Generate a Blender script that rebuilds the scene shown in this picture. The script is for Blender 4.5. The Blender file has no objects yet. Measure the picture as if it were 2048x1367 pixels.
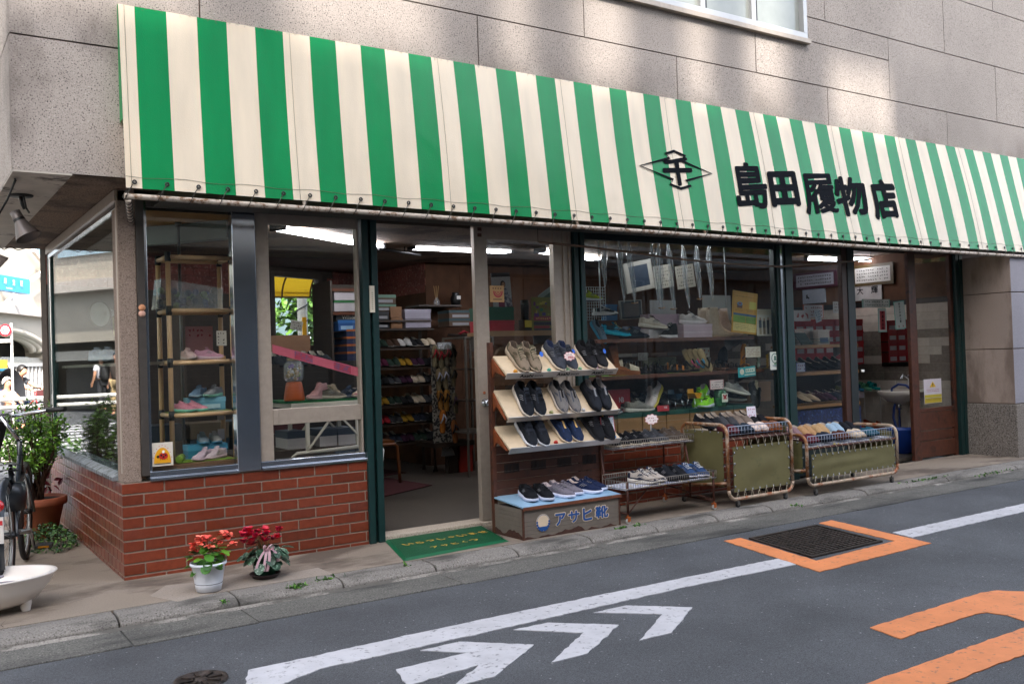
import bpy, math, random
from mathutils import Vector, Matrix, noise as mnoise
random.seed(7)
SC=bpy.context.scene
COL=SC.collection
V3=Vector
rad=math.radians
CP=V3((-1.12291835, -5.86198191, 1.24293574))
CF, CYAW, CPIT, CROL=1866.18, 0.58712292, 0.01510557, -0.03177532
FW=V3((math.sin(CYAW)*math.cos(CPIT), math.cos(CYAW)*math.cos(CPIT), math.sin(CPIT)))
_r=FW.cross(V3((0, 0, 1))).normalized(); _u=_r.cross(FW)
RT=_r*math.cos(CROL)+_u*math.sin(CROL)
UP=-_r*math.sin(CROL)+_u*math.cos(CROL)
cam=bpy.data.cameras.new("camera"); camo=bpy.data.objects.new("camera", cam); COL.objects.link(camo)
camo.matrix_world=Matrix.Translation(CP)@Matrix((RT, UP, -FW)).transposed().to_4x4()
cam.sensor_width=36.0; cam.lens=36.0*CF/2048; cam.clip_start=.05; cam.clip_end=600
SC.camera=camo
SUN=V3((-.20, -.75, .63)).normalized()
w=bpy.data.worlds.new("World"); SC.world=w; w.use_nodes=True
nt=w.node_tree; bg=nt.nodes["Background"]
sky=nt.nodes.new("ShaderNodeTexSky"); sky.sky_type='NISHITA'; sky.sun_disc=False
sky.sun_elevation=math.asin(SUN.z); sky.sun_rotation=math.atan2(SUN.x, SUN.y)
sky.air_density=1.0; sky.dust_density=3; sky.ozone_density=1.0
hz=nt.nodes.new("ShaderNodeHueSaturation"); hz.inputs['Saturation'].default_value=.55; nt.links.new(sky.outputs[0], hz.inputs['Color']); nt.links.new(hz.outputs[0], bg.inputs[0]); bg.inputs[1].default_value=.15
sl=bpy.data.lights.new("sun", 'SUN'); sl.energy=3.6; sl.angle=rad(.8); sl.color=(1, .94, .86)
slo=bpy.data.objects.new("sun", sl); COL.objects.link(slo)
slo.rotation_euler=SUN.to_track_quat('Z', 'Y').to_euler(); slo.location=SUN*40
SC.view_settings.view_transform='Standard'; SC.view_settings.look='None'
SC.view_settings.exposure=2.32; SC.view_settings.gamma=1
SC.render.engine='CYCLES'
SC.cycles.use_denoising=True
SC.cycles.max_bounces=9; SC.cycles.transparent_max_bounces=24; SC.cycles.diffuse_bounces=4
SC.cycles.glossy_bounces=5; SC.cycles.transmission_bounces=6
SC.cycles.caustics_reflective=False; SC.cycles.caustics_refractive=False
SC.cycles.sample_clamp_indirect=6
def ray(px, py):return FW*CF+RT*(px-1024)-UP*(py-683.5)
def on(px, py, ax, v):
 d=ray(px, py); return CP+d*((v-CP[ax])/d[ax])
def PX(px, py, x):return on(px, py, 0, x)
def PY(px, py, y=0.):return on(px, py, 1, y)
def PZ(px, py, z=0.):return on(px, py, 2, z)
def PP(px, py, p0, n):
 d=ray(px, py); n=V3(n); return CP+d*((V3(p0)-CP).dot(n)/d.dot(n))
def fx(px, y=0.):return PY(px, 700, y).x
class MB:
 def __init__(s):s.v=[]; s.f=[]; s.m=[]; s.s=[]; s.uv={}
 def add(s, vs, fs, m=0, sm=False):
  b=len(s.v); s.v+=[tuple(v)for v in vs]
  for f in fs:
   s.f.append(tuple(i+b for i in f)); s.m.append(m); s.s.append(sm)
  return b
 def box(s, a, b, m=0, M=None):
  x0, y0, z0=a; x1, y1, z1=b
  vs=[V3((x, y, z))for z in(z0, z1)for y in(y0, y1)for x in(x0, x1)]
  if M:vs=[M@v for v in vs]
  s.add(vs, [(0, 2, 3, 1), (4, 5, 7, 6), (0, 1, 5, 4), (2, 6, 7, 3), (0, 4, 6, 2), (1, 3, 7, 5)], m)
 def bar(s, a, b, w, h, m=0, up=(0, 0, 1)):
  a, b=V3(a), V3(b); d=(b-a); L=d.length; d=d/L
  up=V3(up)
  if abs(d.dot(up))>.98:up=V3((0, 1, 0))
  sd=d.cross(up).normalized(); u=sd.cross(d)
  s.box((0, -w/2, -h/2), (L, w/2, h/2), m, Matrix.Translation(a)@Matrix((d, -sd, u)).transposed().to_4x4())
 def tube(s, pts, r, n=8, m=0, closed=False, caps=True):
  pts=[V3(p)for p in pts]; N=len(pts); vs=[]
  rr=r if isinstance(r, (list, tuple))else[r]*N
  nrm=None
  for i, p in enumerate(pts):
   if closed:t=pts[(i+1)%N]-pts[i-1]
   else:t=pts[min(i+1, N-1)]-pts[max(i-1, 0)]
   t=t.normalized()if t.length>1e-9 else V3((0, 0, 1))
   if nrm is None:nrm=t.orthogonal().normalized()
   else:
    nrm=nrm-t*nrm.dot(t)
    nrm=nrm.normalized()if nrm.length>1e-6 else t.orthogonal().normalized()
   bn=t.cross(nrm)
   for k in range(n):
    a=2*math.pi*k/n
    vs.append(p+(nrm*math.cos(a)+bn*math.sin(a))*rr[i])
  fs=[]
  for i in range(N if closed else N-1):
   j=(i+1)%N
   for k in range(n):
    l=(k+1)%n; fs.append((i*n+k, i*n+l, j*n+l, j*n+k))
  b=s.add(vs, fs, m, True)
  if caps and not closed:
   s.f+=[tuple(b+k for k in range(n-1, -1, -1)), tuple(b+(N-1)*n+k for k in range(n))]
   s.m+=[m, m]; s.s+=[False, False]
 def lathe(s, prof, c=(0, 0, 0), n=24, m=0, M=None, sm=True, sx=1, sy=1):
  c=V3(c); vs=[]
  for r, z in prof:
   for k in range(n):
    a=2*math.pi*k/n; v=V3((r*math.cos(a)*sx, r*math.sin(a)*sy, z))
    vs.append((M@v if M else v)+c)
  fs=[(i*n+k, i*n+(k+1)%n, (i+1)*n+(k+1)%n, (i+1)*n+k)for i in range(len(prof)-1)for k in range(n)]
  s.add(vs, fs, m, sm)
 def poly(s, pts, m=0):s.add(pts, [tuple(range(len(pts)))], m)
 def prism(s, pts, d, m=0, sm=False):
  d=V3(d); n=len(pts); pts=[V3(p)for p in pts]
  s.add(pts+[p+d for p in pts], [tuple(range(n-1, -1, -1)), tuple(range(n, 2*n))]+[(i, (i+1)%n, (i+1)%n+n, i+n)for i in range(n)], m, sm)
 def grid(s, P, m=0, sm=True, mf=None):
  a=len(P); b=len(P[0]); vs=[p for r in P for p in r]; base=len(s.v); s.v+=[tuple(v)for v in vs]
  for i in range(a-1):
   for j in range(b-1):
    s.f.append((base+i*b+j, base+(i+1)*b+j, base+(i+1)*b+j+1, base+i*b+j+1))
    s.m.append(mf(i, j)if mf else m); s.s.append(sm)
 def ball(s, c, r, n=10, m=0, sz=1):
  k=n//2+1
  s.lathe([(max(1e-4, r*math.sin(math.pi*i/k)), -r*sz*math.cos(math.pi*i/k))for i in range(k+1)], c, n, m)
 def mesh(s, name, mats):
  me=bpy.data.meshes.new(name); me.from_pydata(s.v, [], s.f)
  for mt in(mats if isinstance(mats, (list, tuple))else[mats]):me.materials.append(mt)
  me.polygons.foreach_set("material_index", s.m); me.polygons.foreach_set("use_smooth", s.s)
  me.update(); return me
 def build(s, name, mats, parent=None, bevel=0, seg=2):
  return link(name, s.mesh(name, mats), parent, bevel, seg)
def link(name, me, parent=None, bevel=0, seg=2):
 o=bpy.data.objects.new(name, me); COL.objects.link(o)
 if parent is not None:attach(o, parent)
 if bevel:
  b=o.modifiers.new("bevel", 'BEVEL'); b.width=bevel; b.segments=seg; b.limit_method='ANGLE'; b.angle_limit=rad(40)
 return o
LOC={}; KIDS={}
def attach(o, parent):
 o.parent=parent; KIDS.setdefault(parent.name, []).append(o)
 o.matrix_parent_inverse=LOC.get(parent.name, Matrix.Identity(4)).inverted()
def tag(o, label, cat, group=None, kind='thing'):
 o['label']=label; o['category']=cat; o['kind']=kind
 if group:o['group']=group
 return o
def thing(name, label, cat, loc=(0, 0, 0), group=None):
 o=bpy.data.objects.new(name, None); COL.objects.link(o); o.empty_display_size=.05
 o.location=loc; LOC[o.name]=Matrix.Translation(V3(loc))
 return tag(o, label, cat, group)
def struct(name, mb, mats, bevel=0):
 o=mb.build(name, mats, None, bevel); o['kind']='structure'; return o
def copy_tree(o, M, label, group=None):
 c=o.copy(); COL.objects.link(c); c['label']=label
 if group:c['group']=group
 for ch in KIDS.get(o.name, ()):
  d=ch.copy(); COL.objects.link(d); d.parent=c
  for g in KIDS.get(ch.name, ()):
   e=g.copy(); COL.objects.link(e); e.parent=d
 c.matrix_world=M
 return c
def frame(pos, fwd, up):
 f=V3(fwd).normalized(); u=V3(up); l=u.cross(f).normalized(); u=f.cross(l)
 return Matrix.Translation(V3(pos))@Matrix((f, l, u)).transposed().to_4x4()
def lin(c):
 if isinstance(c, str):
  c=c.lstrip('#'); c=''.join(x+x for x in c)if len(c)==3 else c; c=[int(c[i:i+2], 16)/255 for i in(0, 2, 4)]
  return tuple(((x+.055)/1.055)**2.4 if x>.04 else x/12.92 for x in c)
 return tuple(c)
MC={}
def mat(col, rough=.6, metal=0, var=.12, sc=9., bump=0., bsc=60., coat=0, dirt=None, dsc=3., dth=.62, emit=0, alpha=1, island=0, key=None, spec=.5, trans=0):
 k=(key or lin(col), rough, metal, var, sc, bump, bsc, coat, dirt, dsc, dth, emit, alpha, island, spec, trans)
 if k in MC:return MC[k]
 c=lin(col); m=bpy.data.materials.new("paint"); m.use_nodes=True; t=m.node_tree; N=t.nodes; Lk=t.links
 b=N["Principled BSDF"]; b.inputs['Roughness'].default_value=rough; b.inputs['Metallic'].default_value=metal
 b.inputs['Specular IOR Level'].default_value=spec
 if coat:b.inputs['Coat Weight'].default_value=coat; b.inputs['Coat Roughness'].default_value=.08
 if alpha<1:b.inputs['Alpha'].default_value=alpha
 if trans:b.inputs['Transmission Weight'].default_value=trans
 if emit:
  b.inputs['Emission Color'].default_value=(*c, 1); b.inputs['Emission Strength'].default_value=emit
 tc=N.new("ShaderNodeTexCoord")
 nz=N.new("ShaderNodeTexNoise"); nz.inputs['Scale'].default_value=sc; nz.inputs['Detail'].default_value=6; nz.inputs['Roughness'].default_value=.65
 Lk.new(tc.outputs['Object'], nz.inputs['Vector'])
 mr=N.new("ShaderNodeMapRange"); mr.inputs[1].default_value=.3; mr.inputs[2].default_value=.7
 mr.inputs[3].default_value=1-var; mr.inputs[4].default_value=1+var
 Lk.new(nz.outputs[0], mr.inputs[0])
 hs=N.new("ShaderNodeHueSaturation"); hs.inputs['Color'].default_value=(*c, 1)
 Lk.new(mr.outputs[0], hs.inputs['Value'])
 out=hs.outputs[0]
 if island:
  ge=N.new("ShaderNodeNewGeometry"); mi=N.new("ShaderNodeMapRange"); mi.inputs[3].default_value=1-island; mi.inputs[4].default_value=1+island
  Lk.new(ge.outputs['Random Per Island'], mi.inputs[0])
  mu=N.new("ShaderNodeMath"); mu.operation='MULTIPLY'; Lk.new(mr.outputs[0], mu.inputs[0]); Lk.new(mi.outputs[0], mu.inputs[1]); Lk.new(mu.outputs[0], hs.inputs['Value'])
 if dirt:
  dz=N.new("ShaderNodeTexNoise"); dz.inputs['Scale'].default_value=dsc; dz.inputs['Detail'].default_value=9; dz.inputs['Roughness'].default_value=.7
  Lk.new(tc.outputs['Object'], dz.inputs['Vector'])
  dr=N.new("ShaderNodeMapRange"); dr.inputs[1].default_value=dth-.05; dr.inputs[2].default_value=dth+.05; Lk.new(dz.outputs[0], dr.inputs[0])
  mx=N.new("ShaderNodeMix"); mx.data_type='RGBA'; Lk.new(dr.outputs[0], mx.inputs[0]); Lk.new(out, mx.inputs[6]); mx.inputs[7].default_value=(*lin(dirt), 1)
  out=mx.outputs[2]
 Lk.new(out, b.inputs['Base Color'])
 if bump:
  bz=N.new("ShaderNodeTexNoise"); bz.inputs['Scale'].default_value=bsc; bz.inputs['Detail'].default_value=4
  Lk.new(tc.outputs['Object'], bz.inputs['Vector'])
  bp=N.new("ShaderNodeBump"); bp.inputs['Strength'].default_value=bump; bp.inputs['Distance'].default_value=.004
  Lk.new(bz.outputs[0], bp.inputs['Height']); Lk.new(bp.outputs[0], b.inputs['Normal'])
 MC[k]=m; return m
def granite(base, dark, light, sc=170, dw=.43, stain=None, rough=.75, name="granite", stz=None):
 """speckled stone: fine dark and light grains, slow tonal drift, optional grime near a height"""
 m=bpy.data.materials.new(name); m.use_nodes=True; t=m.node_tree; N=t.nodes; L=t.links
 b=N["Principled BSDF"]; b.inputs['Roughness'].default_value=rough; b.inputs['Specular IOR Level'].default_value=.3
 tc=N.new("ShaderNodeTexCoord")
 vo=N.new("ShaderNodeTexNoise"); vo.inputs['Scale'].default_value=sc; vo.inputs['Detail'].default_value=3; vo.inputs['Roughness'].default_value=.7
 L.new(tc.outputs['Object'], vo.inputs['Vector'])
 cr=N.new("ShaderNodeValToRGB"); e=cr.color_ramp.elements
 e[0].position=dw-.10; e[0].color=(*lin(dark), 1); e[1].position=dw; e[1].color=(*lin(base), 1)
 x=cr.color_ramp.elements.new(.60); x.color=(*lin(base), 1); x=cr.color_ramp.elements.new(.72); x.color=(*lin(light), 1)
 L.new(vo.outputs[0], cr.inputs[0])
 n2=N.new("ShaderNodeTexNoise"); n2.inputs['Scale'].default_value=1.3; n2.inputs['Detail'].default_value=7
 L.new(tc.outputs['Object'], n2.inputs['Vector'])
 mr=N.new("ShaderNodeMapRange"); mr.inputs[1].default_value=.3; mr.inputs[2].default_value=.7; mr.inputs[3].default_value=.88; mr.inputs[4].default_value=1.1
 L.new(n2.outputs[0], mr.inputs[0])
 hs=N.new("ShaderNodeHueSaturation"); L.new(cr.outputs[0], hs.inputs['Color']); L.new(mr.outputs[0], hs.inputs['Value'])
 out=hs.outputs[0]
 if stain:
  mp=N.new("ShaderNodeMapping"); mp.inputs['Scale'].default_value=stain[1]; L.new(tc.outputs['Object'], mp.inputs['Vector'])
  n3=N.new("ShaderNodeTexNoise"); n3.inputs['Scale'].default_value=1; n3.inputs['Detail'].default_value=8; n3.inputs['Roughness'].default_value=.6
  L.new(mp.outputs[0], n3.inputs['Vector'])
  r3=N.new("ShaderNodeMapRange"); r3.inputs[1].default_value=stain[2]; r3.inputs[2].default_value=stain[2]+stain[3]; r3.inputs[4].default_value=stain[4]
  L.new(n3.outputs[0], r3.inputs[0]); fac=r3.outputs[0]
  if stz:
   sp=N.new("ShaderNodeSeparateXYZ"); L.new(tc.outputs['Object'], sp.inputs[0])
   zr=N.new("ShaderNodeMapRange"); zr.inputs[1].default_value=stz[0]; zr.inputs[2].default_value=stz[1]; zr.inputs[3].default_value=1; zr.inputs[4].default_value=0
   L.new(sp.outputs[2], zr.inputs[0]); mu=N.new("ShaderNodeMath"); mu.operation='MULTIPLY'; L.new(zr.outputs[0], mu.inputs[0]); L.new(fac, mu.inputs[1]); fac=mu.outputs[0]
  mx=N.new("ShaderNodeMix"); mx.data_type='RGBA'; L.new(fac, mx.inputs[0]); L.new(out, mx.inputs[6]); mx.inputs[7].default_value=(*lin(stain[0]), 1); out=mx.outputs[2]
 L.new(out, b.inputs['Base Color'])
 bp=N.new("ShaderNodeBump"); bp.inputs['Strength'].default_value=.35; bp.inputs['Distance'].default_value=.003
 L.new(vo.outputs[0], bp.inputs['Height']); L.new(bp.outputs[0], b.inputs['Normal'])
 return m
def glass(tint=(.97, .985, .975), refl=.8, rough=.0, base=.01):
 m=bpy.data.materials.new("window_glass"); m.use_nodes=True; t=m.node_tree; N=t.nodes; L=t.links
 N.remove(N["Principled BSDF"]); o=N["Material Output"]
 fr=N.new("ShaderNodeFresnel"); fr.inputs[0].default_value=1.5
 ge=N.new("ShaderNodeNewGeometry"); io=N.new("ShaderNodeMapRange"); io.inputs[3].default_value=1.5; io.inputs[4].default_value=1/1.5
 L.new(ge.outputs['Backfacing'], io.inputs[0]); L.new(io.outputs[0], fr.inputs[0])
 ml=N.new("ShaderNodeMath"); ml.operation='MULTIPLY_ADD'; ml.inputs[1].default_value=refl; ml.inputs[2].default_value=base; ml.use_clamp=True
 L.new(fr.outputs[0], ml.inputs[0])
 tr=N.new("ShaderNodeBsdfTransparent"); tr.inputs[0].default_value=(*tint, 1)
 gl=N.new("ShaderNodeBsdfGlossy"); gl.inputs['Roughness'].default_value=rough
 mx=N.new("ShaderNodeMixShader"); L.new(ml.outputs[0], mx.inputs[0]); L.new(tr.outputs[0], mx.inputs[1]); L.new(gl.outputs[0], mx.inputs[2])
 L.new(mx.outputs[0], o.inputs[0])
 return m
GREEN=mat('#0b2c2b', .45, var=.18, sc=14, dirt='#2a2520', dsc=7, dth=.68)
DKGREEN=mat('#061b1b', .45, var=.2, sc=14)
ALU=mat('#a79a8d', .42, .35, var=.1, sc=20, dirt='#5d4f43', dsc=9, dth=.7)
DKALU=mat('#4a4541', .45, .3, var=.15, sc=20)
CHROME=mat('#c9ccd2', .16, 1, var=.08, sc=6)
STEEL=mat('#b9bec6', .13, .95, var=.10, sc=3, bump=.02, bsc=8)
BLACK=mat('#141414', .5, var=.2, sc=20)
WHITE=mat('#e9e6df', .5, var=.05)
WOOD=mat('#5b3019', .5, var=.3, sc=22, coat=.2)
GLASS=glass()
GLASS2=glass((.95, .98, .965), .9, 0., .012)
def text(body, size=1., weight=0., sx=1.):
 c=bpy.data.curves.new("lettering", 'FONT'); c.body=body; c.size=size; c.offset=weight; c.resolution_u=3
 c.align_x='CENTER'
 o=bpy.data.objects.new("lettering", c); COL.objects.link(o)
 dg=bpy.context.evaluated_depsgraph_get(); dg.update()
 me=bpy.data.meshes.new_from_object(o.evaluated_get(dg)); bpy.data.objects.remove(o)
 xs=[v.co.x for v in me.vertices]; ys=[v.co.y for v in me.vertices]
 if not xs:return me, 1, 1
 cx, cy=(min(xs)+max(xs))/2, (min(ys)+max(ys))/2
 for v in me.vertices:v.co.x=(v.co.x-cx)*sx; v.co.y-=cy
 return me, (max(xs)-min(xs))*sx, max(ys)-min(ys)
def letters(name, body, centre, xd, yd, h=None, wd=None, m=None, parent=None, weight=0., off=.0025, up=None):
 """lettering centred at a point, running along xd with yd up; h/wd are its size in metres"""
 me, W, H=text(body, 1., 0)
 xd=V3(xd).normalized(); yd=V3(yd); yd=(yd-xd*yd.dot(xd)).normalized(); n=xd.cross(yd)
 sx=wd/W if wd else h/H; sy=h/H if h else wd/W
 c=V3(centre)+n*off
 sx*=W/(W+2*weight); sy*=H/(H+2*weight)
 vs=[v.co.copy()for v in me.vertices]; fs=[tuple(p.vertices)for p in me.polygons]; mb=MB()
 ks=[(0, 0)]+([(math.cos(a), math.sin(a))for a in[i*math.pi/4 for i in range(8)]]if weight else[])
 for k, (a, b)in enumerate(ks):mb.add([c+xd*((v.x+a*weight)*sx)+yd*((v.y+b*weight)*sy)+n*(.00012*k)for v in vs], fs)
 bpy.data.meshes.remove(me); me=mb.mesh(name, m)
 return link(name, me, parent)
# == ground
RZ=-.06
def asphalt():
 m=bpy.data.materials.new("asphalt"); m.use_nodes=True; t=m.node_tree; N=t.nodes; L=t.links; b=N["Principled BSDF"]
 tc=N.new("ShaderNodeTexCoord")
 def noise(sc, det=5, rg=.6):
  n=N.new("ShaderNodeTexNoise"); n.inputs['Scale'].default_value=sc; n.inputs['Detail'].default_value=det; n.inputs['Roughness'].default_value=rg
  L.new(tc.outputs['Object'], n.inputs['Vector']); return n.outputs[0]
 a=noise(1.1, 8, .6); f=noise(190, 3, .8); v=N.new("ShaderNodeTexVoronoi"); v.inputs['Scale'].default_value=150; L.new(tc.outputs['Object'], v.inputs['Vector'])
 cr=N.new("ShaderNodeValToRGB"); e=cr.color_ramp.elements; e[0].position=.3; e[0].color=(.022, .023, .025, 1); e[1].position=.78; e[1].color=(.165, .173, .190, 1)
 L.new(f, cr.inputs[0])
 sp=N.new("ShaderNodeMapRange"); sp.inputs[1].default_value=.93; sp.inputs[2].default_value=.97; L.new(v.outputs['Color'], sp.inputs[0])
 mx=N.new("ShaderNodeMix"); mx.data_type='RGBA'; L.new(sp.outputs[0], mx.inputs[0]); L.new(cr.outputs[0], mx.inputs[6]); mx.inputs[7].default_value=(.34, .34, .35, 1)
 mr=N.new("ShaderNodeMapRange"); mr.inputs[1].default_value=.3; mr.inputs[2].default_value=.7; mr.inputs[3].default_value=.66; mr.inputs[4].default_value=1.30; L.new(a, mr.inputs[0])
 hs=N.new("ShaderNodeHueSaturation"); L.new(mx.outputs[2], hs.inputs['Color']); L.new(mr.outputs[0], hs.inputs['Value']); L.new(hs.outputs[0], b.inputs['Base Color'])
 b.inputs['Roughness'].default_value=.72; b.inputs['Specular IOR Level'].default_value=.4
 bp=N.new("ShaderNodeBump"); bp.inputs['Strength'].default_value=.7; bp.inputs['Distance'].default_value=.006; L.new(f, bp.inputs['Height']); L.new(bp.outputs[0], b.inputs['Normal'])
 return m
ASPH=asphalt()
CONC=granite('#877b6e', '#655a4f', '#a09587', 130, .42, ('#4c4039', (1.2, 2.4, 1), .5, .12, .75), .9, "sidewalk_concrete")
KERB=granite('#7f7a74', '#524e49', '#b0aaa2', 110, .46, ('#3c3a36', (2.2, 5, 5), .5, .16, .8), .9, "kerb_concrete")
GUT=granite('#66645f', '#3e3d3a', '#a09d97', 120, .47, ('#2b2b2b', (1, 3, 1), .5, .15, .7), .85, "gutter_concrete")
m=MB(); m.poly([(-160, -160, RZ), (160, -160, RZ), (160, 160, RZ), (-160, 160, RZ)]); struct("road", m, ASPH)
m=MB(); m.prism([(-5, -.672, -.15), (12, -.672, -.15), (12, .02, -.15), (.02, .02, -.15), (.02, 3.3, -.15), (-5, 3.3, -.15)], (0, 0, .15)); struct("pavement", m, CONC)
pts=[(300, 1193), (330, 1172), (420, 1161), (470, 1148), (560, 1150), (640, 1136), (668, 1146), (600, 1158), (520, 1168), (430, 1185), (350, 1204)]
m=MB(); m.prism([PZ(x+random.uniform(-5, 5), y+random.uniform(-2, 2), .0004)for x, y in pts], (0, 0, .0012)); struct("pavement_patch", m, granite('#92877c', '#776c62', '#a89e94', 90, .42, None, .95, "render_patch"))
m=MB(); x=-4.4
while x<12.5:
 L=.598; dz=random.uniform(-.004, .004); dy=random.uniform(-.006, .006); tw=random.uniform(-.004, .004)
 prof=[(-.672, -.14), (-.672, -.001), (-.80, -.001), (-.845, -.010), (-.872, -.032), (-.885, -.14)]
 a=[V3((x+.004, y+dy, z+dz))for y, z in prof]; n=len(a)
 bb=[V3((x+L-.004, y+dy+tw, z+dz))for y, z in prof]
 m.add(a+bb, [tuple(range(n)), tuple(range(2*n-1, n-1, -1))]+[(i, i+n, (i+1)%n+n, (i+1)%n)for i in range(n)], 0, False)
 x+=.6
struct("kerb", m, KERB, .006)
m=MB(); x=-4.4
while x<12.5:
 L=random.choice((.6, 1.2, 1.2))
 m.box((x, -1.20+random.uniform(-.015, .015), -.1), (x+L-.006, -.86, RZ+.007), 0); x+=L
struct("gutter", m, GUT, .003)
m=MB(); m.box((-4.4, -.85, -.11), (12.5, -.655, -.03)); struct("kerb_bed", m, mat('#3c3833', .95)); m=MB(); m.prism([(-4.4, -.903, RZ+.0072), (-4.4, -.878, RZ+.0072), (-4.4, -.878, RZ+.018)], (16.9, 0, 0)); struct("kerb_fillet", m, granite('#8d8780', '#5f5a54', '#b4aea6', 90, .46, ('#55524d', (3, 8, 8), .47, .08, .9), .9, 'fillet_mortar'))
LINE=mat('#bdbcc0', .7, var=.12, sc=6, dirt='#636367', dsc=30, dth=.615, bump=.25, bsc=150)
ORG=mat('#d88552', .65, var=.14, sc=5, dirt='#7d6052', dsc=30, dth=.625, bump=.25, bsc=150)
def marking(pts, mt, name="road_marking"):
 P=[PZ(x, y, RZ+.0005)for x, y in pts]
 if sum(P[i].x*P[(i+1)%len(P)].y-P[(i+1)%len(P)].x*P[i].y for i in range(len(P)))<0:P.reverse()
 R=[]
 for a, b in zip(P, P[1:]+P[:1]):
  n=max(1, int((b-a).length/.035)); d=(b-a).normalized(); s=V3((-d.y, d.x, 0))
  R+=[a.lerp(b, k/n)+s*(random.gauss(0, .0028)if k else 0)for k in range(n)]
 m=MB(); m.prism(R, (0, 0, .004)); struct(name, m, mt)
marking([(497, 1340), (488, 1400), (640, 1338), (1000, 1258), (1400, 1168), (1592, 1129), (1556, 1117), (1000, 1231)], LINE)
marking([(1785, 1065), (1825, 1075), (2048, 1023), (2300, 965), (2300, 951), (2048, 1007)], LINE)
marking([(840.4, 1301), (919.5, 1283.4), (1067.5, 1289.3), (988.3, 1353.8), (905, 1374), (957.6, 1330.3), (813, 1372), (792, 1339), (934, 1305.4)], LINE)
c6=lambda L:[(1000+a/3.413, 967+b/3.413)for a, b in L]
marking(c6([(90, 1000), (325, 950), (810, 965), (600, 1160), (350, 1222), (570, 1018)]), LINE)
marking(c6([(640, 880), (860, 833), (1313, 845), (1175, 1018), (950, 1072), (1110, 893)]), LINE)
c7=lambda L:[(1448+a/2.927, 900+b/2.927)for a, b in L]
marking(c7([(0, 531), (98, 514), (540, 648), (1003, 532), (556, 428), (628, 410), (1213, 545), (560, 713)]), ORG)
marking(c7([(855, 1040), (1500, 836), (1600, 822), (1756, 828), (1960, 862), (2060, 930), (2050, 1000), (1760, 1196), (1310, 1367), (900, 1530), (560, 1500), (845, 1365), (1756, 1040), (1850, 1000), (1800, 985), (1756, 1000), (1650, 965), (1540, 950), (1470, 960), (1035, 1105)]), ORG)
def crack(pts, z, w_, name, col):
 P=[PZ(x, y, z)for x, y in pts]; Q=[P[0]]
 for a, b in zip(P, P[1:]):
  n=max(2, int((b-a).length/.05)); Q+=[a.lerp(b, (k+1)/n)+V3((random.gauss(0, .006), random.gauss(0, .006), 0))for k in range(n)]
 m=MB(); m.grid([[q-V3((0, w_*(.5+.5*math.sin(i*1.7)), 0)), q+V3((w_*.4, w_*.4, 0))]for i, q in enumerate(Q)]); struct(name, m, mat(col, .95))
c4=lambda L:[(a/3.413, 967+b/3.413)for a, b in L]
crack(c4([(215, 838), (440, 822), (560, 785), (690, 725), (770, 690)]), .0012, .0028, "pavement_crack", '#3a332d')
crack(c4([(5, 1000), (20, 940), (95, 880)]), .0012, .006, "pavement_crack", '#2f2a26')
crack([(693, 1098), (702, 1118), (712, 1128), (716, 1143)], .0012, .003, "pavement_crack", '#3a332d')
crack(c7([(1100, 528), (1300, 560), (1500, 600), (1756, 652), (2000, 700)]), RZ+.0012, .005, "road_joint", '#1d1d20')
crack([(1500, 990), (1640, 965), (1800, 945), (2048, 905)], RZ+.0082, .004, "gutter_joint", '#2c2c2c')
# == iron covers let into the road
IRON=mat('#463d38', .55, .6, var=.25, sc=12, dirt='#22201f', dsc=20, dth=.55)
Q=[PZ(x, y, RZ)for x, y in c7([(145, 520), (560, 440), (930, 537), (515, 632)])]
t=thing("access_cover", "rectangular cast iron utility cover with square studs inside an orange painted frame", "cover", sum(Q, V3())/4)
ux=(Q[2]-Q[3]); uy=(Q[0]-Q[3])
def q(a, b, z=0):return Q[3]+ux*a+uy*b+V3((0, 0, z))
m=MB()
for a0, a1, b0, b1 in((0, 1, 0, .04), (0, 1, .96, 1), (0, .035, .04, .96), (.965, 1, .04, .96)):m.prism([q(a0, b0, .0006), q(a1, b0, .0006), q(a1, b1, .0006), q(a0, b1, .0006)], (0, 0, .011))
m.build("rim", IRON, t)
m=MB(); m.prism([q(.035, .04, .0005), q(.965, .04, .0005), q(.965, .96, .0005), q(.035, .96, .0005)], (0, 0, .004)); m.build("plate", IRON, t)
m=MB()
for i in range(14):
 for j in range(17):
  a, b=.06+i*.064, .07+j*.051; m.prism([q(a, b, .004), q(a+.045, b, .004), q(a+.045, b+.035, .004), q(a, b+.035, .004)], (0, 0, .006))
m.build("stud_pattern", IRON, t)
c=PZ(402, 1360, RZ)
t=thing("manhole_cover", "round cast iron manhole cover in the asphalt beside the start of the white line", "cover", c)
m=MB(); m.lathe([(.0, .004), (.094, .004), (.094, .009), (.108, .009), (.110, .0)], c, 40); m.build("rim", IRON, t)
m=MB()
for k in range(8):
 a=k*math.pi/4; m.bar(c+V3((.032*math.cos(a), .032*math.sin(a), .007)), c+V3((.086*math.cos(a), .086*math.sin(a), .007)), .015, .008)
m.lathe([(.0, .011), (.022, .011), (.026, .004)], c, 20); m.build("raised_pattern", IRON, t)
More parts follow.
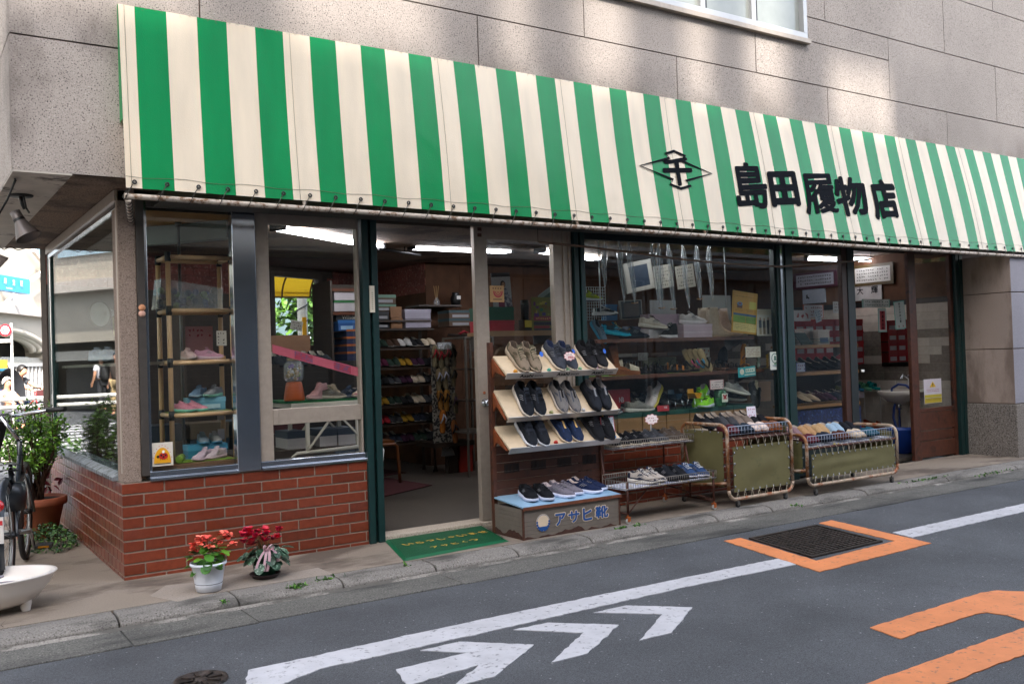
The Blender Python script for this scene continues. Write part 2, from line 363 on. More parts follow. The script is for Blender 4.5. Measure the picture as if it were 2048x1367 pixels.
# == the shop building
GRAN=granite('#a49a92', '#35302d', '#c8bfb6', 120, .45, ('#4f4642', (1.5, 1.5, 1.1), .50, .2, .7), .8, "upper_granite", (3.2, 3.58))
GRAND=granite('#86705f', '#2a2017', '#a8937f', 90, .47, ('#2c211a', (2, 2, 2), .5, .1, .7), .85, "soffit_pebbledash")
PILL=granite('#8d7c70', '#3a302a', '#b9aca2', 190, .45, None, .8, "pillar_granite")
JAMB=granite('#a39286', '#6b5d54', '#bdaea4', 150, .42, ('#6a5a50', (1.5, 2.6, .9), .5, .12, .7), .85, "jamb_granite")
PFRONT=granite('#8f8c93', '#5d5a60', '#aeabb2', 150, .42, None, .85, "pillar_front_granite")
PBASE=granite('#847c74', '#2f2a26', '#c0b9b0', 110, .49, None, .85, "pillar_base_granite")
bld=thing("shop_building", "grey stone shop building with brick base, wide shop windows and an open doorway", "building", (0, 0, 0))
YO=-.31; ZS=2.31
BACK=[(-.57, 3.2), (-.05, 3.28), (4.0, 5.15), (12, 5.15)]
m=MB(); m.prism([(-.56, YO+.03, ZS+.03)]+[(12, YO+.03, ZS+.03)]+[(x, y, ZS+.03)for x, y in reversed(BACK)], (0, 0, 6.6))
m.build("upper_wall", mat('#6c4a3d', .9, var=.2), bld)
rows=[(ZS, 3.043), (3.043, 3.655), (3.655, 4.275), (4.275, 4.89), (4.89, 5.51), (5.51, 6.13), (6.13, 6.75), (6.75, 7.37), (7.37, 8.0), (8.0, 8.9)]
joints={1:[PY(399, 12, YO).x, PY(956, 80, YO).x, PY(1354, 150, YO).x, PY(1656, 215, YO).x, PY(1895, 265, YO).x], 2:[-.57+.95, PY(1168, 40, YO).x, PY(1511, 100, YO).x, PY(1778, 140, YO).x, PY(1992, 190, YO).x], 3:[1.6, 3.2, PY(1649, 20, YO).x, PY(1887, 55, YO).x], 4:[.7, 2.4, 6.6, PY(1985, 10, YO).x]}
WX0, WX1, WZ0, WZ1=2.75, 5.90, 4.05, 5.45
m=MB(); G=.005
for i, (z0, z1)in enumerate(rows):
 js=[-.57]+sorted(joints.get(i, [.9+.9*(i%2)+k*1.8 for k in range(6)]))+[12]
 if i==0:js=[-.57, 1.2, 3.0, 4.8, 6.6, 8.4, 10.2, 12]
 for a, b in zip(js, js[1:]):
  d=random.uniform(-.0012, .0012)
  for x0, x1, y0, y1 in([(a, b, z0, z1)]if(b<WX0 or a>WX1 or z1<WZ0 or z0>WZ1)else[r for r in((a, b, z0, min(z1, WZ0)), (a, b, max(z0, WZ1), z1), (a, min(b, WX0), max(z0, WZ0), min(z1, WZ1)), (max(a, WX1), b, max(z0, WZ0), min(z1, WZ1)))if r[1]-r[0]>.03 and r[3]-r[2]>.03]):
   m.box((x0+(G if x0>-.5 else 0), YO+d, y0+G), (x1-G, YO+.028, y1-G))
 m.box((-.572, YO+.03, z0+G), (-.562, 1.5, z1-G)); m.box((-.572, 1.508, z0+G), (-.562, 3.19, z1-G))
m.build("stone_facing", GRAN, bld)
m=MB()
m.box((WX0-.02, YO-.05, WZ0-.045), (WX1+.03, YO-.002, WZ0-.002)); w_=m.build("window_sill", ALU, bld, .003)
FR=mat('#b2b0ae', .35, .5, var=.05)
wn=None
m=MB()
for a, b, c_, d in((WX0, WX1, WZ0, WZ0+.05), (WX0, WX1, WZ1-.05, WZ1)):m.box((a, YO-.035, c_), (b, YO+.06, d))
for xx in(WX0, WX1-.05):m.box((xx, YO-.035, WZ0+.05), (xx+.05, YO+.06, WZ1-.05))
xm=[PY(1403, 20, YO).x, PY(1505, 40, YO).x]
for xx in xm:m.box((xx-.028, YO-.02, WZ0+.05), (xx+.028, YO+.05, WZ1-.05))
for xx in xm:m.box((xx+.03, YO-.005, WZ0+.05), (xx+.06, YO+.04, WZ1-.05), 1)
wn=m.build("window", [FR, BLACK], bld, .002)
FROST=mat('#8f938c', .12, var=.12, sc=2, coat=.5)
m=MB(); m.box((WX0+.05, YO+.015, WZ0+.05), (WX1-.05, YO+.022, WZ1-.05)); m.build("pane", FROST, wn)
P1, P2=PZ(142, 352, ZS), PZ(15, 487, ZS)
m=MB(); m.prism([(-.57, YO+.002, ZS-.004), (P1.x, YO+.002, ZS-.004), (P2.x, 3.2, ZS-.004), (-.57, 3.2, ZS-.004)][::-1], (0, 0, .02)); m.build("soffit_board", mat('#bdb4a9', .7, var=.14, sc=4, dirt='#5d544c', dsc=5, dth=.6), bld)
m=MB(); m.box((P1.x-.15, YO+.012, ZS-.001), (12, 3.2, ZS+.02)); m.build("soffit", GRAND, bld)
m=MB(); m.box((.2, -.3, 2.2), (8.75, -.06, 2.21)); m.box((.2, -.3, 2.22), (8.75, -.29, ZS-.004)); m.build("shutter_box", mat('#3a3a36', .6, var=.2), bld)
BRICK=mat('#6f321f', .32, var=.16, sc=30, island=.22, coat=.3, spec=.4, dirt='#57291e', dsc=2.2, dth=.66)
MORT=mat('#8f8376', .95, var=.15, sc=40)
def zr(k):return .022+k*.068
def bricks(mb, p0, d, nrm, L, k0, k1, pitch, half=0):
 """one running-bond face starting at p0 along d"""
 p0, d, nrm=V3(p0), V3(d), V3(nrm)
 for k in range(k0, k1):
  x=-(pitch/2 if(k+half)%2 else 0)
  while x<L-.01:
   a, b=max(x, 0)+(.0045 if x>0 else-.001), min(x+pitch, L)-.0045
   if b-a>.012:
    zb, zt=zr(k)+.005, zr(k+1)-.005
    if k==-1:zb=-.01
    q0=p0+d*a; q1=p0+d*b; o=nrm*.008
    vs=[q0, q1, q1+o, q0+o]
    mb.prism([V3((v.x, v.y, zb))for v in vs], (0, 0, zt-zb))
   x+=pitch
XE=1.603
m=MB(); bricks(m, (-.008, 0, 0), (1, 0, 0), (0, -1, 0), XE+.006, -1, 8, .238, 1); bricks(m, (0, 0, 0), (0, 1, 0), (-1, 0, 0), 2.98, -1, 8, .1195, 0)
br=m.build("brick_base", BRICK, bld, .0016, 1)
m=MB(); m.box((-.002, -.002, -.05), (XE-.004, .14, .565)); m.box((-.002, .14, -.05), (.14, 2.975, .565)); m.build("mortar", MORT, br)
m=MB(); bricks(m, (3.50, .02, 0), (1, 0, 0), (0, -1, 0), 2.32, -1, 7, .238, 0); br=m.build("brick_base", BRICK, bld, .0016, 1)
m=MB(); m.box((3.502, .018, -.05), (5.815, .14, .497)); m.build("mortar", MORT, br)
m=MB(); m.box((.002, .002, .567), (fx(277), .16, ZS)); m.build("corner_pillar", PILL, bld, .004)
m=MB(); m.box((.148, -.022, .566), (fx(470), .10, .585)); m.box((.148, -.008, .585), (fx(470), .09, .622)); m.build("window_sill", STEEL, bld, .004)
m=MB(); m.box((fx(516), -.026, .566), (1.597, .10, .585)); m.box((fx(516), -.008, .585), (1.572, .09, .622)); m.build("window_sill", STEEL, bld, .004)
X0, X1=fx(277), fx(468); ZT=2.28
m=MB(); m.box((X0+.001, -.012, .60), (fx(293), .03, ZT)); m.box((fx(293), .0, .622), (fx(299), .03, ZT), 1); m.box((fx(299), .0, 2.21), (X1, .04, ZT))
wn=m.build("window", [DKALU, CHROME], bld, .002)
m=MB(); m.box((fx(299), .012, .622), (X1, .018, 2.21)); m.build("pane", GLASS, wn)
m=MB(); m.box((X1, -.020, .57), (fx(515), .06, ZT)); m.build("steel_post", STEEL, bld, .006, 3)
A0, A1, A2, A3=fx(517), fx(543), fx(719), fx(723)
zr1, zr2=PY(620, 845).z, PY(620, 814).z
m=MB(); m.box((A0, .002, .622), (A1, .06, ZT)); m.box((A2, .002, .622), (A3, .06, ZT)); m.box((A1, .002, 2.145), (A2, .06, ZT)); m.box((A1, .006, zr1), (A2, .056, zr2)); m.box((A1-.002, -.004, zr1+.002), (A1+.03, .001, zr2-.002))
wn=m.build("window", ALU, bld, .003)
m=MB(); m.box((A1, .026, zr2), (A2, .031, 2.145)); m.box((A1, .026, .622), (A2, .031, zr1)); m.build("pane", GLASS, wn)
def post(x0, x1, y0=-.03, y1=.05, z0=-.01, z1=2.30, groove=True, mt=None):
 mb=MB(); xm=(x0+x1)/2
 if groove:
  mb.box((x0, y0, z0), (xm-.012, y1, z1)); mb.box((xm+.012, y0+.004, z0), (x1, y1, z1)); mb.box((xm-.012, y0+.03, z0), (xm+.012, y1-.01, z1), 1)
 else:mb.box((x0, y0, z0), (x1, y1, z1))
 return mb.build("post", [mt or GREEN, DKGREEN], bld, .003)
XD0, XD1=fx(757), fx(955)
post(fx(726), XD0, -.03, .06, 0)
m=MB(); m.box((fx(738), -.036, PY(745, 625).z), (fx(748), -.0305, PY(745, 572).z)); tag(m.build("name_plate", mat('#d8cfbd', .5)), "small cream vertical plate with faded letters on the green post left of the doorway", "plate")
m=MB()
for k in range(9):m.box((fx(742.0), -.0372, PY(745, 585+k*4).z-.006), (fx(744.6), -.0362, PY(745, 585+k*4).z))
o=m.build("faded_lettering", mat('#a3977f', .6)); attach(o, bpy.data.objects["name_plate"])
m=MB(); m.box((XD0+.001, -.01, -.02), (fx(985), .16, .036)); m.build("threshold", granite('#b3a798', '#6d5f52', '#d0c6ba', 140, .45, None, .8, "threshold_stone"), bld, .008)
m=MB(); m.box((XD0, .0, 2.225), (3.41, .09, 2.31)); m.build("door_head", ALU, bld, .003)
D0, D1, D2, D3=fx(955), fx(981), fx(1113), fx(1149)
dz=PY(1040, 664).z
m=MB(); m.box((D0, .004, .04), (D1, .05, 2.22)); m.box((D2, .0, .04), (D3, .06, 2.22)); m.box((D1, .006, 2.12), (D2, .05, 2.22)); m.box((D1, .006, .04), (D2, .05, .62))
m.box((D3-.035, -.012, .04), (D3-.02, -.001, 2.22)); m.box((D3-.09, -.012, .04), (D3-.075, -.001, 2.22))
dr=m.build("sliding_door", ALU, bld, .003)
m=MB(); m.box((D1, .02, .62), (D2, .026, 2.12)); m.build("pane", GLASS, dr)
k=PY(970, 805, -.0); m=MB()
m.lathe([(.0, 0), (.030, .0), (.030, .006), (.014, .012), (.014, .030), (.026, .036), (.030, .050), (.022, .062), (.0, .064)], (k.x, .003, k.z), 20, 0, Matrix.Rotation(rad(90), 4, 'X')); m.build("door_knob", STEEL, dr)
k=PY(969, 785, 0); m=MB(); m.lathe([(0, 0), (.011, 0), (.011, .002), (0, .002)], (k.x, .003, k.z), 14, 0, Matrix.Rotation(rad(90), 4, 'X')); m.build("rust_spot", mat('#a5603c', .7), dr)
for yy in(458, 470):p=PY(958, yy); m=MB(); m.box((p.x-.012, .000, p.z-.012), (p.x+.022, .0035, p.z+.012)); m.build("tape_patch", mat('#4a2a18', .6), dr)
post(fx(1150), fx(1172), -.03, .06, 0)
B0, B1=fx(1172), fx(1555)
m=MB(); m.box((B0, -.012, .497), (B1, .12, .53)); m.box((B0, .0, .53), (B1, .10, .555)); m.build("window_sill", ALU, bld, .004)
m=MB(); m.box((B0, .002, 2.16), (B1, .05, 2.30)); m.box((B1-.012, -.004, .555), (B1+.012, .05, 2.16)); wn=m.build("window", [DKGREEN], bld, .003)
m=MB(); m.box((B0, .012, .555), (B1-.012, .018, 2.16)); m.build("pane", GLASS2, wn)
post(B1+.012, fx(1588), -.02, .07, 0)
m=MB(); m.box((fx(1561), -.034, 0), (fx(1565), -.0205, 2.30)); m.build("metal_strip", CHROME, bld)
C0, C1=fx(1588), fx(1689)
m=MB(); m.box((C0, .004, .02), (C1, .05, .36)); m.box((C0, .004, 2.14), (C1, .05, 2.3)); m.box((C1, -.002, .02), (fx(1699), .055, 2.3), 1); wn=m.build("window", [DKGREEN, mat('#3d2015', .5, var=.25, sc=25)], bld, .003)
m=MB(); m.box((C0, .02, .36), (C1, .026, 2.14)); m.build("pane", GLASS, wn)
post(fx(1699), fx(1713), -.01, .06, 0, groove=False, mt=mat('#23292a', .5, .2))
E0, E1, E2=fx(1824), fx(1838), fx(1912)
WD=mat('#4a2617', .5, var=.35, sc=18, dirt='#22110a', dsc=6, dth=.6)
za=PY(1870, 833).z
m=MB(); m.box((E0, .01, .0), (E1, .05, 2.3)); m.box((E2-.05, .01, .0), (E2, .05, 2.3))
for i, (a, b)in enumerate(((.02, .19), (.20, .30), (.31, .50))):m.box((E1, .016+.006*(i%2), a), (E2-.05, .042, b))
m.box((E1, .012, .505), (E2-.05, .048, .545)); m.box((E1, .012, 2.2), (E2-.05, .048, 2.3))
dr=m.build("wooden_door", WD, bld, .004)
m=MB(); m.box((E1, .026, .545), (E2-.05, .031, 2.2)); m.build("pane", GLASS, dr)
post(E2, 8.80, -.03, .07, 0)
XJ=8.80
m=MB(); zz=[.0, .565, 1.152, 1.755, 2.165]
for a, b in zip(zz[1:], zz[2:]):m.box((XJ, -.555, a+.004), (10.8, .35, b-.004))
for p in m.v:pass
pr=m.build("stone_pier", [JAMB, PFRONT], bld, .005)
for p in pr.data.polygons:
 if p.normal.y<-.5:p.material_index=1
m=MB(); m.box((XJ-.012, -.572, -.05), (10.8, .35, .561)); m.build("pier_base", PBASE, bld, .008)
m=MB(); m.box((XJ+.012, -.54, .5), (10.78, .33, 2.15)); m.build("pier_core", mat('#5c4c42', .9), bld)
m=MB(); m.box((-.012, .002, 2.235), (.05, 2.965, 2.30)); m.box((.0, .03, 2.195), (.045, 2.94, 2.235), 1)
m.box((.0, .02, .62), (.05, .06, 2.235)); m.box((.0, 2.90, .62), (.06, 2.965, 2.235), 2); m.box((.004, 2.80, .62), (.05, 2.86, 2.235), 2); m.box((.002, 2.86, .62), (.045, 2.90, 2.235), 1)
wn=m.build("window", [ALU, CHROME, GREEN], bld, .003)
m=MB(); m.box((.016, .06, .62), (.022, 2.80, 2.195)); m.build("pane", glass((.9, .95, .93), .72, 0, .02), wn)
m=MB(); m.prism([(-.03, .16, .567), (.10, .16, .567), (.10, .16, .622), (.04, .16, .622), (-.03, .16, .59)], (0, 2.81, 0)); m.build("window_sill", mat('#7f858a', .5, .4, var=.3, sc=8, dirt='#2e302c', dsc=22, dth=.56), bld, .003)
m=MB(); m.box((.0, -.0, .56), (.0, 0, .56)); 
# == inside of the shop
ZC=2.45; FZ=.03
m=MB(); m.prism([(.12, .14, FZ-.04), (8.79, .14, FZ-.04), (8.79, 5.1, FZ-.04), (4, 5.1, FZ-.04), (.12, 3.2, FZ-.04)], (0, 0, .04)); struct("shop_floor", m, granite('#514b44', '#2d2925', '#7a736a', 130, .45, ('#3a342e', (.9, .9, 1), .5, .12, .6), .45, "terrazzo"))
CEIL=mat('#a89886', .8, var=.08, sc=2)
m=MB(); m.prism([(.02, .07, ZC), (8.82, .07, ZC), (8.82, 5.12, ZC), (4, 5.12, ZC), (.02, 3.25, ZC)], (0, 0, .012)); m.build("ceiling", CEIL, bld)
m=MB(); m.box((.02, .065, 2.2), (8.8, .075, ZC)); m.build("window_head", mat('#40382f', .6, var=.2, sc=12), bld)
PANEL=mat('#4f3423', .75, var=.35, sc=5, spec=.25)
FRIEZE=mat('#7d4238', .7, var=.28, sc=12, island=.2, dirt='#b08a7d', dsc=34, dth=.59)
YP, XP=3.5, 3.95
m=MB()
x=XP
while x<8.8:m.box((x+.002, YP, FZ), (min(x+.45, 8.8)-.002, YP+.03, ZC-.03)); x+=.45
m.box((XP+.01, YP+.01, FZ), (8.8, YP+.05, ZC)); pw=m.build("inner_wall", PANEL, bld)
m=MB(); m.box((XP, YP+.03, FZ), (XP+.03, 5.1, 2.0)); m.build("inner_wall", PANEL, bld)
m=MB()
for k in range(5):
 y=YP+.02+(k%2)*-.1
 while y<5.1:
  m.box((XP-.006, max(y, YP)+.002, 2.0+k*.085+.002), (XP+.03, min(y+.2, 5.1)-.002, 2.0+k*.085+.083)); y+=.2
m.box((XP, YP+.03, 2.0), (XP+.035, 5.1, ZC)); m.build("brick_frieze", FRIEZE, bld)
m=MB(); m.box((XP-.03, YP-.03, ZC-.03), (8.8, YP, ZC)); m.box((XP-.03, YP, ZC-.03), (XP-.007, 5.1, ZC)); m.build("ceiling_trim", BLACK, bld)
BP=V3((.02, 3.22, 0)); BD=V3((3.98, 1.87, 0)).normalized(); BN=V3((-BD.y, BD.x, 0)); BL=4.4
def bk(px, py):return PP(px, py, BP, BN)
def bs(p):return(V3(p)-BP).dot(BD)
ba, bb_=bs(bk(548, 600)), bs(bk(637, 600)); z0, z1=bk(590, 690).z, bk(590, 555).z
Mb=Matrix.Translation(BP)@Matrix((BD, BN, V3((0, 0, 1)))).transposed().to_4x4()
m=MB()
for a, b, c_, d in((0, ba-.06, FZ, ZC), (bb_+.06, BL, FZ, ZC), (ba-.06, bb_+.06, FZ, z0-.06), (ba-.06, bb_+.06, z1+.06, ZC)):m.box((a, 0, c_), (b, .08, d), 0, Mb)
m.build("back_wall", mat('#4a4038', .7, var=.25, sc=6), bld)
m=MB()
for k in range(5):
 x=-.1*(k%2)
 while x<BL:
  a, b=max(x, 0)+.002, min(x+.2, BL)-.002; zb=2.0+k*.085
  if not(zb<z1+.1 and b>ba-.1 and a<bb_+.1):m.box((a, -.012, zb+.002), (b, -.001, zb+.083), 0, Mb)
  x+=.2
m.build("brick_frieze", FRIEZE, bld)
m=MB()
for a, b, c_, d in((ba-.06, ba, z0-.06, z1+.06), (bb_, bb_+.06, z0-.06, z1+.06), (ba, bb_, z0-.06, z0), (ba, bb_, z1, z1+.06)):m.box((a, -.02, c_), (b, .07, d), 0, Mb)
wn=m.build("window", mat('#5a5048', .5, .2), bld, .003)
m=MB(); m.box((ba, .02, z0), (bb_, .026, z1), 0, Mb); m.build("pane", glass((.96, .98, .97), .8, 0, .0), wn)
XR=8.76
TILE=mat('#b7aca0', .5, var=.12, sc=12, island=.1, key='a'); TILED=mat('#6e655c', .6, var=.3, sc=30, island=.15)
m=MB(); m.box((XR, .08, 1.72), (XR+.03, YP, ZC)); m.box((XR-.012, .08, 1.70), (XR+.01, YP, 1.76), 1); m.build("inner_wall", [PANEL, BLACK], bld)
m=MB()
for k in range(17):
 y=.08-(.15 if k%2 else 0); z=FZ+k*.098
 while y<YP:
  a, b=max(y, .08)+.0015, min(y+.3, YP)-.0015
  dk=(k in(8, 9))or(k in(11, 13)and random.random()<.6)or(k>9 and random.random()<.2)
  if b-a>.01:m.box((XR-random.uniform(.002, .008), a, z+.0015), (XR+.02, b, z+.0965), 1 if dk else 0)
  y+=.3
m.box((XR+.004, .08, 0), (XR+.05, YP+.1, 1.74), 2); m.build("tiled_wall", [TILE, TILED, MORT], bld)
# == awning
def stripes():
 m=bpy.data.materials.new("striped_vinyl"); m.use_nodes=True; t=m.node_tree; N=t.nodes; L=t.links; b=N["Principled BSDF"]
 tc=N.new("ShaderNodeTexCoord"); sp=N.new("ShaderNodeSeparateXYZ"); L.new(tc.outputs['Object'], sp.inputs[0])
 a=N.new("ShaderNodeMath"); a.operation='SUBTRACT'; a.inputs[1].default_value=.056; L.new(sp.outputs[0], a.inputs[0])
 d=N.new("ShaderNodeMath"); d.operation='MODULO'; d.inputs[1].default_value=.3465; 
 a2=N.new("ShaderNodeMath"); a2.inputs[1].default_value=.3465*4; L.new(a.outputs[0], a2.inputs[0]); L.new(a2.outputs[0], d.inputs[0])
 g=N.new("ShaderNodeMath"); g.operation='LESS_THAN'; g.inputs[1].default_value=.1733; L.new(d.outputs[0], g.inputs[0])
 nz=N.new("ShaderNodeTexNoise"); nz.inputs['Scale'].default_value=3; nz.inputs['Detail'].default_value=9; L.new(tc.outputs['Object'], nz.inputs['Vector'])
 mr=N.new("ShaderNodeMapRange"); mr.inputs[1].default_value=.3; mr.inputs[2].default_value=.7; mr.inputs[3].default_value=.90; mr.inputs[4].default_value=1.07; mp=N.new("ShaderNodeMapping"); mp.inputs['Scale'].default_value=(2.6, 1, .45); L.new(tc.outputs['Object'], mp.inputs['Vector']); L.new(mp.outputs[0], nz.inputs['Vector']); L.new(nz.outputs[0], mr.inputs[0])
 mx=N.new("ShaderNodeMix"); mx.data_type='RGBA'; L.new(g.outputs[0], mx.inputs[0]); mx.inputs[6].default_value=(*lin('#efe0c8'), 1); mx.inputs[7].default_value=(.0, .262, .075, 1)
 zr_=N.new("ShaderNodeMapRange"); zr_.inputs[1].default_value=3.20; zr_.inputs[2].default_value=3.285; L.new(sp.outputs[2], zr_.inputs[0])
 n2=N.new("ShaderNodeTexNoise"); n2.inputs['Scale'].default_value=40; n2.inputs['Detail'].default_value=6; L.new(tc.outputs['Object'], n2.inputs['Vector'])
 mm=N.new("ShaderNodeMath"); mm.operation='MULTIPLY'; L.new(zr_.outputs[0], mm.inputs[0]); L.new(n2.outputs[0], mm.inputs[1])
 r2=N.new("ShaderNodeMapRange"); r2.inputs[1].default_value=.46; r2.inputs[2].default_value=.66; r2.inputs[4].default_value=.45; L.new(mm.outputs[0], r2.inputs[0])
 m2=N.new("ShaderNodeMix"); m2.data_type='RGBA'; L.new(r2.outputs[0], m2.inputs[0]); L.new(mx.outputs[2], m2.inputs[6]); m2.inputs[7].default_value=(*lin('#5f5c49'), 1)
 hs=N.new("ShaderNodeHueSaturation"); L.new(m2.outputs[2], hs.inputs['Color']); L.new(mr.outputs[0], hs.inputs['Value'])
 L.new(hs.outputs[0], b.inputs['Base Color']); b.inputs['Roughness'].default_value=.24; b.inputs['Specular IOR Level'].default_value=.45
 bz=N.new("ShaderNodeTexNoise"); bz.inputs['Scale'].default_value=160; L.new(tc.outputs['Object'], bz.inputs['Vector'])
 wz=N.new("ShaderNodeTexNoise"); wz.inputs['Scale'].default_value=3.2; wz.inputs['Detail'].default_value=2; L.new(tc.outputs['Object'], wz.inputs['Vector']); wm2=N.new("ShaderNodeMath"); wm2.operation='MULTIPLY_ADD'; wm2.inputs[1].default_value=7; L.new(wz.outputs[0], wm2.inputs[0]); L.new(bz.outputs[0], wm2.inputs[2])
 bp=N.new("ShaderNodeBump"); bp.inputs['Strength'].default_value=.22; bp.inputs['Distance'].default_value=.005; L.new(wm2.outputs[0], bp.inputs['Height']); L.new(bp.outputs[0], b.inputs['Normal'])
 tl=N.new("ShaderNodeBsdfTranslucent"); hy=N.new("ShaderNodeHueSaturation"); L.new(hs.outputs[0], hy.inputs['Color']); 
 wm=N.new("ShaderNodeMix"); wm.data_type='RGBA'; wm.blend_type='MULTIPLY'; wm.inputs[0].default_value=1; L.new(hs.outputs[0], wm.inputs[6]); wm.inputs[7].default_value=(1, .72, .25, 1); L.new(wm.outputs[2], tl.inputs[0])
 ms=N.new("ShaderNodeMixShader"); ms.inputs[0].default_value=.22; L.new(b.outputs[0], ms.inputs[1]); L.new(tl.outputs[0], ms.inputs[2]); L.new(ms.outputs[0], N["Material Output"].inputs[0])
 return m
VINYL=stripes()
AX0, AX1, ATZ, ATY=-.03, 9.6, 3.285, -.345
def ab(x):
 f=min(max(x/6.5, 0), 1); return-.43-.14*f, 2.238-.052*f
def aw(x, v, off=0):
 yb, zb=ab(x); sag=math.sin(math.pi*v)*.012*math.sin(x*2.1)+.0016*math.sin(x*18.1)*v
 return V3((x, ATY+(yb-ATY)*v-off+sag, ATZ+(zb-ATZ)*v))
def PA(px, py, off=.003):
 y=-.4
 for _ in range(12):
  p=PY(px, py, y); yb, zb=ab(p.x); v=(ATZ-p.z)/(ATZ-zb); y=aw(p.x, v, off).y
 return PY(px, py, y)
awn=thing("shop_awning", "long green and cream striped awning with painted shop lettering above the shop front", "awning", (4.5, -.4, 2.2))
m=MB(); n=200; P=[[aw(AX0+(AX1-AX0)*i/n, j/8)for j in range(9)]for i in range(n+1)]
m.grid(P)
m.grid([[aw(AX0+(AX1-AX0)*i/n, 0)+V3((0, .03*(1-j), -.004*(1-j)))for j in range(2)]for i in range(n+1)])
m.build("canopy", VINYL, awn)
for xx in(AX0-.001, AX1):
 m=MB(); yb, zb=ab(xx); m.add([(xx, ATY, ATZ), (xx, ATY+.03, ATZ), (xx, ATY+.03, 2.62), (xx, ATY+(yb-ATY)*.63, ATZ+(zb-ATZ)*.63)], [(0, 1, 2, 3)]); m.build("side_panel", mat('#0f8a4a', .4), awn)
RUST=mat('#b3a79a', .55, .2, var=.15, sc=30, dirt='#6d5138', dsc=24, dth=.54)
m=MB(); pipe=[]
for i in range(60):
 x=AX0-.01+(AX1-AX0+.02)*i/59; yb, zb=ab(x); pipe.append(V3((x, yb-.006, zb-.048)))
m.tube(pipe, .0165, 10); m.build("front_pipe", RUST, awn)
p0=pipe[0]+V3((.02, 0, -.015)); p1=PY(262, 446, -.0); m=MB(); m.tube([p0, p0*.5+p1*.5, p1], .0165, 10); br=m.build("bracket", RUST, awn)
m=MB(); d=(p1-p0).normalized(); e1=d.orthogonal().normalized(); e2=d.cross(e1)
m.tube([p0.lerp(p1, .06+.88*k/84)+(e1*math.cos(k*math.pi/6)+e2*math.sin(k*math.pi/6))*.0172 for k in range(85)], .0034, 5)
m.build("tape_winding", BLACK, br)
for px in(624, 1165, 1415, 1752):
 x=fx(px, -.5); yb, zb=ab(x); m=MB(); m.tube([(x, yb, zb-.04), (x, yb+.02, zb+.02), (x, -.30, zb+.10)], .011, 8); m.build("bracket", RUST, awn)
GROM=mat('#2d2d2d', .35, .6); CORD=mat('#3c3a33', .8, var=.2)
m=MB(); gs=[]
x=.015
gx=[]
while x<AX1:gx.append(x); x+=.1733*(1 if x<.3 else .96)
for x in gx:gs.append(aw(x, .968, .004))
g0=None
for g in gs:
 if g0 is None:
  mm=MB(); mm.lathe([(.006, .0), (.013, .001), (.013, .004), (.006, .004), (.006, 0)], (0, 0, 0), 12, 0, Matrix.Rotation(rad(90), 4, 'X')); g0=mm.mesh("grommet", GROM)
 o=link("grommet", g0, None); o.parent=awn; o.matrix_parent_inverse=Matrix.Translation(-V3((4.5, -.4, 2.2)))@Matrix.Translation(g); KIDS.setdefault(awn.name, []).append(o)
cp=[]
for a in gs[:-1]:
 yb, zb=ab(a.x-.06); xx=a.x+.055; pz=zb-.048; c=V3((xx, yb-.006, pz))
 cp+=[a+V3((0, .006, -.002)), a+V3((0, -.005, 0)), a+V3((-.012, -.013, -.016)), V3((a.x-.045, c.y-.022, pz+.008)), V3((a.x-.056, c.y-.006, pz-.021)), V3((a.x-.062, c.y+.019, pz)), V3((a.x-.02, c.y+.03, zb+.012))]if True else[]
 cp+=[V3((a.x+.06, c.y+.03, zb+.018))]
m.tube(cp, .0026, 5)
m.build("lacing_cord", CORD, awn)
m=MB(); m.tube([aw(AX0+(AX1-AX0)*i/90, .938+.006*math.sin(i*1.7), .003)for i in range(91)], .0011, 4); m.tube([aw(.0, j/10, .003)for j in range(11)], .0011, 4)
for xx in(.965, 2.01, 3.05, 4.095, 5.135, 6.18, 7.22, 8.26):m.tube([aw(xx, j/10, .0015)for j in range(11)], .0009, 4)
m.build("stitching", mat('#6b6250', .8), awn)
INK=mat('#0d1016', .85, spec=.1)
def alett(ch, x0, x1, y0, y1, wt=.036):
 c=PA((x0+x1)/2, (y0+y1)/2); xd=PA(x1, (y0+y1)/2)-PA(x0, (y0+y1)/2); yd=PA((x0+x1)/2, y0)-PA((x0+x1)/2, y1)
 xv=V3((1, 0, 0)); yv=(aw(c.x, 0)-aw(c.x, 1)).normalized()
 o=letters("lettering", ch, c, xv, yv, h=abs(yd.z)*1.0, wd=abs(xd.x), m=INK, parent=awn, weight=wt, off=.0)
 for v in o.data.vertices:
  q=v.co.copy(); v.co.z+=(q.x-c.x)*.09+.009*mnoise.noise(V3((q.x*9, q.z*9, 1))); v.co.x+=.007*mnoise.noise(V3((q.x*9, q.z*9, 7)))
 for k, v in enumerate(o.data.vertices):v.co.y=aw(v.co.x, (ATZ-v.co.z)/(ATZ-ab(v.co.x)[1]), .0046).y-.00012*(9*k//len(o.data.vertices))
for ch, a in zip("島田履物店", ((1469, 1534, 324, 417), (1539, 1597, 342, 413), (1607, 1673, 347, 427), (1671, 1734, 353, 431), (1742, 1794, 358, 438))):alett(ch, *a, wt={'履':.024, '島':.026, '物':.034}.get(ch, .046))
c8=lambda a, b:(1240+a/3.413, 260+b/3.413)
alett("千", *(c8(295, 0)[0], c8(495, 0)[0], c8(0, 183)[1], c8(0, 382)[1]), .035)
ring=[PA(*c8(a, b), .0065)for a, b in((130, 242), (335, 183), (303, 155), (368, 135), (452, 173), (428, 205), (632, 298), (455, 353), (492, 385), (418, 408), (338, 374), (362, 345))]
cc=sum(ring, V3())/len(ring); xs=V3((1, 0, 0)); m=MB(); n=len(ring)
cen=sum(ring, V3())/n
inner=[p+(cen-p).normalized()*.021 for p in ring]
for i in range(n):j=(i+1)%n; m.add([ring[i], ring[j], inner[j], inner[i]], [(0, 1, 2, 3)])
m.build("emblem", INK, awn)
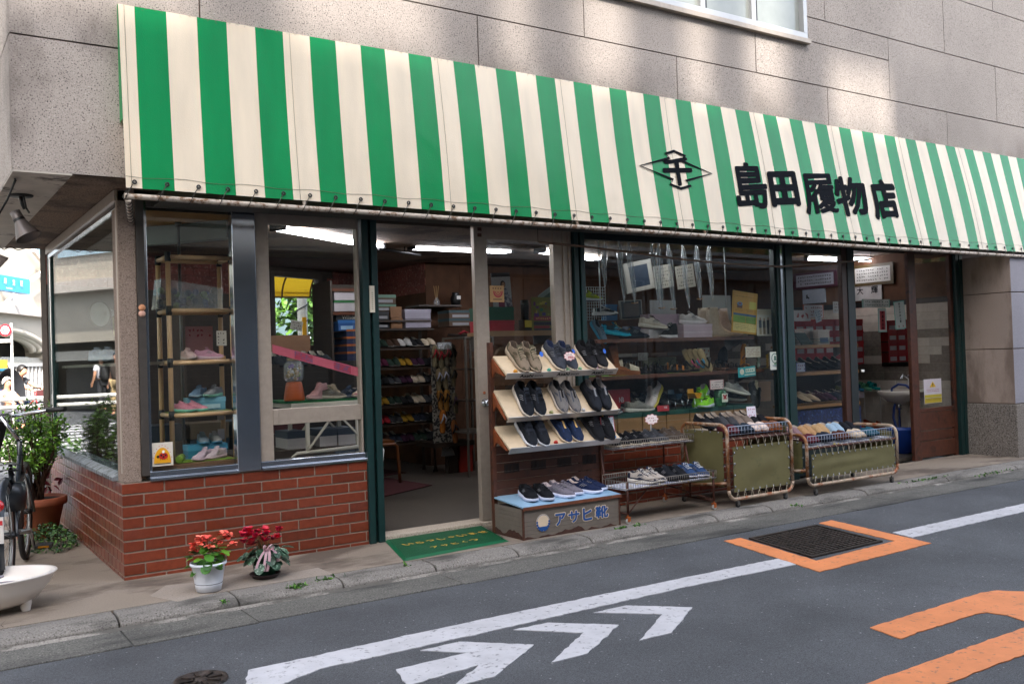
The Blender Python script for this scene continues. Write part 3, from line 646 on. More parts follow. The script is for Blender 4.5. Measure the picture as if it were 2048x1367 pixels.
# == foliage
LEAVES=[mat(c, .5, var=.25, sc=30, island=.35, trans=0)for c in('#3d5f1f', '#4f7424', '#2f4a1c')]
def leaf(mb, c, size, asp=.5, m=0, tilt=None):
 a=V3((random.gauss(0, 1), random.gauss(0, 1), random.gauss(0, .6))).normalized()
 nrm=(tilt or V3((random.gauss(0, .7), random.gauss(0, .7), 1))).normalized()
 b=nrm.cross(a)
 if b.length<.1:b=a.orthogonal()
 b=b.normalized()*size*asp/2; a=a*size
 n=a.cross(b).normalized()*size*.10
 mb.add([c, c+a*.35+b+n, c+a*.75+b*.7+n*.6, c+a, c+a*.75-b*.7+n*.6, c+a*.35-b+n], [(0, 1, 2, 3), (0, 3, 4, 5)], m)
def crown(mb, c, R, n, size, clumps=14, squash=.8):
 c=V3(c); cl=[]
 for _ in range(clumps):
  d=V3((random.gauss(0, 1), random.gauss(0, 1), random.gauss(0, .8))).normalized()*R*random.uniform(.35, .95); d.z*=squash
  cl.append((c+d, R*random.uniform(.22, .45), random.choice((0, 0, 1, 1, 2))))
 for _ in range(n):
  p, r, mm=random.choice(cl)
  d=V3((random.gauss(0, .5), random.gauss(0, .5), random.gauss(0, .5)))*r
  leaf(mb, p+d, size*random.uniform(.6, 1.3), .55, mm if random.random()<.8 else random.randrange(3))
 return[p for p, r, mm in cl]
BARK=mat('#4a3a2c', .9, var=.3, sc=14, bump=.4, bsc=30)
def tree(name, label, base, h, R, n, size, group=None):
 base=V3(base); t=thing(name, label, "tree", base, group); c=base+V3((0, 0, h))
 m=MB(); cl=crown(m, c, R, n, size, 22); m.build("crown", LEAVES, t)
 m=MB(); k=base+V3((.1, 0, h*.45)); m.tube([base, k, c-V3((0, 0, R*.3))], [.16, .12, .07], 9)
 for p in cl[:9]:m.tube([k.lerp(c, random.uniform(.0, .6)), (k+p)/2+V3((0, 0, .15)), p], [.06, .04, .015], 5)
 m.build("trunk", BARK, t); return t
tree("street_tree", "tall leafy green tree on the street behind the shop, seen through its back window", (8.2, 15.5, RZ), 2.9, 2.4, 5200, .26)
tree("street_tree", "smaller light green tree beside the white pole behind the shop", (6.4, 11.0, RZ), 1.75, .9, 1500, .16)
# == houses across the road (seen in the glass); unseen blocks added for shade
def house(label, x0, x1, h, y=-7.4, wall='#8d8f94', shut='#62707f', fascia='#2c2f33', up=True, name="opposite_building"):
 t=thing(name, label, "building", ((x0+x1)/2, y-3, RZ))
 m=MB(); m.box((x0, y-9, 2.75), (x1, y, h)); m.box((x0, y-9, RZ-.1), (x1, y-.25, 2.75)); m.build("wall", mat(wall, .8, var=.15, sc=2), t)
 m=MB(); m.box((x0+.02, y-.05, 2.6), (x1-.02, y+.5, 2.85)); m.build("canopy", mat(fascia, .6), t)
 m=MB(); n=max(1, round((x1-x0)/2.9)); L=(x1-x0)/n
 sm=mat(shut, .5, .2, var=.12, sc=3)
 for i in range(n):
  mm=MB(); a, b=x0+i*L+.12, x0+(i+1)*L-.12
  for k in range(26):mm.box((a, y-.245+.012*(k%2), k*.1), (b, y-.18, k*.1+.096))
  mm.build("shutter", sm, t)
 for r in range(int((h-3.6)/2.8)):
  for i in range(n):
   a, b=x0+i*L+.5, x0+(i+1)*L-.5; z=3.7+r*2.8
   mm=MB(); mm.box((a, y-.02, z), (b, y+.03, z+1.5)); wn=mm.build("window", mat('#c2c4c6', .4, .3), t)
   mm=MB(); mm.box((a+.06, y+.031, z+.06), (b-.06, y+.035, z+1.44)); mm.build("pane", mat('#4c5a66', .08, var=.2, coat=.6), wn)
 return t
house("grey house with blue grey roller shutters across the road, mirrored in the shop windows", -7.5, -.6, 6.4, wall='#b3b4b6', shut='#3f4a54')
house("pale house across the road with a dark canopy, mirrored in the long shop window", -.55, 5.0, 6.0, wall='#c2beb6', shut='#40505f')
house("grey house across the road opposite the right end of the shop", 5.05, 11, 6.4, wall='#aeb2b6', shut='#4a545e')
house("unseen low shed added across the road to keep sky out of the glass", 11.05, 34, 3.3, wall='#8f9296', shut='#4a545e')  # added out of view so the right hand glass mirrors no bright sky
h4=house("tall unseen block added behind the houses to carry a sun patterning frame", -10, 2.35, 18.15, -18., '#a9abad', '#8b96a0')  # unseen block put in to hold sun off the street and shop front
house("taller unseen block added across the road to shade the right end", 2.4, 11, 24, -18., '#a3a6aa', '#8b96a0')  # unseen, added to keep sun off the right of the upper wall
m=MB()
for x, ww in((-7.4, .5), (-4.1, .5), (-2.5, .5), (-1.75, .4), (-.72, .55), (.12, .4), (1.15, .55)):m.box((x-ww/2, -18.4, 18.15), (x+ww/2, -18.1, 21.6))
m.box((1.3, -18.4, 19.1), (2.35, -18.1, 22)); 
m.build("sun_pattern_frame", mat('#6b6f74', .6), h4)  # added bars above the unseen roof cut the sun into wall patches
ntm=bpy.data.materials.new("sun_dimming_screen"); ntm.use_nodes=True; _t=ntm.node_tree; _b=_t.nodes["Principled BSDF"]; _b.inputs['Base Color'].default_value=(.2, .22, .24, 1); _b.inputs['Alpha'].default_value=.40
m=MB(); m.box((-10, -18.04, 18.1), (2.35, -18.035, 21.6)); m.build("sun_dimming_screen", ntm, h4)  # added half clear sheet weakens the sun on the upper wall
# == station and the sunny street on the left
S0=PY(50, 742, 38.); SD=V3((.48, .877, 0)).normalized(); SN=V3((SD.y, -SD.x, 0))
MS=Matrix.Translation(V3((S0.x, S0.y, RZ)))@Matrix((SD, SN, V3((0, 0, 1)))).transposed().to_4x4()
def sp(px, py, off=0.):p=PP(px, py, S0+SN*off, SN); return(p-V3((S0.x, S0.y, RZ))).dot(SD), p.z-RZ
st=thing("station_building", "bright white station building with an arched opening across the sunny side street", "building", (S0.x, S0.y, RZ))
SW=mat('#b5ac9e', .7, var=.04, sc=1)
zl=sp(50, 626)[1]; za_=sp(60, 703)[1]
m=MB(); ac=sp(-35, 703)[0]; ar=sp(88, 703)[0]-ac; arz=sp(0, 660)[1]-za_
N_=24; arch=[(ac+ar*math.cos(math.pi*k/N_), za_+arz*1.15*math.sin(math.pi*k/N_))for k in range(N_+1)]
for(a0, c0), (a1, c1)in zip(arch, arch[1:]):m.prism([MS@V3((a0, 0, c0)), MS@V3((a1, 0, c1)), MS@V3((a1, 0, zl)), MS@V3((a0, 0, zl))], -SN*.8)
m.box((ac+ar, -.8, za_-.3), (26, 0, zl), 0, MS); m.box((-60, -.8, za_+.0), (ac-ar, 0, zl), 0, MS); m.box((-60, -1, zl), (26, -.03, 17), 0, MS)
m.box((-60, -6, 0), (26, -1.8, 17), 1, MS); m.build("wall", [SW, mat('#8d8b85', .8)], st)
m=MB()
for rr in(1.0, .93, .86):
 m.tube([MS@V3((ac+ar*rr*math.cos(math.pi*k/N_), .03-.35*(1-rr)*4, za_+arz*1.15*rr*math.sin(math.pi*k/N_)))for k in range(N_+1)], .16, 8)
m.build("arch_moulding", SW, st)
m=MB(); m.box((-60, -.02, zl-.12), (26, .35, zl+.22), 0, MS); m.build("ledge", mat('#c9beb4', .6), st)
m=MB(); a0, a1=sp(24, 715)[0], 26; m.box((-60, -1.7, za_-.55), (26, -.2, za_-.25), 0, MS); m.build("lintel", mat('#b7b2a8', .7), st)
m=MB(); m.box((ac-ar*.8, -1.6, za_-.25), (ac+ar*.78, -1.3, za_+arz), 0, MS); m.build("shutter", mat('#8d8672', .7, var=.1), st)
m=MB(); a, zt=sp(62, 718, -.25); b_, zb=sp(96, 736, -.25); m.box((a, -.35, zb), (b_, -.25, zt), 0, MS); m.build("window", mat('#3d4040', .2), st)
m=MB(); m.box((a-2.6, -.5, sp(40, 738)[1]), (a-.15, -.3, zt+.1), 0, MS); m.build("shutter", mat('#a9aaa6', .6), st)
m=MB()
for k in range(9):m.box((-52+k*5.6, -.05, zl+1.0), (-52+k*5.6+4.4, .04, zl+3.2), 0, MS); m.box((-52+k*5.6, -.05, zl+4), (-52+k*5.6+4.4, .04, zl+6.4), 0, MS)
m.build("window_band", mat('#9fb4c0', .15, var=.2, sc=.5), st)
m=MB()
for k in range(8):m.box((-54+k*6, -1.2, .2), (-54+k*6+5, -.9, za_-.7), 0, MS)
m.build("painted_opening_shade", mat('#3a3834', .6), st)  # dark boxes put the shade under the station canopy into colour
m=MB()
for p, q_ in(((66, 500), (95, 537)), ((95, 537), (62, 560)), ((0, 618), (32, 588))):
 a=sp(*p, .25); b_=sp(*q_, .25); m.bar(MS@V3((a[0], .25, a[1])), MS@V3((b_[0], .25, b_[1])), .14, .14)
m.bar(MS@V3((sp(92, 490)[0], .2, zl)), MS@V3((sp(92, 490)[0], .2, 12)), .2, .2)
m.build("steel_brace", mat('#cfc6bd', .6), st)
a, zt=sp(70, 500); m=MB(); m.prism([MS@V3((sp(70, 500)[0], .0, sp(70, 500)[1])), MS@V3((sp(92, 531)[0], .0, sp(92, 531)[1])), MS@V3((sp(92, 497)[0], .0, sp(92, 497)[1]+.6))], SN*.06); m.build("window", mat('#8aa3ad', .1), st)
sg=thing("station_sign", "light blue board with white characters and small Latin line on the station wall", "sign", MS@V3((sp(30, 570, 1.2)[0], 1.2, sp(30, 570, 1.2)[1])))
A=[sp(*q_, 1.2)for q_ in((-14, 546), (60, 559), (60, 588), (-14, 577))]
m=MB(); m.prism([MS@V3((a, 1.2, z))for a, z in A], -SN*.35); m.build("board", mat('#1f9ad6', .4), sg)
def stext(body, px, py, hpx, parent, col, off=1.2, wt=.01):
 a, z=sp(px, py, off); a2, z2=sp(px, py+hpx, off)
 letters("lettering", body, MS@V3((a, off, z)), SD, (0, 0, 1), h=abs(z-z2), m=col, parent=parent, weight=wt, off=.03)
LW=mat('#ffffff', .5)
for ch, px, py in(("経", 9, 561), ("堂", 26, 564.5), ("駅", 41.5, 567)):stext(ch, px, py, 11.5, sg, LW)
stext("Kyodo Station", 17, 576.5, 4.5, sg, LW)
for q_ in(5, 45):
 a, z=sp(q_, 575, 1.0); m=MB(); m.bar(MS@V3((a, .86, z)), MS@V3((a, -.02, z+.3)), .12, .12); m.build("bracket", mat('#8b847c', .5), sg)
A=[sp(*q_, .6)for q_ in((25, 738), (91, 738), (91, 752), (25, 752))]
t=thing("green_banner", "long green banner with white print on the station frontage", "banner", MS@V3((A[0][0], .6, A[2][1])))
m=MB(); m.prism([MS@V3((a, .6, z))for a, z in A], -SN*.1); m.build("board", mat('#2f8f4a', .5), t)
for a, b_ in((30, 46), (64, 68), (70, 86)):
 p, q_=sp(a, 744, .62), sp(b_, 747, .62); m=MB(); m.box((p[0], .602, q_[1]), (q_[0], .61, p[1]), 0, MS); m.build("print_bar", LW, t)
A=[sp(*q_, .5)for q_ in((-6, 719), (15, 719), (15, 741), (-6, 741))]
t=thing("yellow_poster", "yellow poster with a blue foot on the station frontage beside the sign pole", "poster", MS@V3((A[0][0], .5, A[2][1])))
m=MB(); m.prism([MS@V3((a, .5, z))for a, z in A], -SN*.06); z0_, z1_=A[2][1], A[0][1]; m.build("sheet", mat('#e0b12a', .5), t)
m=MB(); m.box((A[0][0], .502, z0_), (A[1][0], .51, z0_+(z1_-z0_)*.22), 0, MS); m.build("footer", mat('#1f86a8', .5), t)
m=MB(); a=sp(22, 752, 1.5)[0]; b_=12.
k=a
while k<b_:m.box((k, 1.45, .12), (k+.12, 1.55, 1.55), 0, MS); k+=.34
m.box((a, 1.42, 1.5), (b_, 1.58, 1.62), 0, MS); m.box((a, 1.3, 0), (b_, 1.7, .22), 0, MS)
t=m.build("railing", mat('#b9b6b3', .5), None); tag(t, "grey slatted railing standing along the front of the station", "railing")
def disc(mb, c, r, n, xd, up, th, m=0, k=28):
 mb.prism([c+xd*r*math.cos(2*math.pi*i/k)+up*r*math.sin(2*math.pi*i/k)for i in range(k)], n*th, m)
Y=14.; c=PY(12, 660, Y); xd=V3((RT.x, RT.y, 0)).normalized(); n=V3((-FW.x, -FW.y, 0)).normalized(); zu=V3((0, 0, 1)); px2=(PY(28, 660, Y)-PY(12, 660, Y)).dot(xd)/16
ss=thing("speed_limit_sign", "round red ringed speed limit sign with blue 30 on a white pole", "traffic sign", (PY(22, 800, Y).x, Y, RZ))
m=MB(); disc(m, c, 16*px2, n, xd, zu, .03); m.build("red_ring", mat('#c8202c', .4), ss)
m=MB(); disc(m, c+n*.031, 11.3*px2, n, xd, zu, .004); m.build("white_face", WHITE, ss)
letters("numeral", "30", c+n*.036, xd, zu, h=12.5*px2, m=mat('#1b4aa0', .4), parent=ss, weight=.03)
m=MB(); a=PY(12, 681, Y); m.prism([a+xd*u_*px2+zu*v_*px2 for u_, v_ in((-18, 4.6), (14, 4.6), (14, -4.6), (-18, -4.6))], n*.02); m.build("arrow_plate", WHITE, ss)
m=MB(); m.prism([a+n*.021+xd*u_*px2+zu*v_*px2 for u_, v_ in((-16, .8), (5, .8), (5, 2.4), (11, 0), (5, -2.4), (5, -.8), (-16, -.8))], n*.003); m.build("arrow", mat('#c8202c', .4), ss)
p=PY(22, 700, Y)-n*.03; m=MB(); m.tube([(p.x, p.y, RZ), (p.x, p.y, PY(22, 646, Y).z)], 3.0*px2, 12); m.build("pole", WHITE, ss)
t=thing("guard_rail", "low white tubular guard rail across the sunny side street", "guard rail", (-1., 9.2, RZ))
m=MB(); z1_=PY(50, 797, 9.2).z; z2_=PY(50, 813, 9.2).z
for z in(z1_, z2_):m.tube([(-5, 9.2, z), (.9, 9.2, z)], .03, 10)
m.build("rail", mat('#d9d7d3', .4, .2), t)
for x in(-4.6, -2.4, -.45, .85):m=MB(); m.tube([(x, 9.2, RZ), (x, 9.2, z1_)], .035, 10); m.build("post", mat('#d9d7d3', .4, .2), t)
for k in range(9):
 m=MB(); m.prism([(-7.5, 10.2+k*.95, RZ+.001), (-1.0, 10.2+k*.95, RZ+.001), (-1.0, 10.65+k*.95, RZ+.001), (-7.5, 10.65+k*.95, RZ+.001)], (0, 0, .004)); struct("crossing_stripe", m, LINE)
m=MB(); m.prism([(-.6, 9.6, RZ+.001), (6, 9.6, RZ+.001), (6, 15, RZ+.001), (-.6, 13, RZ+.001)], (0, 0, .1)); struct("far_pavement", m, mat('#a8a29a', .85, var=.1, sc=3))
m=MB()
for _ in range(900):
 p=V3((random.uniform(-1.2, 1.2), 9.55+random.uniform(-.12, .2), RZ+.05+abs(random.gauss(0, .13)))); leaf(m, p, .07, .6, random.randrange(3))
tag(m.build("low_hedge", LEAVES), "loose low green hedge behind the white guard rail", "hedge")
# == things behind the back window
def bw(px, py, y):return PY(px, py, y)
ya=thing("yellow_awning", "yellow barrel awning with wire frame behind the shop, seen through the back window", "awning", bw(590, 580, 7.2))
YEL=bpy.data.materials.new("yellow_canvas"); YEL.use_nodes=True; _n=YEL.node_tree.nodes; _b=_n["Principled BSDF"]; _b.inputs['Base Color'].default_value=(.80, .42, .02, 1)
_tl=_n.new("ShaderNodeBsdfTranslucent"); _tl.inputs[0].default_value=(.95, .55, .03, 1); _mx=_n.new("ShaderNodeMixShader"); _mx.inputs[0].default_value=.6
YEL.node_tree.links.new(_b.outputs[0], _mx.inputs[1]); YEL.node_tree.links.new(_tl.outputs[0], _mx.inputs[2]); YEL.node_tree.links.new(_mx.outputs[0], _n["Material Output"].inputs[0])
pl, pr_=bw(470, 590, 7.2), bw(650, 590, 7.2); zt_=bw(590, 530, 7.2).z; zb_=bw(590, 588, 7.2).z
arc=[(math.cos(math.pi/2*k/8), math.sin(math.pi/2*k/8))for k in range(9)]
m=MB(); m.grid([[V3((pl.x+(pr_.x-pl.x)*i/6, 7.0+.8*c_, zb_+(zt_-zb_)*s_))for c_, s_ in arc]for i in range(7)]); m.build("canvas", YEL, ya)
for i in range(0, 7, 2):
 m=MB(); x=pl.x+(pr_.x-pl.x)*i/6; m.tube([V3((x, 6.99+.8*c_, zb_+(zt_-zb_)*s_))for c_, s_ in arc], .014, 6); m.build("hoop", mat('#6b5330', .5), ya)
m=MB(); m.tube([(pl.x, 7.8, zb_), (pr_.x, 7.8, zb_)], .016, 6); m.tube([(pl.x, 7.8, zb_+.07), (pr_.x, 7.8, zb_+.07)], .010, 6); m.build("front_rail", mat('#8d7a50', .5), ya)
p=bw(605, 640, 8.6); t=thing("wrapped_pole", "white pole wound with cable carrying a narrow yellow sign behind the shop", "pole", (p.x, 8.6, RZ))
m=MB(); m.tube([(p.x, 8.6, RZ), (p.x, 8.6, 3.6)], .082, 14); m.build("pole", mat('#d7d5cf', .6), t)
m=MB(); m.tube([(p.x+.09*math.cos(k*.7), 8.6+.09*math.sin(k*.7), .2+k*.028)for k in range(110)], .009, 5); m.build("cable", mat('#3f4145', .6), t)
a, b_=bw(604, 634, 8.5), bw(611, 690, 8.5); m=MB(); m.box((a.x, 8.48, b_.z), (b_.x+.02, 8.505, a.z)); m.build("sign_strip", mat('#e0a512', .5), t)
m=MB(); m.box((-6, 18.5, RZ), (26, 30, 3.4)); m.box((6, 22, 3.4), (30, 34, 9)); tag(m.build("distant_house", mat('#a3b0b4', .7, var=.2, sc=.6)), "pale house front far behind the shop, glimpsed through the back window", "house")if False else None
t=thing("distant_house", "pale grey house far behind the shop, glimpsed through the back window", "house", (13, 24, RZ))
m=MB(); m.box((6, 21, RZ), (24, 30, 5.2)); m.build("wall", mat('#a3b0b4', .7, var=.2, sc=.6), t)
for k in range(6):m=MB(); m.box((7+k*2.8, 20.9, 1.5), (9+k*2.8, 20.99, 3.2)); m.build("window", mat('#55656c', .2), t)
m=MB(); m.prism([(5.6, 20.6, 5.2), (24.4, 20.6, 5.2), (24.4, 25.5, 7.4), (5.6, 25.5, 7.4)], (0, 0, .2)); m.build("roof", mat('#5c5f63', .6), t)
# == shoes
def lerp_tab(tab, t):
 for(a, x), (b, y)in zip(tab, tab[1:]):
  if t<=b:k=(t-a)/(b-a)if b>a else 0; k=k*k*(3-2*k); return x+(y-x)*k
 return tab[-1][1]
KIND={'run':dict(L=.275, w=[(0, .020), (.04, .031), (.15, .036), (.40, .038), (.70, .0485), (.86, .043), (.96, .026), (1, .010)], h=[(0, .092), (.06, .098), (.18, .082), (.30, .088), (.42, .104), (.60, .078), (.80, .056), (.93, .046), (1, .034)], ce=.40, sole=[(0, .038), (.15, .034), (.5, .026), (.8, .023), (1, .026)], flare=.006, laces=5, tongue=1), 'slip':dict(L=.265, w=[(0, .020), (.04, .031), (.15, .036), (.40, .037), (.70, .047), (.86, .042), (.96, .026), (1, .010)], h=[(0, .082), (.06, .088), (.18, .072), (.30, .076), (.42, .090), (.60, .070), (.80, .052), (.93, .043), (1, .032)], ce=.40, sole=[(0, .034), (.15, .030), (.5, .024), (.8, .022), (1, .025)], flare=.005, gore=1), 'knit':dict(L=.27, w=[(0, .020), (.04, .031), (.15, .036), (.40, .037), (.70, .048), (.86, .042), (.96, .026), (1, .010)], h=[(0, .080), (.06, .086), (.18, .064), (.30, .066), (.42, .084), (.60, .070), (.80, .052), (.93, .043), (1, .032)], ce=.40, sole=[(0, .040), (.15, .034), (.5, .026), (.8, .024), (1, .028)], flare=.007, laces=4, tongue=.6), 'velcro':dict(L=.265, w=[(0, .020), (.04, .031), (.15, .036), (.40, .038), (.70, .048), (.86, .043), (.96, .026), (1, .010)], h=[(0, .086), (.06, .092), (.18, .078), (.30, .082), (.42, .098), (.60, .076), (.80, .055), (.93, .046), (1, .034)], ce=.40, sole=[(0, .038), (.15, .034), (.5, .027), (.8, .024), (1, .027)], flare=.006, straps=2, tongue=.8), 'high':dict(L=.27, w=[(0, .022), (.04, .031), (.15, .035), (.40, .036), (.70, .046), (.86, .042), (.96, .027), (1, .012)], h=[(0, .145), (.06, .148), (.18, .145), (.30, .142), (.38, .138), (.60, .080), (.80, .052), (.93, .046), (1, .036)], ce=.36, sole=[(0, .030), (.5, .026), (1, .030)], flare=.003, laces=7, tongue=.8), 'flat':dict(L=.245, w=[(0, .018), (.04, .027), (.15, .031), (.40, .031), (.70, .041), (.86, .036), (.96, .022), (1, .009)], h=[(0, .062), (.06, .066), (.20, .052), (.40, .044), (.60, .048), (.72, .046), (.90, .036), (1, .024)], ce=.60, sole=[(0, .026), (.2, .02), (.35, .010), (1, .010)], flare=.002, insole=1), 'loafer':dict(L=.25, w=[(0, .020), (.04, .030), (.15, .034), (.40, .035), (.70, .046), (.86, .041), (.96, .026), (1, .010)], h=[(0, .070), (.06, .075), (.20, .062), (.38, .060), (.50, .074), (.65, .066), (.82, .050), (1, .030)], ce=.48, sole=[(0, .034), (.3, .024), (1, .020)], flare=.003, insole=1, band=1), 'mule':dict(L=.255, w=[(0, .022), (.04, .030), (.15, .034), (.40, .036), (.70, .047), (.86, .043), (.96, .028), (1, .012)], h=[(0, .03), (.48, .078), (.62, .078), (.82, .056), (1, .032)], ce=.46, sole=[(0, .030), (.3, .024), (1, .020)], flare=.003, backless=1), 'boot':dict(L=.28, w=[(0, .026), (.04, .034), (.15, .038), (.40, .040), (.70, .047), (.86, .042), (.96, .027), (1, .012)], h=[(0, .30), (.05, .30), (.15, .30), (.36, .30), (.44, .18), (.50, .125), (.60, .092), (.80, .060), (1, .036)], ce=.37, sole=[(0, .028), (.3, .022), (1, .02)], flare=.004), }
SHOE={}
def shoe_parts(kind):
 """unit meshes (heel at -L/2, toe at +L/2, sole on z=0): list of (part name, MB, slots)"""
 if kind in SHOE:return SHOE[kind]
 K=KIND[kind]; L=K['L']; out=[]
 T=[0, .012, .035, .07, .12, .18, .24, .30, .35, .39, .43, .47, .52, .57, .62, .68, .74, .80, .86, .91, .95, .98, 1]
 W=lambda t:lerp_tab(K['w'], t)
 ZS=lambda t:lerp_tab(K['sole'], t)
 ZB=lambda t:.016*max(0, (t-.72)/.28)**2+.008*max(0, (.08-t)/.08)**1.5
 H=lambda t:lerp_tab(K['h'], t)
 X=lambda t:(t-.5)*L
 YC=lambda t:.006*math.sin(math.pi*min(max((t-.35)/.65, 0), 1))
 def S(t, a, off=0.):
  th=a*math.pi/2; ww=W(t); zs=ZS(t); hh=max(H(t)-zs, .004)
  y=ww*math.copysign(abs(math.sin(th))**.8, th); z=zs+hh*math.cos(th)**.62
  e=.04; n=V3((0, math.sin(th), math.cos(th)+.15)).normalized()
  return V3((X(t), YC(t)+y, z))+n*off
 ce=K['ce']; rows=[]; N=18; bl=K.get('backless')
 for t in T:
  if bl and t<ce:continue
  r=[]
  for j in range(N+1):
   a=1-2*j/N; p=S(t, a)
   if not bl and .03<t<ce+.001:
    u=abs(a); sg=1 if a>0 else-1; zs=ZS(t); hh=H(t)-zs; ww=W(t)
    op=min(1, (t-.03)/.05)if t<.08 else 1
    if u>.44:q=(1-u)/.56; y=ww*(1-.20*q*q); z=zs+hh*(q**.85)
    elif u>.30:y=ww*.70; z=zs+hh*.995
    elif u>.20:y=ww*.60; z=zs+hh*.80
    elif u>.08:y=ww*.52; z=zs+.012
    else:y=0.; z=zs+.010
    p=V3((X(t), YC(t)+sg*y*(1 if u>1e-6 else 0), z*op+p.z*(1-op)))
   r.append(p)
  rows.append(r)
 nT=[t for t in T if not(bl and t<ce)]
 mb=MB()
 def mf(i, j):
  t=(nT[i]+nT[i+1])/2; u=abs(1-2*(j+.5)/N)
  if not bl and t<ce and u<.36:return 2
  if t>.90 and u>.30:return 1
  if t<.10 and u>.55 and not bl:return 1
  if u>.86:return 1
  return 0
 mb.grid(rows, mf=mf)
 if not bl:mb.add(rows[0], [tuple(range(N+1))], 1, True)
 mb.add(rows[-1], [tuple(range(N, -1, -1))], 1, True)
 if kind not in('boot', 'mule', 'loafer', 'flat'):
  for sg in(-1, 1):
   mb.grid([[S(ce+.02+(.70-ce)*i/7, sg*(.20+.17*j/2), .0016)for j in range(3)]for i in range(8)], 1)
   mb.grid([[S(.36+.14*i/6+.12*j/3, sg*(.52+.34*(1-i/6)-.04), .0014)for j in range(3)]for i in range(7)], 1)
 out.append(('upper', mb, ('main', 'over', 'line')))
 mb=MB(); g=[]; fl=K['flare']
 for t in T:
  w_=W(t)+fl*(.3+.7*math.sin(math.pi*min(t*1.1, 1)))+.001; zs=ZS(t)+.002; zb=ZB(t); y=YC(t); zm=zb+(zs-zb)*.55
  pr=[(0, zb), (w_*.86, zb), (w_*.97, zb+.004), (w_, zm), (w_-.0015, zs-.001), (w_-.005, zs), (0, zs)]
  xx=X(t)+(fl*.9 if t>.97 else(-fl*.9 if t<.02 else 0))
  g.append([V3((xx, y+yy, z))for yy, z in pr]+[V3((xx, y-yy, z))for yy, z in pr[-2::-1]])
 mb.grid(g, mf=lambda i, j:1 if j in(0, 1, 10, 11)else 0)
 mb.add(g[0], [tuple(range(len(g[0])))], 0); mb.add(g[-1], [tuple(range(len(g[0])-1, -1, -1))], 0)
 if bl:mb.grid([[V3((X(t), YC(t)+W(t)*.9*k, ZS(t)+.0035))for k in(-1, -.5, 0, .5, 1)]for t in[.02, .06, .15, .25, .36, .5, .6]], 2)
 out.append(('sole', mb, ('sole', 'out', 'line')))
 if K.get('tongue'):
  mb=MB(); b=ce+.10; kk=K['tongue']; g=[]
  for i in range(6):
   q=i/5; t=b-(b-ce+.045*kk)*q; base=S(b, 0).z+(H(ce)+.020*kk-S(b, 0).z)*q**.8
   g.append([V3((X(t), YC(t)+.021*k, base-.006*k*k))for k in(-1, -.5, 0, .5, 1)])
  mb.grid(g); mb.grid([[p-V3((.004, 0, .002))for p in r]for r in g]); out.append(('tongue', mb, ('over', )))
 if K.get('laces')and kind!='high':
  mb=MB()
  for sg in(-1, 1):
   for q in range(3):mb.grid([[S(.40+q*.05+.10*i/5+.020*j, sg*(.86-.36*i/5), .0030)for j in range(2)]for i in range(6)])
  for i in range(2):mb.grid([[S(ce-.02-.03*j, -.16+.32*i, .02)for j in range(2)]for i in range(2)])if False else None
  out.append(('side_mark', mb, ('mark', )))
 if K.get('laces'):
  mb=MB(); n=K['laces']
  for i in range(n):
   t0=ce+.035+(.66-ce-.03)*i/(n-1); t1=t0+.022*(1 if i%2 else-1)
   mb.tube([S(t0+(t1-t0)*k/6, -.27+.54*k/6, .0042+.002*math.sin(math.pi*k/6))for k in range(7)], .0022, 5)
  t=ce+.02
  for sg in(-1, 1):mb.tube([S(t, 0, .006), S(t+.01, sg*.12, .017), S(t+.03, sg*.26, .013), S(t+.05, sg*.34, .006)], .0019, 5)
  out.append(('laces', mb, ('lace', )))
 if K.get('gore'):
  mb=MB(); mb.grid([[S(ce+.01+.22*i/8, -.075+.15*k/3, .002)for k in range(4)]for i in range(9)]); out.append(('zip_strip', mb, ('lace', )))
 if K.get('straps'):
  mb=MB()
  for c in(.47, .60):mb.grid([[S(c-.038+.076*k/2, -.50+.95*i/12, .0045)for k in range(3)]for i in range(13)])
  out.append(('strap', mb, ('over', )))
 if K.get('band'):
  mb=MB(); mb.grid([[S(.53+.07*k/2, -.55+1.1*i/12, .003)for k in range(3)]for i in range(13)]); out.append(('strap', mb, ('over', )))
 SHOE[kind]=out; return out
SMAT={}
def cm(c, rough=.85):
 if not isinstance(c, str):return c
 k=(c, rough)
 if k not in SMAT:SMAT[k]=mat(c, rough, var=.14, sc=70, bump=.2, bsc=420, spec=.18)
 return SMAT[k]
SMESH={}
def shoe(name, kind, cols, M, label, cat, group, whole=False, scale=1.):
 """one shoe; cols: main, over, line, sole, out, lace. whole: small ones become a single mesh"""
 d=dict(main='#444', mark='#77777b', over=None, line='#1c1c1e', sole='#d8d5cf', out='#3a3a3a', lace='#222'); d.update(cols)
 if d['over']is None:d['over']=d['main']
 if scale!=1:M=M@Matrix.Scale(scale, 4)
 key=(kind, tuple(sorted((a, str(b))for a, b in d.items())), whole)
 if key not in SMESH:
  if whole:
   mb=MB(); mats=[]
   for pn, p, sl in shoe_parts(kind):
    idx=[len(mats)+i for i in range(len(sl))]; mats+=[cm(d[s])for s in sl]
    b=len(mb.v); mb.v+=p.v; mb.f+=[tuple(i+b for i in f)for f in p.f]; mb.m+=[idx[k]for k in p.m]; mb.s+=p.s
   SMESH[key]=mb.mesh(name, mats)
  else:SMESH[key]=[(pn, p.mesh(pn, [cm(d[s])for s in sl]))for pn, p, sl in shoe_parts(kind)]
 if whole:
  o=bpy.data.objects.new(name, SMESH[key]); COL.objects.link(o); o.matrix_world=M; return tag(o, label, cat, group)
 t=bpy.data.objects.new(name, None); t.empty_display_size=.05; COL.objects.link(t); t.matrix_world=M; tag(t, label, cat, group)
 for pn, me in SMESH[key]:
  o=bpy.data.objects.new(pn, me); COL.objects.link(o); o.parent=t
 return t
JIT=random.Random(21)
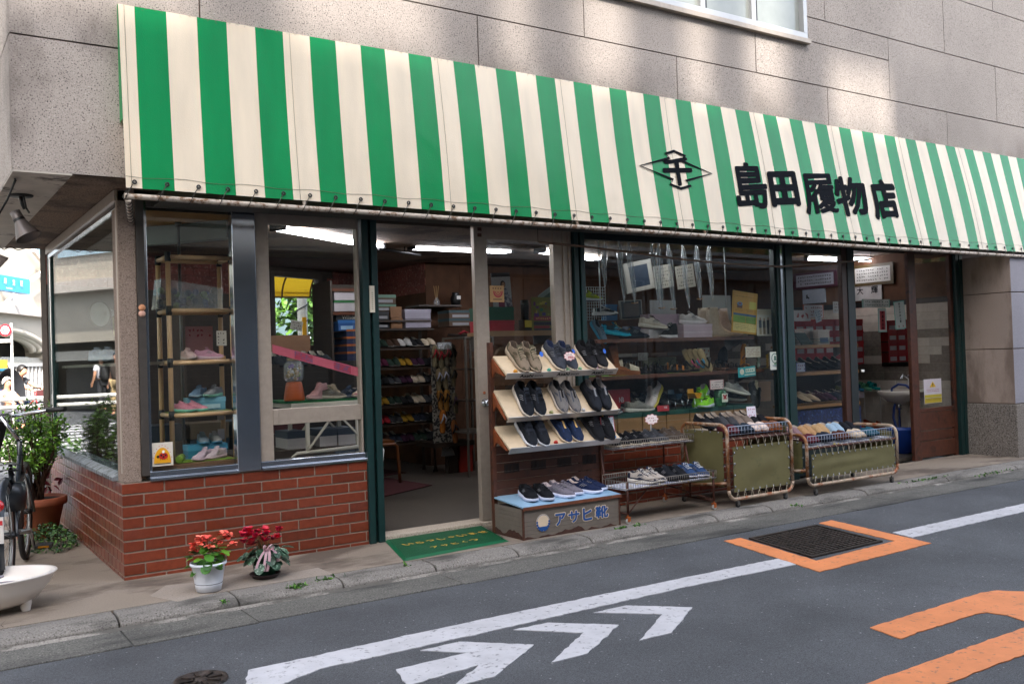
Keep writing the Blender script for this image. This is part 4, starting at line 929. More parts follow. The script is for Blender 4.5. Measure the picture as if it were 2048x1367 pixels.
def pair(name, kind, cols, c, fwd, up, label, cat, group, gap=.105, splay=.0, whole=False, scale=1., dx=0., name2=None):
 """two shoes side by side; label holds {s} for left or right as seen from the street"""
 f=V3(fwd).normalized(); u=V3(up).normalized(); l=u.cross(f).normalized()
 rgt=l if l.x>0 or(abs(l.x)<.2 and l.y>0)else-l
 for k, s in((-1, 'left'), (1, 'right')):
  p=V3(c)+rgt*gap/2*k+f*dx*k
  p=p+f*JIT.uniform(-.006, .006); ff=(f+rgt*(splay*k+JIT.uniform(-.045, .045))).normalized()
  shoe(name, kind, cols, frame(p, ff, u), label.format(s=s), cat, group, whole, scale)
def sandal_mesh(kind):
 mb=MB(); T=[0, .03, .08, .15, .25, .35, .45, .55, .65, .75, .85, .93, .98, 1]; L=.25
 Wd=[(0, .016), (.05, .029), (.2, .033), (.42, .030), (.72, .044), (.9, .036), (1, .012)]
 th={'zori':[(0, .020), (1, .018)], 'slide':[(0, .036), (.5, .028), (1, .026)], 'wedge':[(0, .085), (.35, .062), (.65, .034), (1, .026)], 'strap':[(0, .030), (.5, .022), (1, .020)]}[kind]
 W=lambda t:lerp_tab(Wd, t); TH=lambda t:lerp_tab(th, t); X=lambda t:(t-.5)*L
 g=[]
 for t in T:w_=W(t); z=TH(t); g.append([V3((X(t), y, zz))for y, zz in((-w_*.9, 0), (-w_, z*.5), (-w_, z), (-w_*.92, z+.003), (0, z+.002), (w_*.92, z+.003), (w_, z), (w_, z*.5), (w_*.9, 0))])
 mb.grid(g, mf=lambda i, j:1 if j in(3, 4)else 0); n=len(g[0])
 mb.add(g[0], [tuple(range(n))]); mb.add(g[-1], [tuple(range(n-1, -1, -1))])
 mb.add([r[0]for r in g]+[r[-1]for r in g], [(i, i+len(g), i+1+len(g), i+1)for i in range(len(g)-1)])
 def strap(t, wd, hgt, m=2):
  mb.grid([[V3((X(t+wd*(k-.5)), (W(t)+.002)*math.sin(a), TH(t)+hgt*max(0, math.cos(a))**.7))for k in(0, .5, 1)]for a in[math.pi/2*(q/6-1)for q in range(13)]], m)
 if kind=='zori':
  for s in(-1, 1):mb.tube([V3((X(.80), 0, TH(.8))), V3((X(.78), s*.004, TH(.8)+.016)), V3((X(.60), s*.026, TH(.6)+.030)), V3((X(.42), s*W(.42), TH(.42)))], [.006, .007, .009, .008], 7, 2)
 elif kind=='slide':strap(.66, .17, .050); strap(.44, .14, .058)
 elif kind=='wedge':
  mb.grid([[V3((X(.60+.32*i/6), (W(.6+.32*i/6)+.002)*math.sin(a), TH(.6+.32*i/6)+(.052-.020*i/6)*max(0, math.cos(a))**.6))for a in[math.pi/2*(q/6-1)for q in range(13)]]for i in range(7)], 2)
 else:strap(.74, .07, .042); strap(.52, .05, .052); strap(.18, .035, .07)
 return mb
def sandal(name, kind, cols, M, label, cat, group, scale=1.):
 key=('sandal', kind, tuple(cols)); 
 if key not in SMESH:SMESH[key]=sandal_mesh(kind).mesh(name, [cm(c)for c in cols])
 o=bpy.data.objects.new(name, SMESH[key]); COL.objects.link(o); o.matrix_world=M@Matrix.Scale(scale, 4); return tag(o, label, cat, group)
def sandals(name, kind, cols, c, fwd, up, label, cat, group, gap=.095, scale=1.):
 f=V3(fwd).normalized(); u=V3(up).normalized(); l=u.cross(f).normalized(); rgt=l if l.x>0 or(abs(l.x)<.2 and l.y>0)else-l
 for k, s in((-1, 'left'), (1, 'right')):sandal(name, kind, cols, frame(V3(c)+rgt*gap/2*k, f, u), label.format(s=s), cat, group, scale)
# == slanted shoe rack and display box in front of the window
UPZ=V3((0, 0, 1))
RWOOD=mat('#4c2a1c', .5, var=.3, sc=20, dirt='#2e1a12', dsc=12, dth=.62)
BOARD=mat('#cbb698', .5, var=.10, sc=12, dirt='#a58c6e', dsc=8, dth=.66, coat=.15)
RX0, RX1=2.405, 3.40
rk=thing("shoe_rack", "brown three tier shoe rack with slanted beige shelves beside the doorway", "rack", (2.9, -.3, 0))
for x in(RX0-.012, RX1-.03):
 m=MB(); m.box((x, -.285, .0), (x+.032, -.25, PX(987, 690, 2.42).z+.02))
 for k in range(16):m.box((x-.001 if x<3 else x+.026, -.276, .34+k*.055), (x+.006 if x<3 else x+.033, -.268, .36+k*.055), 1)
 m.build("upright", [RWOOD, BLACK], rk, .002)
SH=[]
for i, ((bx, by), (ax, ay))in enumerate((((986, 712), (1010, 748)), ((988, 780), (1017, 836)), ((989, 852), (1020, 898)))):
 b=PX(bx, by, RX0+.012); a=PX(ax, ay, RX0+.012); b.y=min(b.y, -.262); 
 if i==0:a.y-=.02
 d=(a-b); n=V3((1, 0, 0)).cross(d).normalized(); n=n if n.z>0 else-n
 SH.append((b, a, d.normalized(), n))
 w_=V3((RX1-RX0, 0, 0)); m=MB(); m.prism([b, a, a+w_, b+w_], -n*.016); sh=m.build("shelf", BOARD, rk, .002)
 m=MB(); q=d.normalized(); lo=a+q*.001
 m.prism([lo+n*.012, lo+q*.006+n*.012, lo+q*.006-n*.040, lo-n*.040], w_)
 m.build("lip", [ALU, mat('#c8c2bb', .35, .5, var=.1), mat('#c8c2bb', .35, .5, var=.1)][i]if i else mat('#c4bdb4', .4, .3, var=.1), sh, .0015)
 for x in(RX0, RX1-.02):m=MB(); m.prism([(x, b.y+.002, b.z-.018), (x, a.y+.03, a.z-.012), (x, b.y-.04, b.z-.11), (x, b.y+.002, b.z-.15)], (.018, 0, 0)); m.build("bracket", mat('#7a3d1c', .5, var=.3, sc=20), rk)
 if i==0:
  q0=lo+q*.0065-n*.014; yd=n
  for xx, _l in((2.62, 0), (2.94, 0), (3.26, 0)):
   letters("lettering", "Asahi", q0+V3((xx-.035-lo.x, 0, 0)), (1, 0, 0), yd, h=.026, wd=.115, m=INK, parent=sh, weight=.025)
   letters("lettering", "SHOES", q0+V3((xx+.070-lo.x, 0, -.003)), (1, 0, 0), yd, h=.013, wd=.075, m=INK, parent=sh, weight=.01)
SLATB=mat('#48281a', .5, var=.3, sc=16)
m=MB()
for k in range(6):m.box((RX0+.02, -.268, .24+k*.062), (RX1-.03, -.262, .24+k*.062+.058))
bk_=m.build("back_board", SLATB, rk)
for k in range(4):
 m=MB()
 for j in range(11):m.box((2.50+k*.235+j*.012, -.271, .41), (2.50+k*.235+j*.012+.006, -.2685, .475))
 m.build("vent_slots", BLACK, bk_)
def rack_pair(si, x, kind, cols, label, v=.52, gap=.104, splay=0):
 b, a, d, n=SH[si]; c=V3((x, 0, 0))+V3((0, b.y, b.z))+V3((0, (a-b).y, (a-b).z))*v+n*.0005
 pair("sneaker", kind, cols, c, d, n, label, "shoe", "shoes on the slanted rack", gap, splay)
WB='#d8d2c8'
rack_pair(0, 2.625, 'run', dict(main='#7d6e5d', over='#55503f', line='#4a3f36', sole='#a3927f', out='#6b5d50', lace='#b0a086', mark='#5d5142'), "{s} shoe of the beige and olive laced pair, top slanted shelf", .40)
rack_pair(0, 2.945, 'run', dict(main='#3d4048', over='#33363d', line='#1f2740', sole='#c9bca9', out='#8f8678', lace='#24262b'), "{s} shoe of the slate grey laced pair in the middle of the top slanted shelf", .40)
rack_pair(0, 3.235, 'run', dict(main='#1b1b1e', over='#141416', line='#0d0d0f', sole='#bfae9d', out='#8f8678', lace='#101010'), "{s} shoe of the black laced pair with pale soles, top slanted shelf", .40)
rack_pair(1, 2.64, 'run', dict(main='#171a20', over='#262b34', line='#101216', sole='#c7beb2', out='#2c2f36', lace='#0e0f12'), "{s} shoe of the glossy black laced pair with brown tag, middle slanted shelf")
rack_pair(1, 2.95, 'slip', dict(main='#6e6a68', over='#4a4d55', line='#2a2c31', sole='#b9aea2', out='#8d857b', lace='#0f1114'), "{s} shoe of the grey slip-on pair with black strip, middle slanted shelf")
rack_pair(1, 3.25, 'slip', dict(main='#20232a', over='#15181d', line='#8b8685', sole='#111317', out='#111', lace='#7f8084'), "{s} shoe of the black slip-on pair with grey strip, middle slanted shelf")
rack_pair(2, 2.66, 'velcro', dict(main='#191c22', over='#252932', line='#3f5470', sole='#cfd0d6', out='#191c22'), "{s} shoe of the black strapped pair with white soles, bottom slanted shelf")
rack_pair(2, 2.965, 'slip', dict(main='#1b2740', over='#243457', line='#2d2c33', sole='#cbbba6', out='#b19e86', lace='#c9a46a'), "{s} shoe of the navy pair with cream soles, bottom slanted shelf")
rack_pair(2, 3.26, 'run', dict(main='#121317', over='#1a1b20', line='#0c0c0e', sole='#2a2b30', out='#17181b', lace='#2c2c30'), "{s} shoe of the all black laced pair with yellow tag, bottom slanted shelf")
def card(name, label, c, xd, yd, w_, h_, col, group=None, th=.0015, cat="tag", border=None, outline=None):
 xd=V3(xd).normalized(); yd=V3(yd); yd=(yd-xd*yd.dot(xd)).normalized(); n=xd.cross(yd); c=V3(c)
 pts=outline or[(-1, -1), (1, -1), (1, 1), (-1, 1)]
 m=MB(); m.prism([c+xd*a*w_/2+yd*b*h_/2 for a, b in pts], n*th, 1 if border else 0)
 if border:m.prism([c+n*(th-.0001)+xd*a*w_*.46+yd*b*h_*.45 for a, b in pts], n*.0006, 0)
 o=m.build(name, [mat(col, .6, var=.04)]+([mat(border, .6, var=.05)]if border else[]))
 return tag(o, label, cat, group)
CLOUD=[(math.cos(t)*(1+.10*math.cos(9*t)), math.sin(t)*(1+.10*math.cos(9*t)))for t in[2*math.pi*i/72 for i in range(72)]]
VIEW=V3((-.42, -.9, 0)).normalized(); CX=V3((.9, -.42, 0))
def scribble(parent, c, xd, yd, w_, h_, rows, col='#2b2b33', off=.0032, dens=.75, col2=None, seed=1):
 """rows of illegible handwriting as short pen strokes"""
 rnd=random.Random(seed); xd=V3(xd).normalized(); yd=V3(yd); yd=(yd-xd*yd.dot(xd)).normalized(); n=xd.cross(yd); m=MB(); c=V3(c)+n*off
 rh=h_/rows
 for r in range(rows):
  y=h_/2-rh*(r+.5); x=-w_/2
  while x<w_/2-rh*.3:
   if rnd.random()<dens:
    for _ in range(3):
     a=rnd.uniform(0, 3.14); l=rh*rnd.uniform(.28, .5); cx=x+rh*.35+rnd.uniform(-.12, .12)*rh; cy=y+rnd.uniform(-.15, .15)*rh
     d=V3((math.cos(a), math.sin(a), 0))*l*.5; e=V3((-math.sin(a), math.cos(a), 0))*rh*.085
     m.poly([c+xd*(cx+s*d.x+q*e.x)+yd*(cy+s*d.y+q*e.y)for s, q in((-1, -1), (1, -1), (1, 1), (-1, 1))], 1 if(col2 and r>=rows-1)else 0)
   x+=rh*.8
 return m.build("handwriting", [mat(col, .7)]+([mat(col2, .7)]if col2 else[]), parent)
b, a, d, n=SH[0]
c=PY(1139, 712, -.50); o=card("price_cloud", "pink edged cloud shaped price card with red 3900 on the top slanted shelf", c, (1, -.15, 0), (0, .1, 1), .088, .062, '#f0dcd8', None, cat="price card", border='#d98d8d', outline=CLOUD)
letters("numeral", "3900", c+V3((.006, -.004, -.008)), (1, -.15, 0), (0, .1, 1), h=.017, m=mat('#b5303a', .6), parent=o, weight=.01); scribble(o, c+V3((-.006, -.004, .012)), (1, -.15, 0), (0, .1, 1), .05, .016, 1)
for(x, si, v, col, lab, w_, h_)in((2.71, 0, .30, '#e6ded6', "small white swing tag hanging on the beige laced shoe", .028, .042), (2.755, 0, .42, '#1f5fc4', "round blue swing tag on the beige and olive pair", .034, .040), (3.055, 0, .32, '#1f5fc4', "round blue swing tag behind the pink price cloud", .034, .036), (3.345, 0, .36, '#1f5fc4', "round blue swing tag on the black pair, top slanted shelf", .030, .036), (2.99, 0, .28, '#e2dcd8', "small white swing tag on the slate grey laced shoe", .014, .042), (2.715, 1, .50, '#8a6240', "brown card swing tag on the glossy black laced pair", .034, .070), (2.73, 2, .46, '#ddd8e0', "small white swing tag on the black strapped pair", .038, .034), (3.33, 2, .28, '#d9a41d', "yellow swing tag on the all black laced pair", .032, .055)):
 b, a, d, n=SH[si]; c=V3((x, b.y, b.z))+V3((0, (a-b).y, (a-b).z))*v+n*.072
 card("swing_tag", lab, c, (1, .1, 0), (-.1, .25, .9), w_, h_, col, "swing tags on the rack shoes", outline=[(math.cos(t), math.sin(t))for t in[i*math.pi/8 for i in range(16)]]if col=='#1f5fc4' else None)
k=0
for si, items in enumerate(((('#4fa08c', 2.70), ('#4fa08c', 2.79), ('#86b089', 2.955), ('#86b089', 3.07), ('#a67aa8', 3.22), ('#a67aa8', 3.31), ('#c98a2c', 2.50)), (('#8f8f5a', 2.69), ('#8f8f5a', 2.79), ('#b9b9bb', 2.98), ('#b9b9bb', 3.08), ('#8a5d4c', 3.22), ('#8a5d4c', 3.32)), (('#b03028', 2.82), ('#7b93a6', 2.70), ('#3f78b8', 3.36), ('#5a3d33', 3.24), ('#4a2f2a', 2.58)))):
 b, a, d, n=SH[si]
 for col, x in items:
  c=a+V3((x-a.x, 0, 0))-d*.012; m=MB()
  m.prism([c+V3((-.016, 0, 0))+n*.001, c+V3((.016, 0, 0))+n*.001, c+V3((.008, 0, 0))+n*.017, c+V3((-.008, 0, 0))+n*.017], -d*.016); m.box((c.x-.003, c.y-.016, c.z), (c.x+.003, c.y-.002, c.z+.012))
  two=[x_ for c_, x_ in items if c_==col]; k+=1; tag(m.build("clip", mat(col, .4)), [("" if len(two)<2 else "left " if x==min(two)else "right ")+"%s plastic clip on the lip of the %s slanted shelf"%({'#4fa08c':'teal', '#86b089':'pale green', '#a67aa8':'lilac', '#c98a2c':'amber', '#8f8f5a':'olive', '#b9b9bb':'clear', '#8a5d4c':'rosy brown', '#b03028':'red', '#7b93a6':'grey blue', '#3f78b8':'bright blue', '#5a3d33':'dark brown', '#4a2f2a':'brown'}[col], ("top", "middle", "bottom")[si])][0], "clip", "clips on the rack lips, "+{'#4fa08c':'teal', '#86b089':'pale green', '#a67aa8':'lilac'}.get(col, col)+" "+str(si))
bx=thing("display_box", "low grey display box with blue top and blue painted katakana lettering", "display box", (2.83, -.45, 0))
BX0, BX1, BY0, BY1, BZ0, BZ1=2.395, 3.245, -.640, -.272, .214, .25
GREYW=mat('#6d645b', .6, var=.12, sc=9, dirt='#3f2a20', dsc=4, dth=.68)
m=MB()
n_=7
for k in range(n_):m.box((BX0+.012, BY0+.004, .004+k*.0292), (BX1-.012, BY0+.016, .004+(k+1)*.0292-.0012)); m.box((BX0+.002, BY0+.012, .004+k*.0292), (BX0+.014, BY1, .004+(k+1)*.0292-.0012)); m.box((BX1-.014, BY0+.012, .004+k*.0292), (BX1-.002, BY1, .004+(k+1)*.0292-.0012))
m.box((BX0+.02, BY0+.02, .002), (BX1-.02, BY1-.01, .2), 1); m.build("body", [GREYW, BLACK], bx)
RST=mat('#4a2a1c', .7, var=.3, sc=20)
m=MB()
for x in(BX0-.001, BX1-.012):m.box((x, BY0, .0), (x+.013, BY0+.013, .212))
for x, y, w_ in((BX0, BY0, .16), ):
 pass
m.build("corner_strip", RST, bx)
rnd=random.Random(3); RPM=mat('#40251a', .8, var=.3, sc=40); E_=[]
for k in range(29):E_.append((BX0+.004+k*.029, BY0+.0025, max(.003, .012+.016*math.sin(k*1.3)*rnd.random()+(.02 if 11<k<18 else 0))))
m=MB(); m.prism([(E_[0][0], BY0+.0025, .001), (E_[-1][0], BY0+.0025, .001)]+E_[::-1], (0, .001, 0)); m.build("rust_patch", RPM, bx)
E_=[(BX0+.0008, BY0+.014+k*.025, .012+.05*abs(math.sin(k*.31+.2))*rnd.uniform(.5, 1))for k in range(15)]
m=MB(); m.prism([(BX0+.0008, E_[0][1], .001), (BX0+.0008, E_[-1][1], .001)]+E_[::-1], (.001, 0, 0)); m.build("rust_patch", RPM, bx)
m=MB(); m.prism([(BX0, BY0-.008, .214), (BX1+.006, BY0-.008, .214), (BX1+.006, BY1, .246), (BX0, BY1, .246)], (0, 0, .010)); m.build("top", mat('#8fb3cc', .35, var=.08, sc=6, dirt='#6d8ea6', dsc=3, dth=.66, coat=.3), bx)
m=MB(); m.box((BX0-.001, BY0-.012, .200), (BX1+.007, BY0-.0085, .222)); m.build("front_edge", mat('#6d3d26', .6, var=.3, sc=30, dirt='#b08a5c', dsc=10, dth=.68), bx)
BLUE=mat('#1d4f8f', .5, var=.06); CRM=mat('#d8c4a8', .6)
for ch, x0, x1, y0, y1 in(("ア", 1110, 1131, 1025, 1050), ("サ", 1136, 1159, 1020, 1044), ("ヒ", 1165, 1184, 1014, 1040), ("靴", 1190, 1216, 1010, 1035)):
 c=PY((x0+x1)/2, (y0+y1)/2, BY0+.003); w_=(PY(x1, y1, BY0)-PY(x0, y1, BY0)).x; h_=PY(x0, y0, BY0).z-PY(x0, y1, BY0).z
 letters("lettering", ch, c, (1, 0, 0), (0, 0, 1), h=h_*1.12, wd=w_*1.12, m=CRM, parent=bx, weight=.075, off=.0012); letters("lettering", ch, c, (1, 0, 0), (0, 0, 1), h=h_*.98, wd=w_*.98, m=BLUE, parent=bx, weight=.035, off=.003)
c=PY(1086, 1044, BY0+.002); r=abs(PY(1086, 1028, BY0).z-PY(1086, 1060, BY0).z)/2
m=MB(); n=V3((0, -1, 0)); disc(m, c, r*1.06, n, V3((1, 0, 0)), UPZ, .0008, 0); disc(m, c+n*.0008, r, n, V3((1, 0, 0)), UPZ, .0008, 1); disc(m, c+n*.0016, r*.95, n, V3((1, 0, 0)), UPZ, .0006, 0)
for s in(-1, 1):
 for k in range(5):
  a=-1.35+k*.36; p=c+n*.0024+V3((s*r*.93*math.cos(a), 0, r*.93*math.sin(a))); disc(m, p, r*.20*(1-.06*k), n, V3((1, 0, 0)), UPZ, .0006, 1, 10)
m.prism([c+n*.0026+V3((r*.93*math.cos(a), 0, r*.93*math.sin(a)))for a in[math.pi*(1.18+.64*i/12)for i in range(13)]], n*.0006, 1)
m.build("emblem", [CRM, BLUE], bx)
SL=V3((0, -(BY1-BY0), -.032)).normalized(); SU=V3((1, 0, 0)).cross(-SL).normalized(); SU=SU if SU.z>0 else-SU
def boxtop(x, v):return V3((x, BY1+(BY0-BY1)*v, .2555+(.2235-.2555)*v))
pair("sneaker", 'knit', dict(main='#121317', over='#16171b', line='#0b0b0d', sole='#c9ccdc', out='#b9bccb', lace='#1b1c20'), boxtop(2.625, .52), (-.22, -1, -.08), SU, "{s} shoe of the black knit pair on the blue topped box", "shoe", "shoes on the blue topped box", .112, .03)
pair("sneaker", 'knit', dict(main='#6c6770', over='#625d66', line='#b5a7a8', sole='#d2d4e6', out='#c3c5d8', lace='#55515a'), boxtop(2.86, .50), (.42, -1, -.08), SU, "{s} shoe of the grey knit pair on the blue topped box", "shoe", "shoes on the blue topped box", .108)
pair("sneaker", 'knit', dict(main='#17223f', over='#1a2644', line='#b8a9a4', sole='#d2d6ea', out='#c3c8dc', lace='#131c33'), boxtop(3.10, .45), (.62, -1, -.08), SU, "{s} shoe of the navy knit pair on the blue topped box", "shoe", "shoes on the blue topped box", .108)
# == green welcome mat
Q=[PZ(768, 1080, .0), PZ(808, 1122, .0), PZ(1018, 1082, .0), PZ(963, 1050, .0)]
mt_=thing("door_mat", "green rubber door mat with yellow welcome lettering before the doorway", "mat", sum(Q, V3())/4)
def mq(a, b, z=0):return(Q[0]*(1-a)+Q[3]*a)*(1-b)+(Q[1]*(1-a)+Q[2]*a)*b+V3((0, 0, z))
MATG=mat('#07482a', .6, var=.14, sc=40, bump=.5, bsc=260, dirt='#1f6a44', dsc=60, dth=.76, spec=.2)
m=MB(); m.prism([mq(.03, .04, .0012), mq(.03, .96, .0012), mq(.97, .96, .0012), mq(.97, .04, .0012)], (0, 0, .010)); m.build("pile", MATG, mt_)
m=MB(); e=[mq(0, 0, .001), mq(0, 1, .001), mq(1, 1, .001), mq(1, 0, .001)]; i_=[mq(.03, .04, .0135), mq(.03, .96, .0135), mq(.97, .96, .0135), mq(.97, .04, .0135)]
m.add(e+i_, [(k, (k+1)%4, (k+1)%4+4, k+4)for k in range(4)]); m.build("edge", mat('#0a5a38', .4, var=.1), mt_)
MY=mat('#c9a03c', .8, var=.2, sc=60)
xd=mq(1, .5)-mq(0, .5); yd=mq(.5, 0)-mq(.5, 1)
for i, ch in enumerate("いらっしゃいませ"):letters("lettering", ch, mq(.155+i*.105, .42+.01*(i%2), .0112), xd, yd, h=.064 if ch not in "っゃ" else .046, m=MY, parent=mt_, weight=.032, off=.0008)
for i, ch in enumerate("アサヒくつ"):letters("lettering", ch, mq(.34+i*.095, .73, .0112), xd, yd, h=.050, m=MY, parent=mt_, weight=.022, off=.0008)
# == two flower pots
def lathe_obj(name, prof, c, mt, parent, n=28, sx=1, sy=1):m=MB(); m.lathe(prof, c, n, 0, None, True, sx, sy); return m.build(name, mt, parent)
c=PZ(420, 1180, .006)+V3((0, .02, 0))
fp=thing("flower_pot", "white plastic pot of coral pink begonias on the pavement by the brick wall", "potted plant", c)
PW=mat('#dfe3ec', .4, var=.05)
h_=.155; lathe_obj("pot", [(.0742, .0437), (.089, .138), (.096, .139), (.099, .146), (.098, .155), (.090, .155), (.086, .140), (.0, .135)], c, PW, fp)
lathe_obj("base", [(0, 0), (.066, 0), (.0742, .040)], c, PW, fp); m=MB(); m.lathe([(.0738, .0395), (.0746, .0405), (.0746, .0432), (.0738, .0442)], c, 28); m.build("seam", mat('#3d3b40', .6), fp)
LG=[mat('#2c4f1c', .35, var=.25, sc=40, island=.3), mat('#3f6f22', .35, var=.25, sc=40, island=.3), mat('#5d8a2c', .35, var=.3, sc=60, island=.3)]
def roundleaf(mb, c, d, r, m=0, cup=.15, n=10, vein=None):
 """broad leaf: centre c (stalk end), pointing along d"""
 d=V3(d).normalized(); s=d.cross(V3((0, 0, 1))); s=s.normalized()if s.length>.05 else V3((1, 0, 0)); u=s.cross(d)
 vs=[c+d*r*.9]
 for k in range(n):
  a=2*math.pi*k/n; q=1-.22*math.cos(a)**8*(1 if abs(a)<.1 else 0); vs.append(c+d*(r*.95-r*1.05*math.cos(a)*q)+s*(r*.82*math.sin(a))+u*(r*cup*(math.sin(a)**2)+r*random.uniform(-.06, .06)))
 mb.add(vs, [(0, 1+k, 1+(k+1)%n)for k in range(n)], m, True)
m=MB(); ms_=MB()
for k in range(58):
 a=random.uniform(0, 6.28); r=random.uniform(.01, .085); z=h_+random.uniform(-.03, .105)*(1-r*4); p=c+V3((r*math.cos(a), r*math.sin(a), z))
 roundleaf(m, p, (math.cos(a), math.sin(a), random.uniform(-.9, .25)), random.uniform(.022, .034), random.choice((0, 0, 1, 1, 2)))
m.build("leaves", LG, fp)
m=MB(); stems=MB(); rnd=random.Random(5)
PET=[mat('#e2564a', .5, var=.15, sc=40, island=.2), mat('#ee7d68', .5, var=.12, sc=40, island=.2)]
for px, py in((385, 1100), (398, 1083), (400, 1076), (397, 1087), (411, 1077), (416, 1077), (447, 1067), (452, 1075), (459, 1072), (464, 1087), (421, 1092), (405, 1080), (441, 1084), (391, 1090), (430, 1080), (409, 1092), (456, 1066)):
 p=PY(px+rnd.uniform(-2, 2), py, c.y+rnd.uniform(-.05, .05))
 for k in range(9):
  a=rnd.uniform(0, 6.28); roundleaf(m, p, (math.cos(a), math.sin(a), rnd.uniform(-.5, .8)), rnd.uniform(.013, .019), rnd.choice((0, 1)), .4, 8)
 stems.tube([c+V3((rnd.uniform(-.03, .03), rnd.uniform(-.03, .03), h_+.05)), (p+c+V3((0, 0, h_+.1)))/2, p], .0022, 5)
m.build("blossom", PET, fp); stems.build("stem", mat('#7a5a2e', .6, var=.2), fp)
c=PZ(534, 1154, .006)+V3((0, .03, 0))
fp=thing("flower_pot", "dark green pot of crimson cyclamen tied with a pale pink bow on the pavement", "potted plant", c)
lathe_obj("saucer", [(0, .0), (.070, 0), (.086, .020), (.089, .022), (.086, .024), (.072, .008), (0, .008)], c, mat('#3b3032', .5, var=.1), fp)
lathe_obj("pot", [(0, .009), (.058, .009), (.060, .026), (.062, .030), (.078, .120), (.084, .122), (.084, .135), (.076, .135), (0, .115)], c, mat('#0d2f1f', .3, var=.1, coat=.3), fp)
def cycleaf():
 m=mat('#2c4c34', .4, var=.3, sc=40, island=.3, dirt='#9fb3a0', dsc=55, dth=.56); return m
CL=[cycleaf(), mat('#1e3b28', .4, var=.3, sc=50, island=.3, dirt='#7f9a86', dsc=70, dth=.60)]
m=MB(); rnd=random.Random(9)
for k in range(75):
 a=rnd.uniform(0, 6.28); r=rnd.uniform(.02, .105); z=.165-r*.35+rnd.uniform(-.045, .035); p=c+V3((r*math.cos(a)*1.15, r*math.sin(a), z))
 roundleaf(m, p, (math.cos(a), math.sin(a), rnd.uniform(-1.1, -.1)), rnd.uniform(.026, .038), rnd.choice((0, 1)), .2, 12)
m.build("leaves", CL, fp)
m=MB(); stems=MB(); PET2=[mat('#c00f2c', .5, var=.2, sc=40, island=.25), mat('#a30f40', .5, var=.2, sc=40, island=.25), mat('#d61f3c', .5, var=.15, sc=40, island=.2)]
for px, py in((486, 1074), (492, 1066), (498, 1064), (495, 1075), (501, 1071), (515, 1066), (510, 1076), (504, 1085), (532, 1063), (534, 1070), (528, 1083), (557, 1063), (554, 1077), (545, 1079), (488, 1086), (503, 1090), (523, 1076)):
 p=PY(px, py, c.y+rnd.uniform(-.07, .05))
 for k in range(9):
  a=rnd.uniform(0, 6.28); roundleaf(m, p, (.5*math.cos(a), .5*math.sin(a), rnd.uniform(.2, 1)), rnd.uniform(.015, .023), rnd.choice((0, 1, 2, 2)), .5, 8)
 stems.tube([c+V3((rnd.uniform(-.02, .02), 0, .13)), (p+c+V3((0, 0, .24)))/2, p+V3((0, 0, .008)), p], .002, 5)
m.build("blossom", PET2, fp); stems.build("stem", mat('#8a6a45', .6), fp)
RIB=mat('#d9b3bd', .35, var=.06, sc=30)
m=MB(); k0=PY(536, 1096, c.y-.10)
for s in(-1, 1):
 for lp in(.030, .022):m.grid([[k0+V3((s*lp*math.sin(t)*1.0, (w_-.5)*.018, lp*.55*math.sin(2*t)+.006))+V3((0, -.012*math.sin(t), 0))for w_ in(0, 1)]for t in[math.pi*i/12 for i in range(13)]])
for e_, kx in((PY(512, 1140, c.y-.105), -.010), (PY(528, 1142, c.y-.11), -.004), (PY(556, 1122, c.y-.10), .012), (PY(534, 1142, c.y-.11), .006)):
 a=k0+V3((kx, 0, 0)); mid=(a+e_)/2+V3((kx*2.0, -.012, .012)); m.grid([[(a*(1-t)**2+mid*2*t*(1-t)+e_*t*t)+V3((.016*(w_-.5)*1.0, 0, 0))for w_ in(0, 1)]for t in[i/8 for i in range(9)]])
m.ball(k0, .009, 8); m.build("ribbon_bow", RIB, fp)
def weed(px, py, n, sp_, label):
 c=PZ(px, py, .0); m=MB(); n=int(n*1.3)
 for _ in range(n):
  p=c+V3((random.gauss(0, sp_*.55), random.gauss(0, .010), 0)); a=random.uniform(0, 6.28); L=random.uniform(.012, .030)
  leaf(m, p, L, .45, random.randrange(3), V3((math.cos(a), math.sin(a), random.uniform(.1, .6))))
 tag(m.build("weed", LG), label, "weed", "weeds along the kerb")
for w_ in((596, 1171, 60, .05, "weed tuft in the kerb joint in front of the cyclamen pot"), (650, 1158, 40, .07, "low line of weeds along the kerb, right of the cyclamen pot"), (812, 1130, 14, .016, "tiny weed at the front left corner of the green mat"), (1240, 1056, 60, .04, "bright weed at the right foot of the lettered display box"), (1275, 1051, 46, .05, "bright weed by the caster of the wire rack"), (1590, 1010, 22, .05, "weed strip under the taller canvas cart"), (1850, 958, 60, .3, "thin weed line along the kerb right of the lower canvas cart"), (1985, 945, 50, .3, "thin weed line along the kerb before the stone pier"), (450, 1201, 12, .016, "tiny weed at the kerb below the white flower pot")):weed(*w_)
# == wire rack on casters
RUSTB=mat('#4b2a20', .6, .3, var=.3, sc=30, dirt='#6e4430', dsc=18, dth=.6)
WIRE=mat('#8d857c', .4, .6, var=.2, sc=30)
def gingham(a, b, c_, name):
 m=bpy.data.materials.new(name); m.use_nodes=True; t=m.node_tree; N=t.nodes; L=t.links; bb=N["Principled BSDF"]; bb.inputs['Roughness'].default_value=.5
 tc=N.new("ShaderNodeTexCoord"); v=N.new("ShaderNodeTexVoronoi"); v.inputs['Scale'].default_value=55; L.new(tc.outputs['Object'], v.inputs['Vector'])
 cr=N.new("ShaderNodeValToRGB"); cr.color_ramp.interpolation='CONSTANT'; e=cr.color_ramp.elements; e[0].color=(*lin(a), 1); e[1].position=.55; e[1].color=(*lin(b), 1); x=e.new(.84); x.color=(*lin(c_), 1)
 L.new(v.outputs['Color'], cr.inputs[0]); L.new(cr.outputs[0], bb.inputs['Base Color']); return m
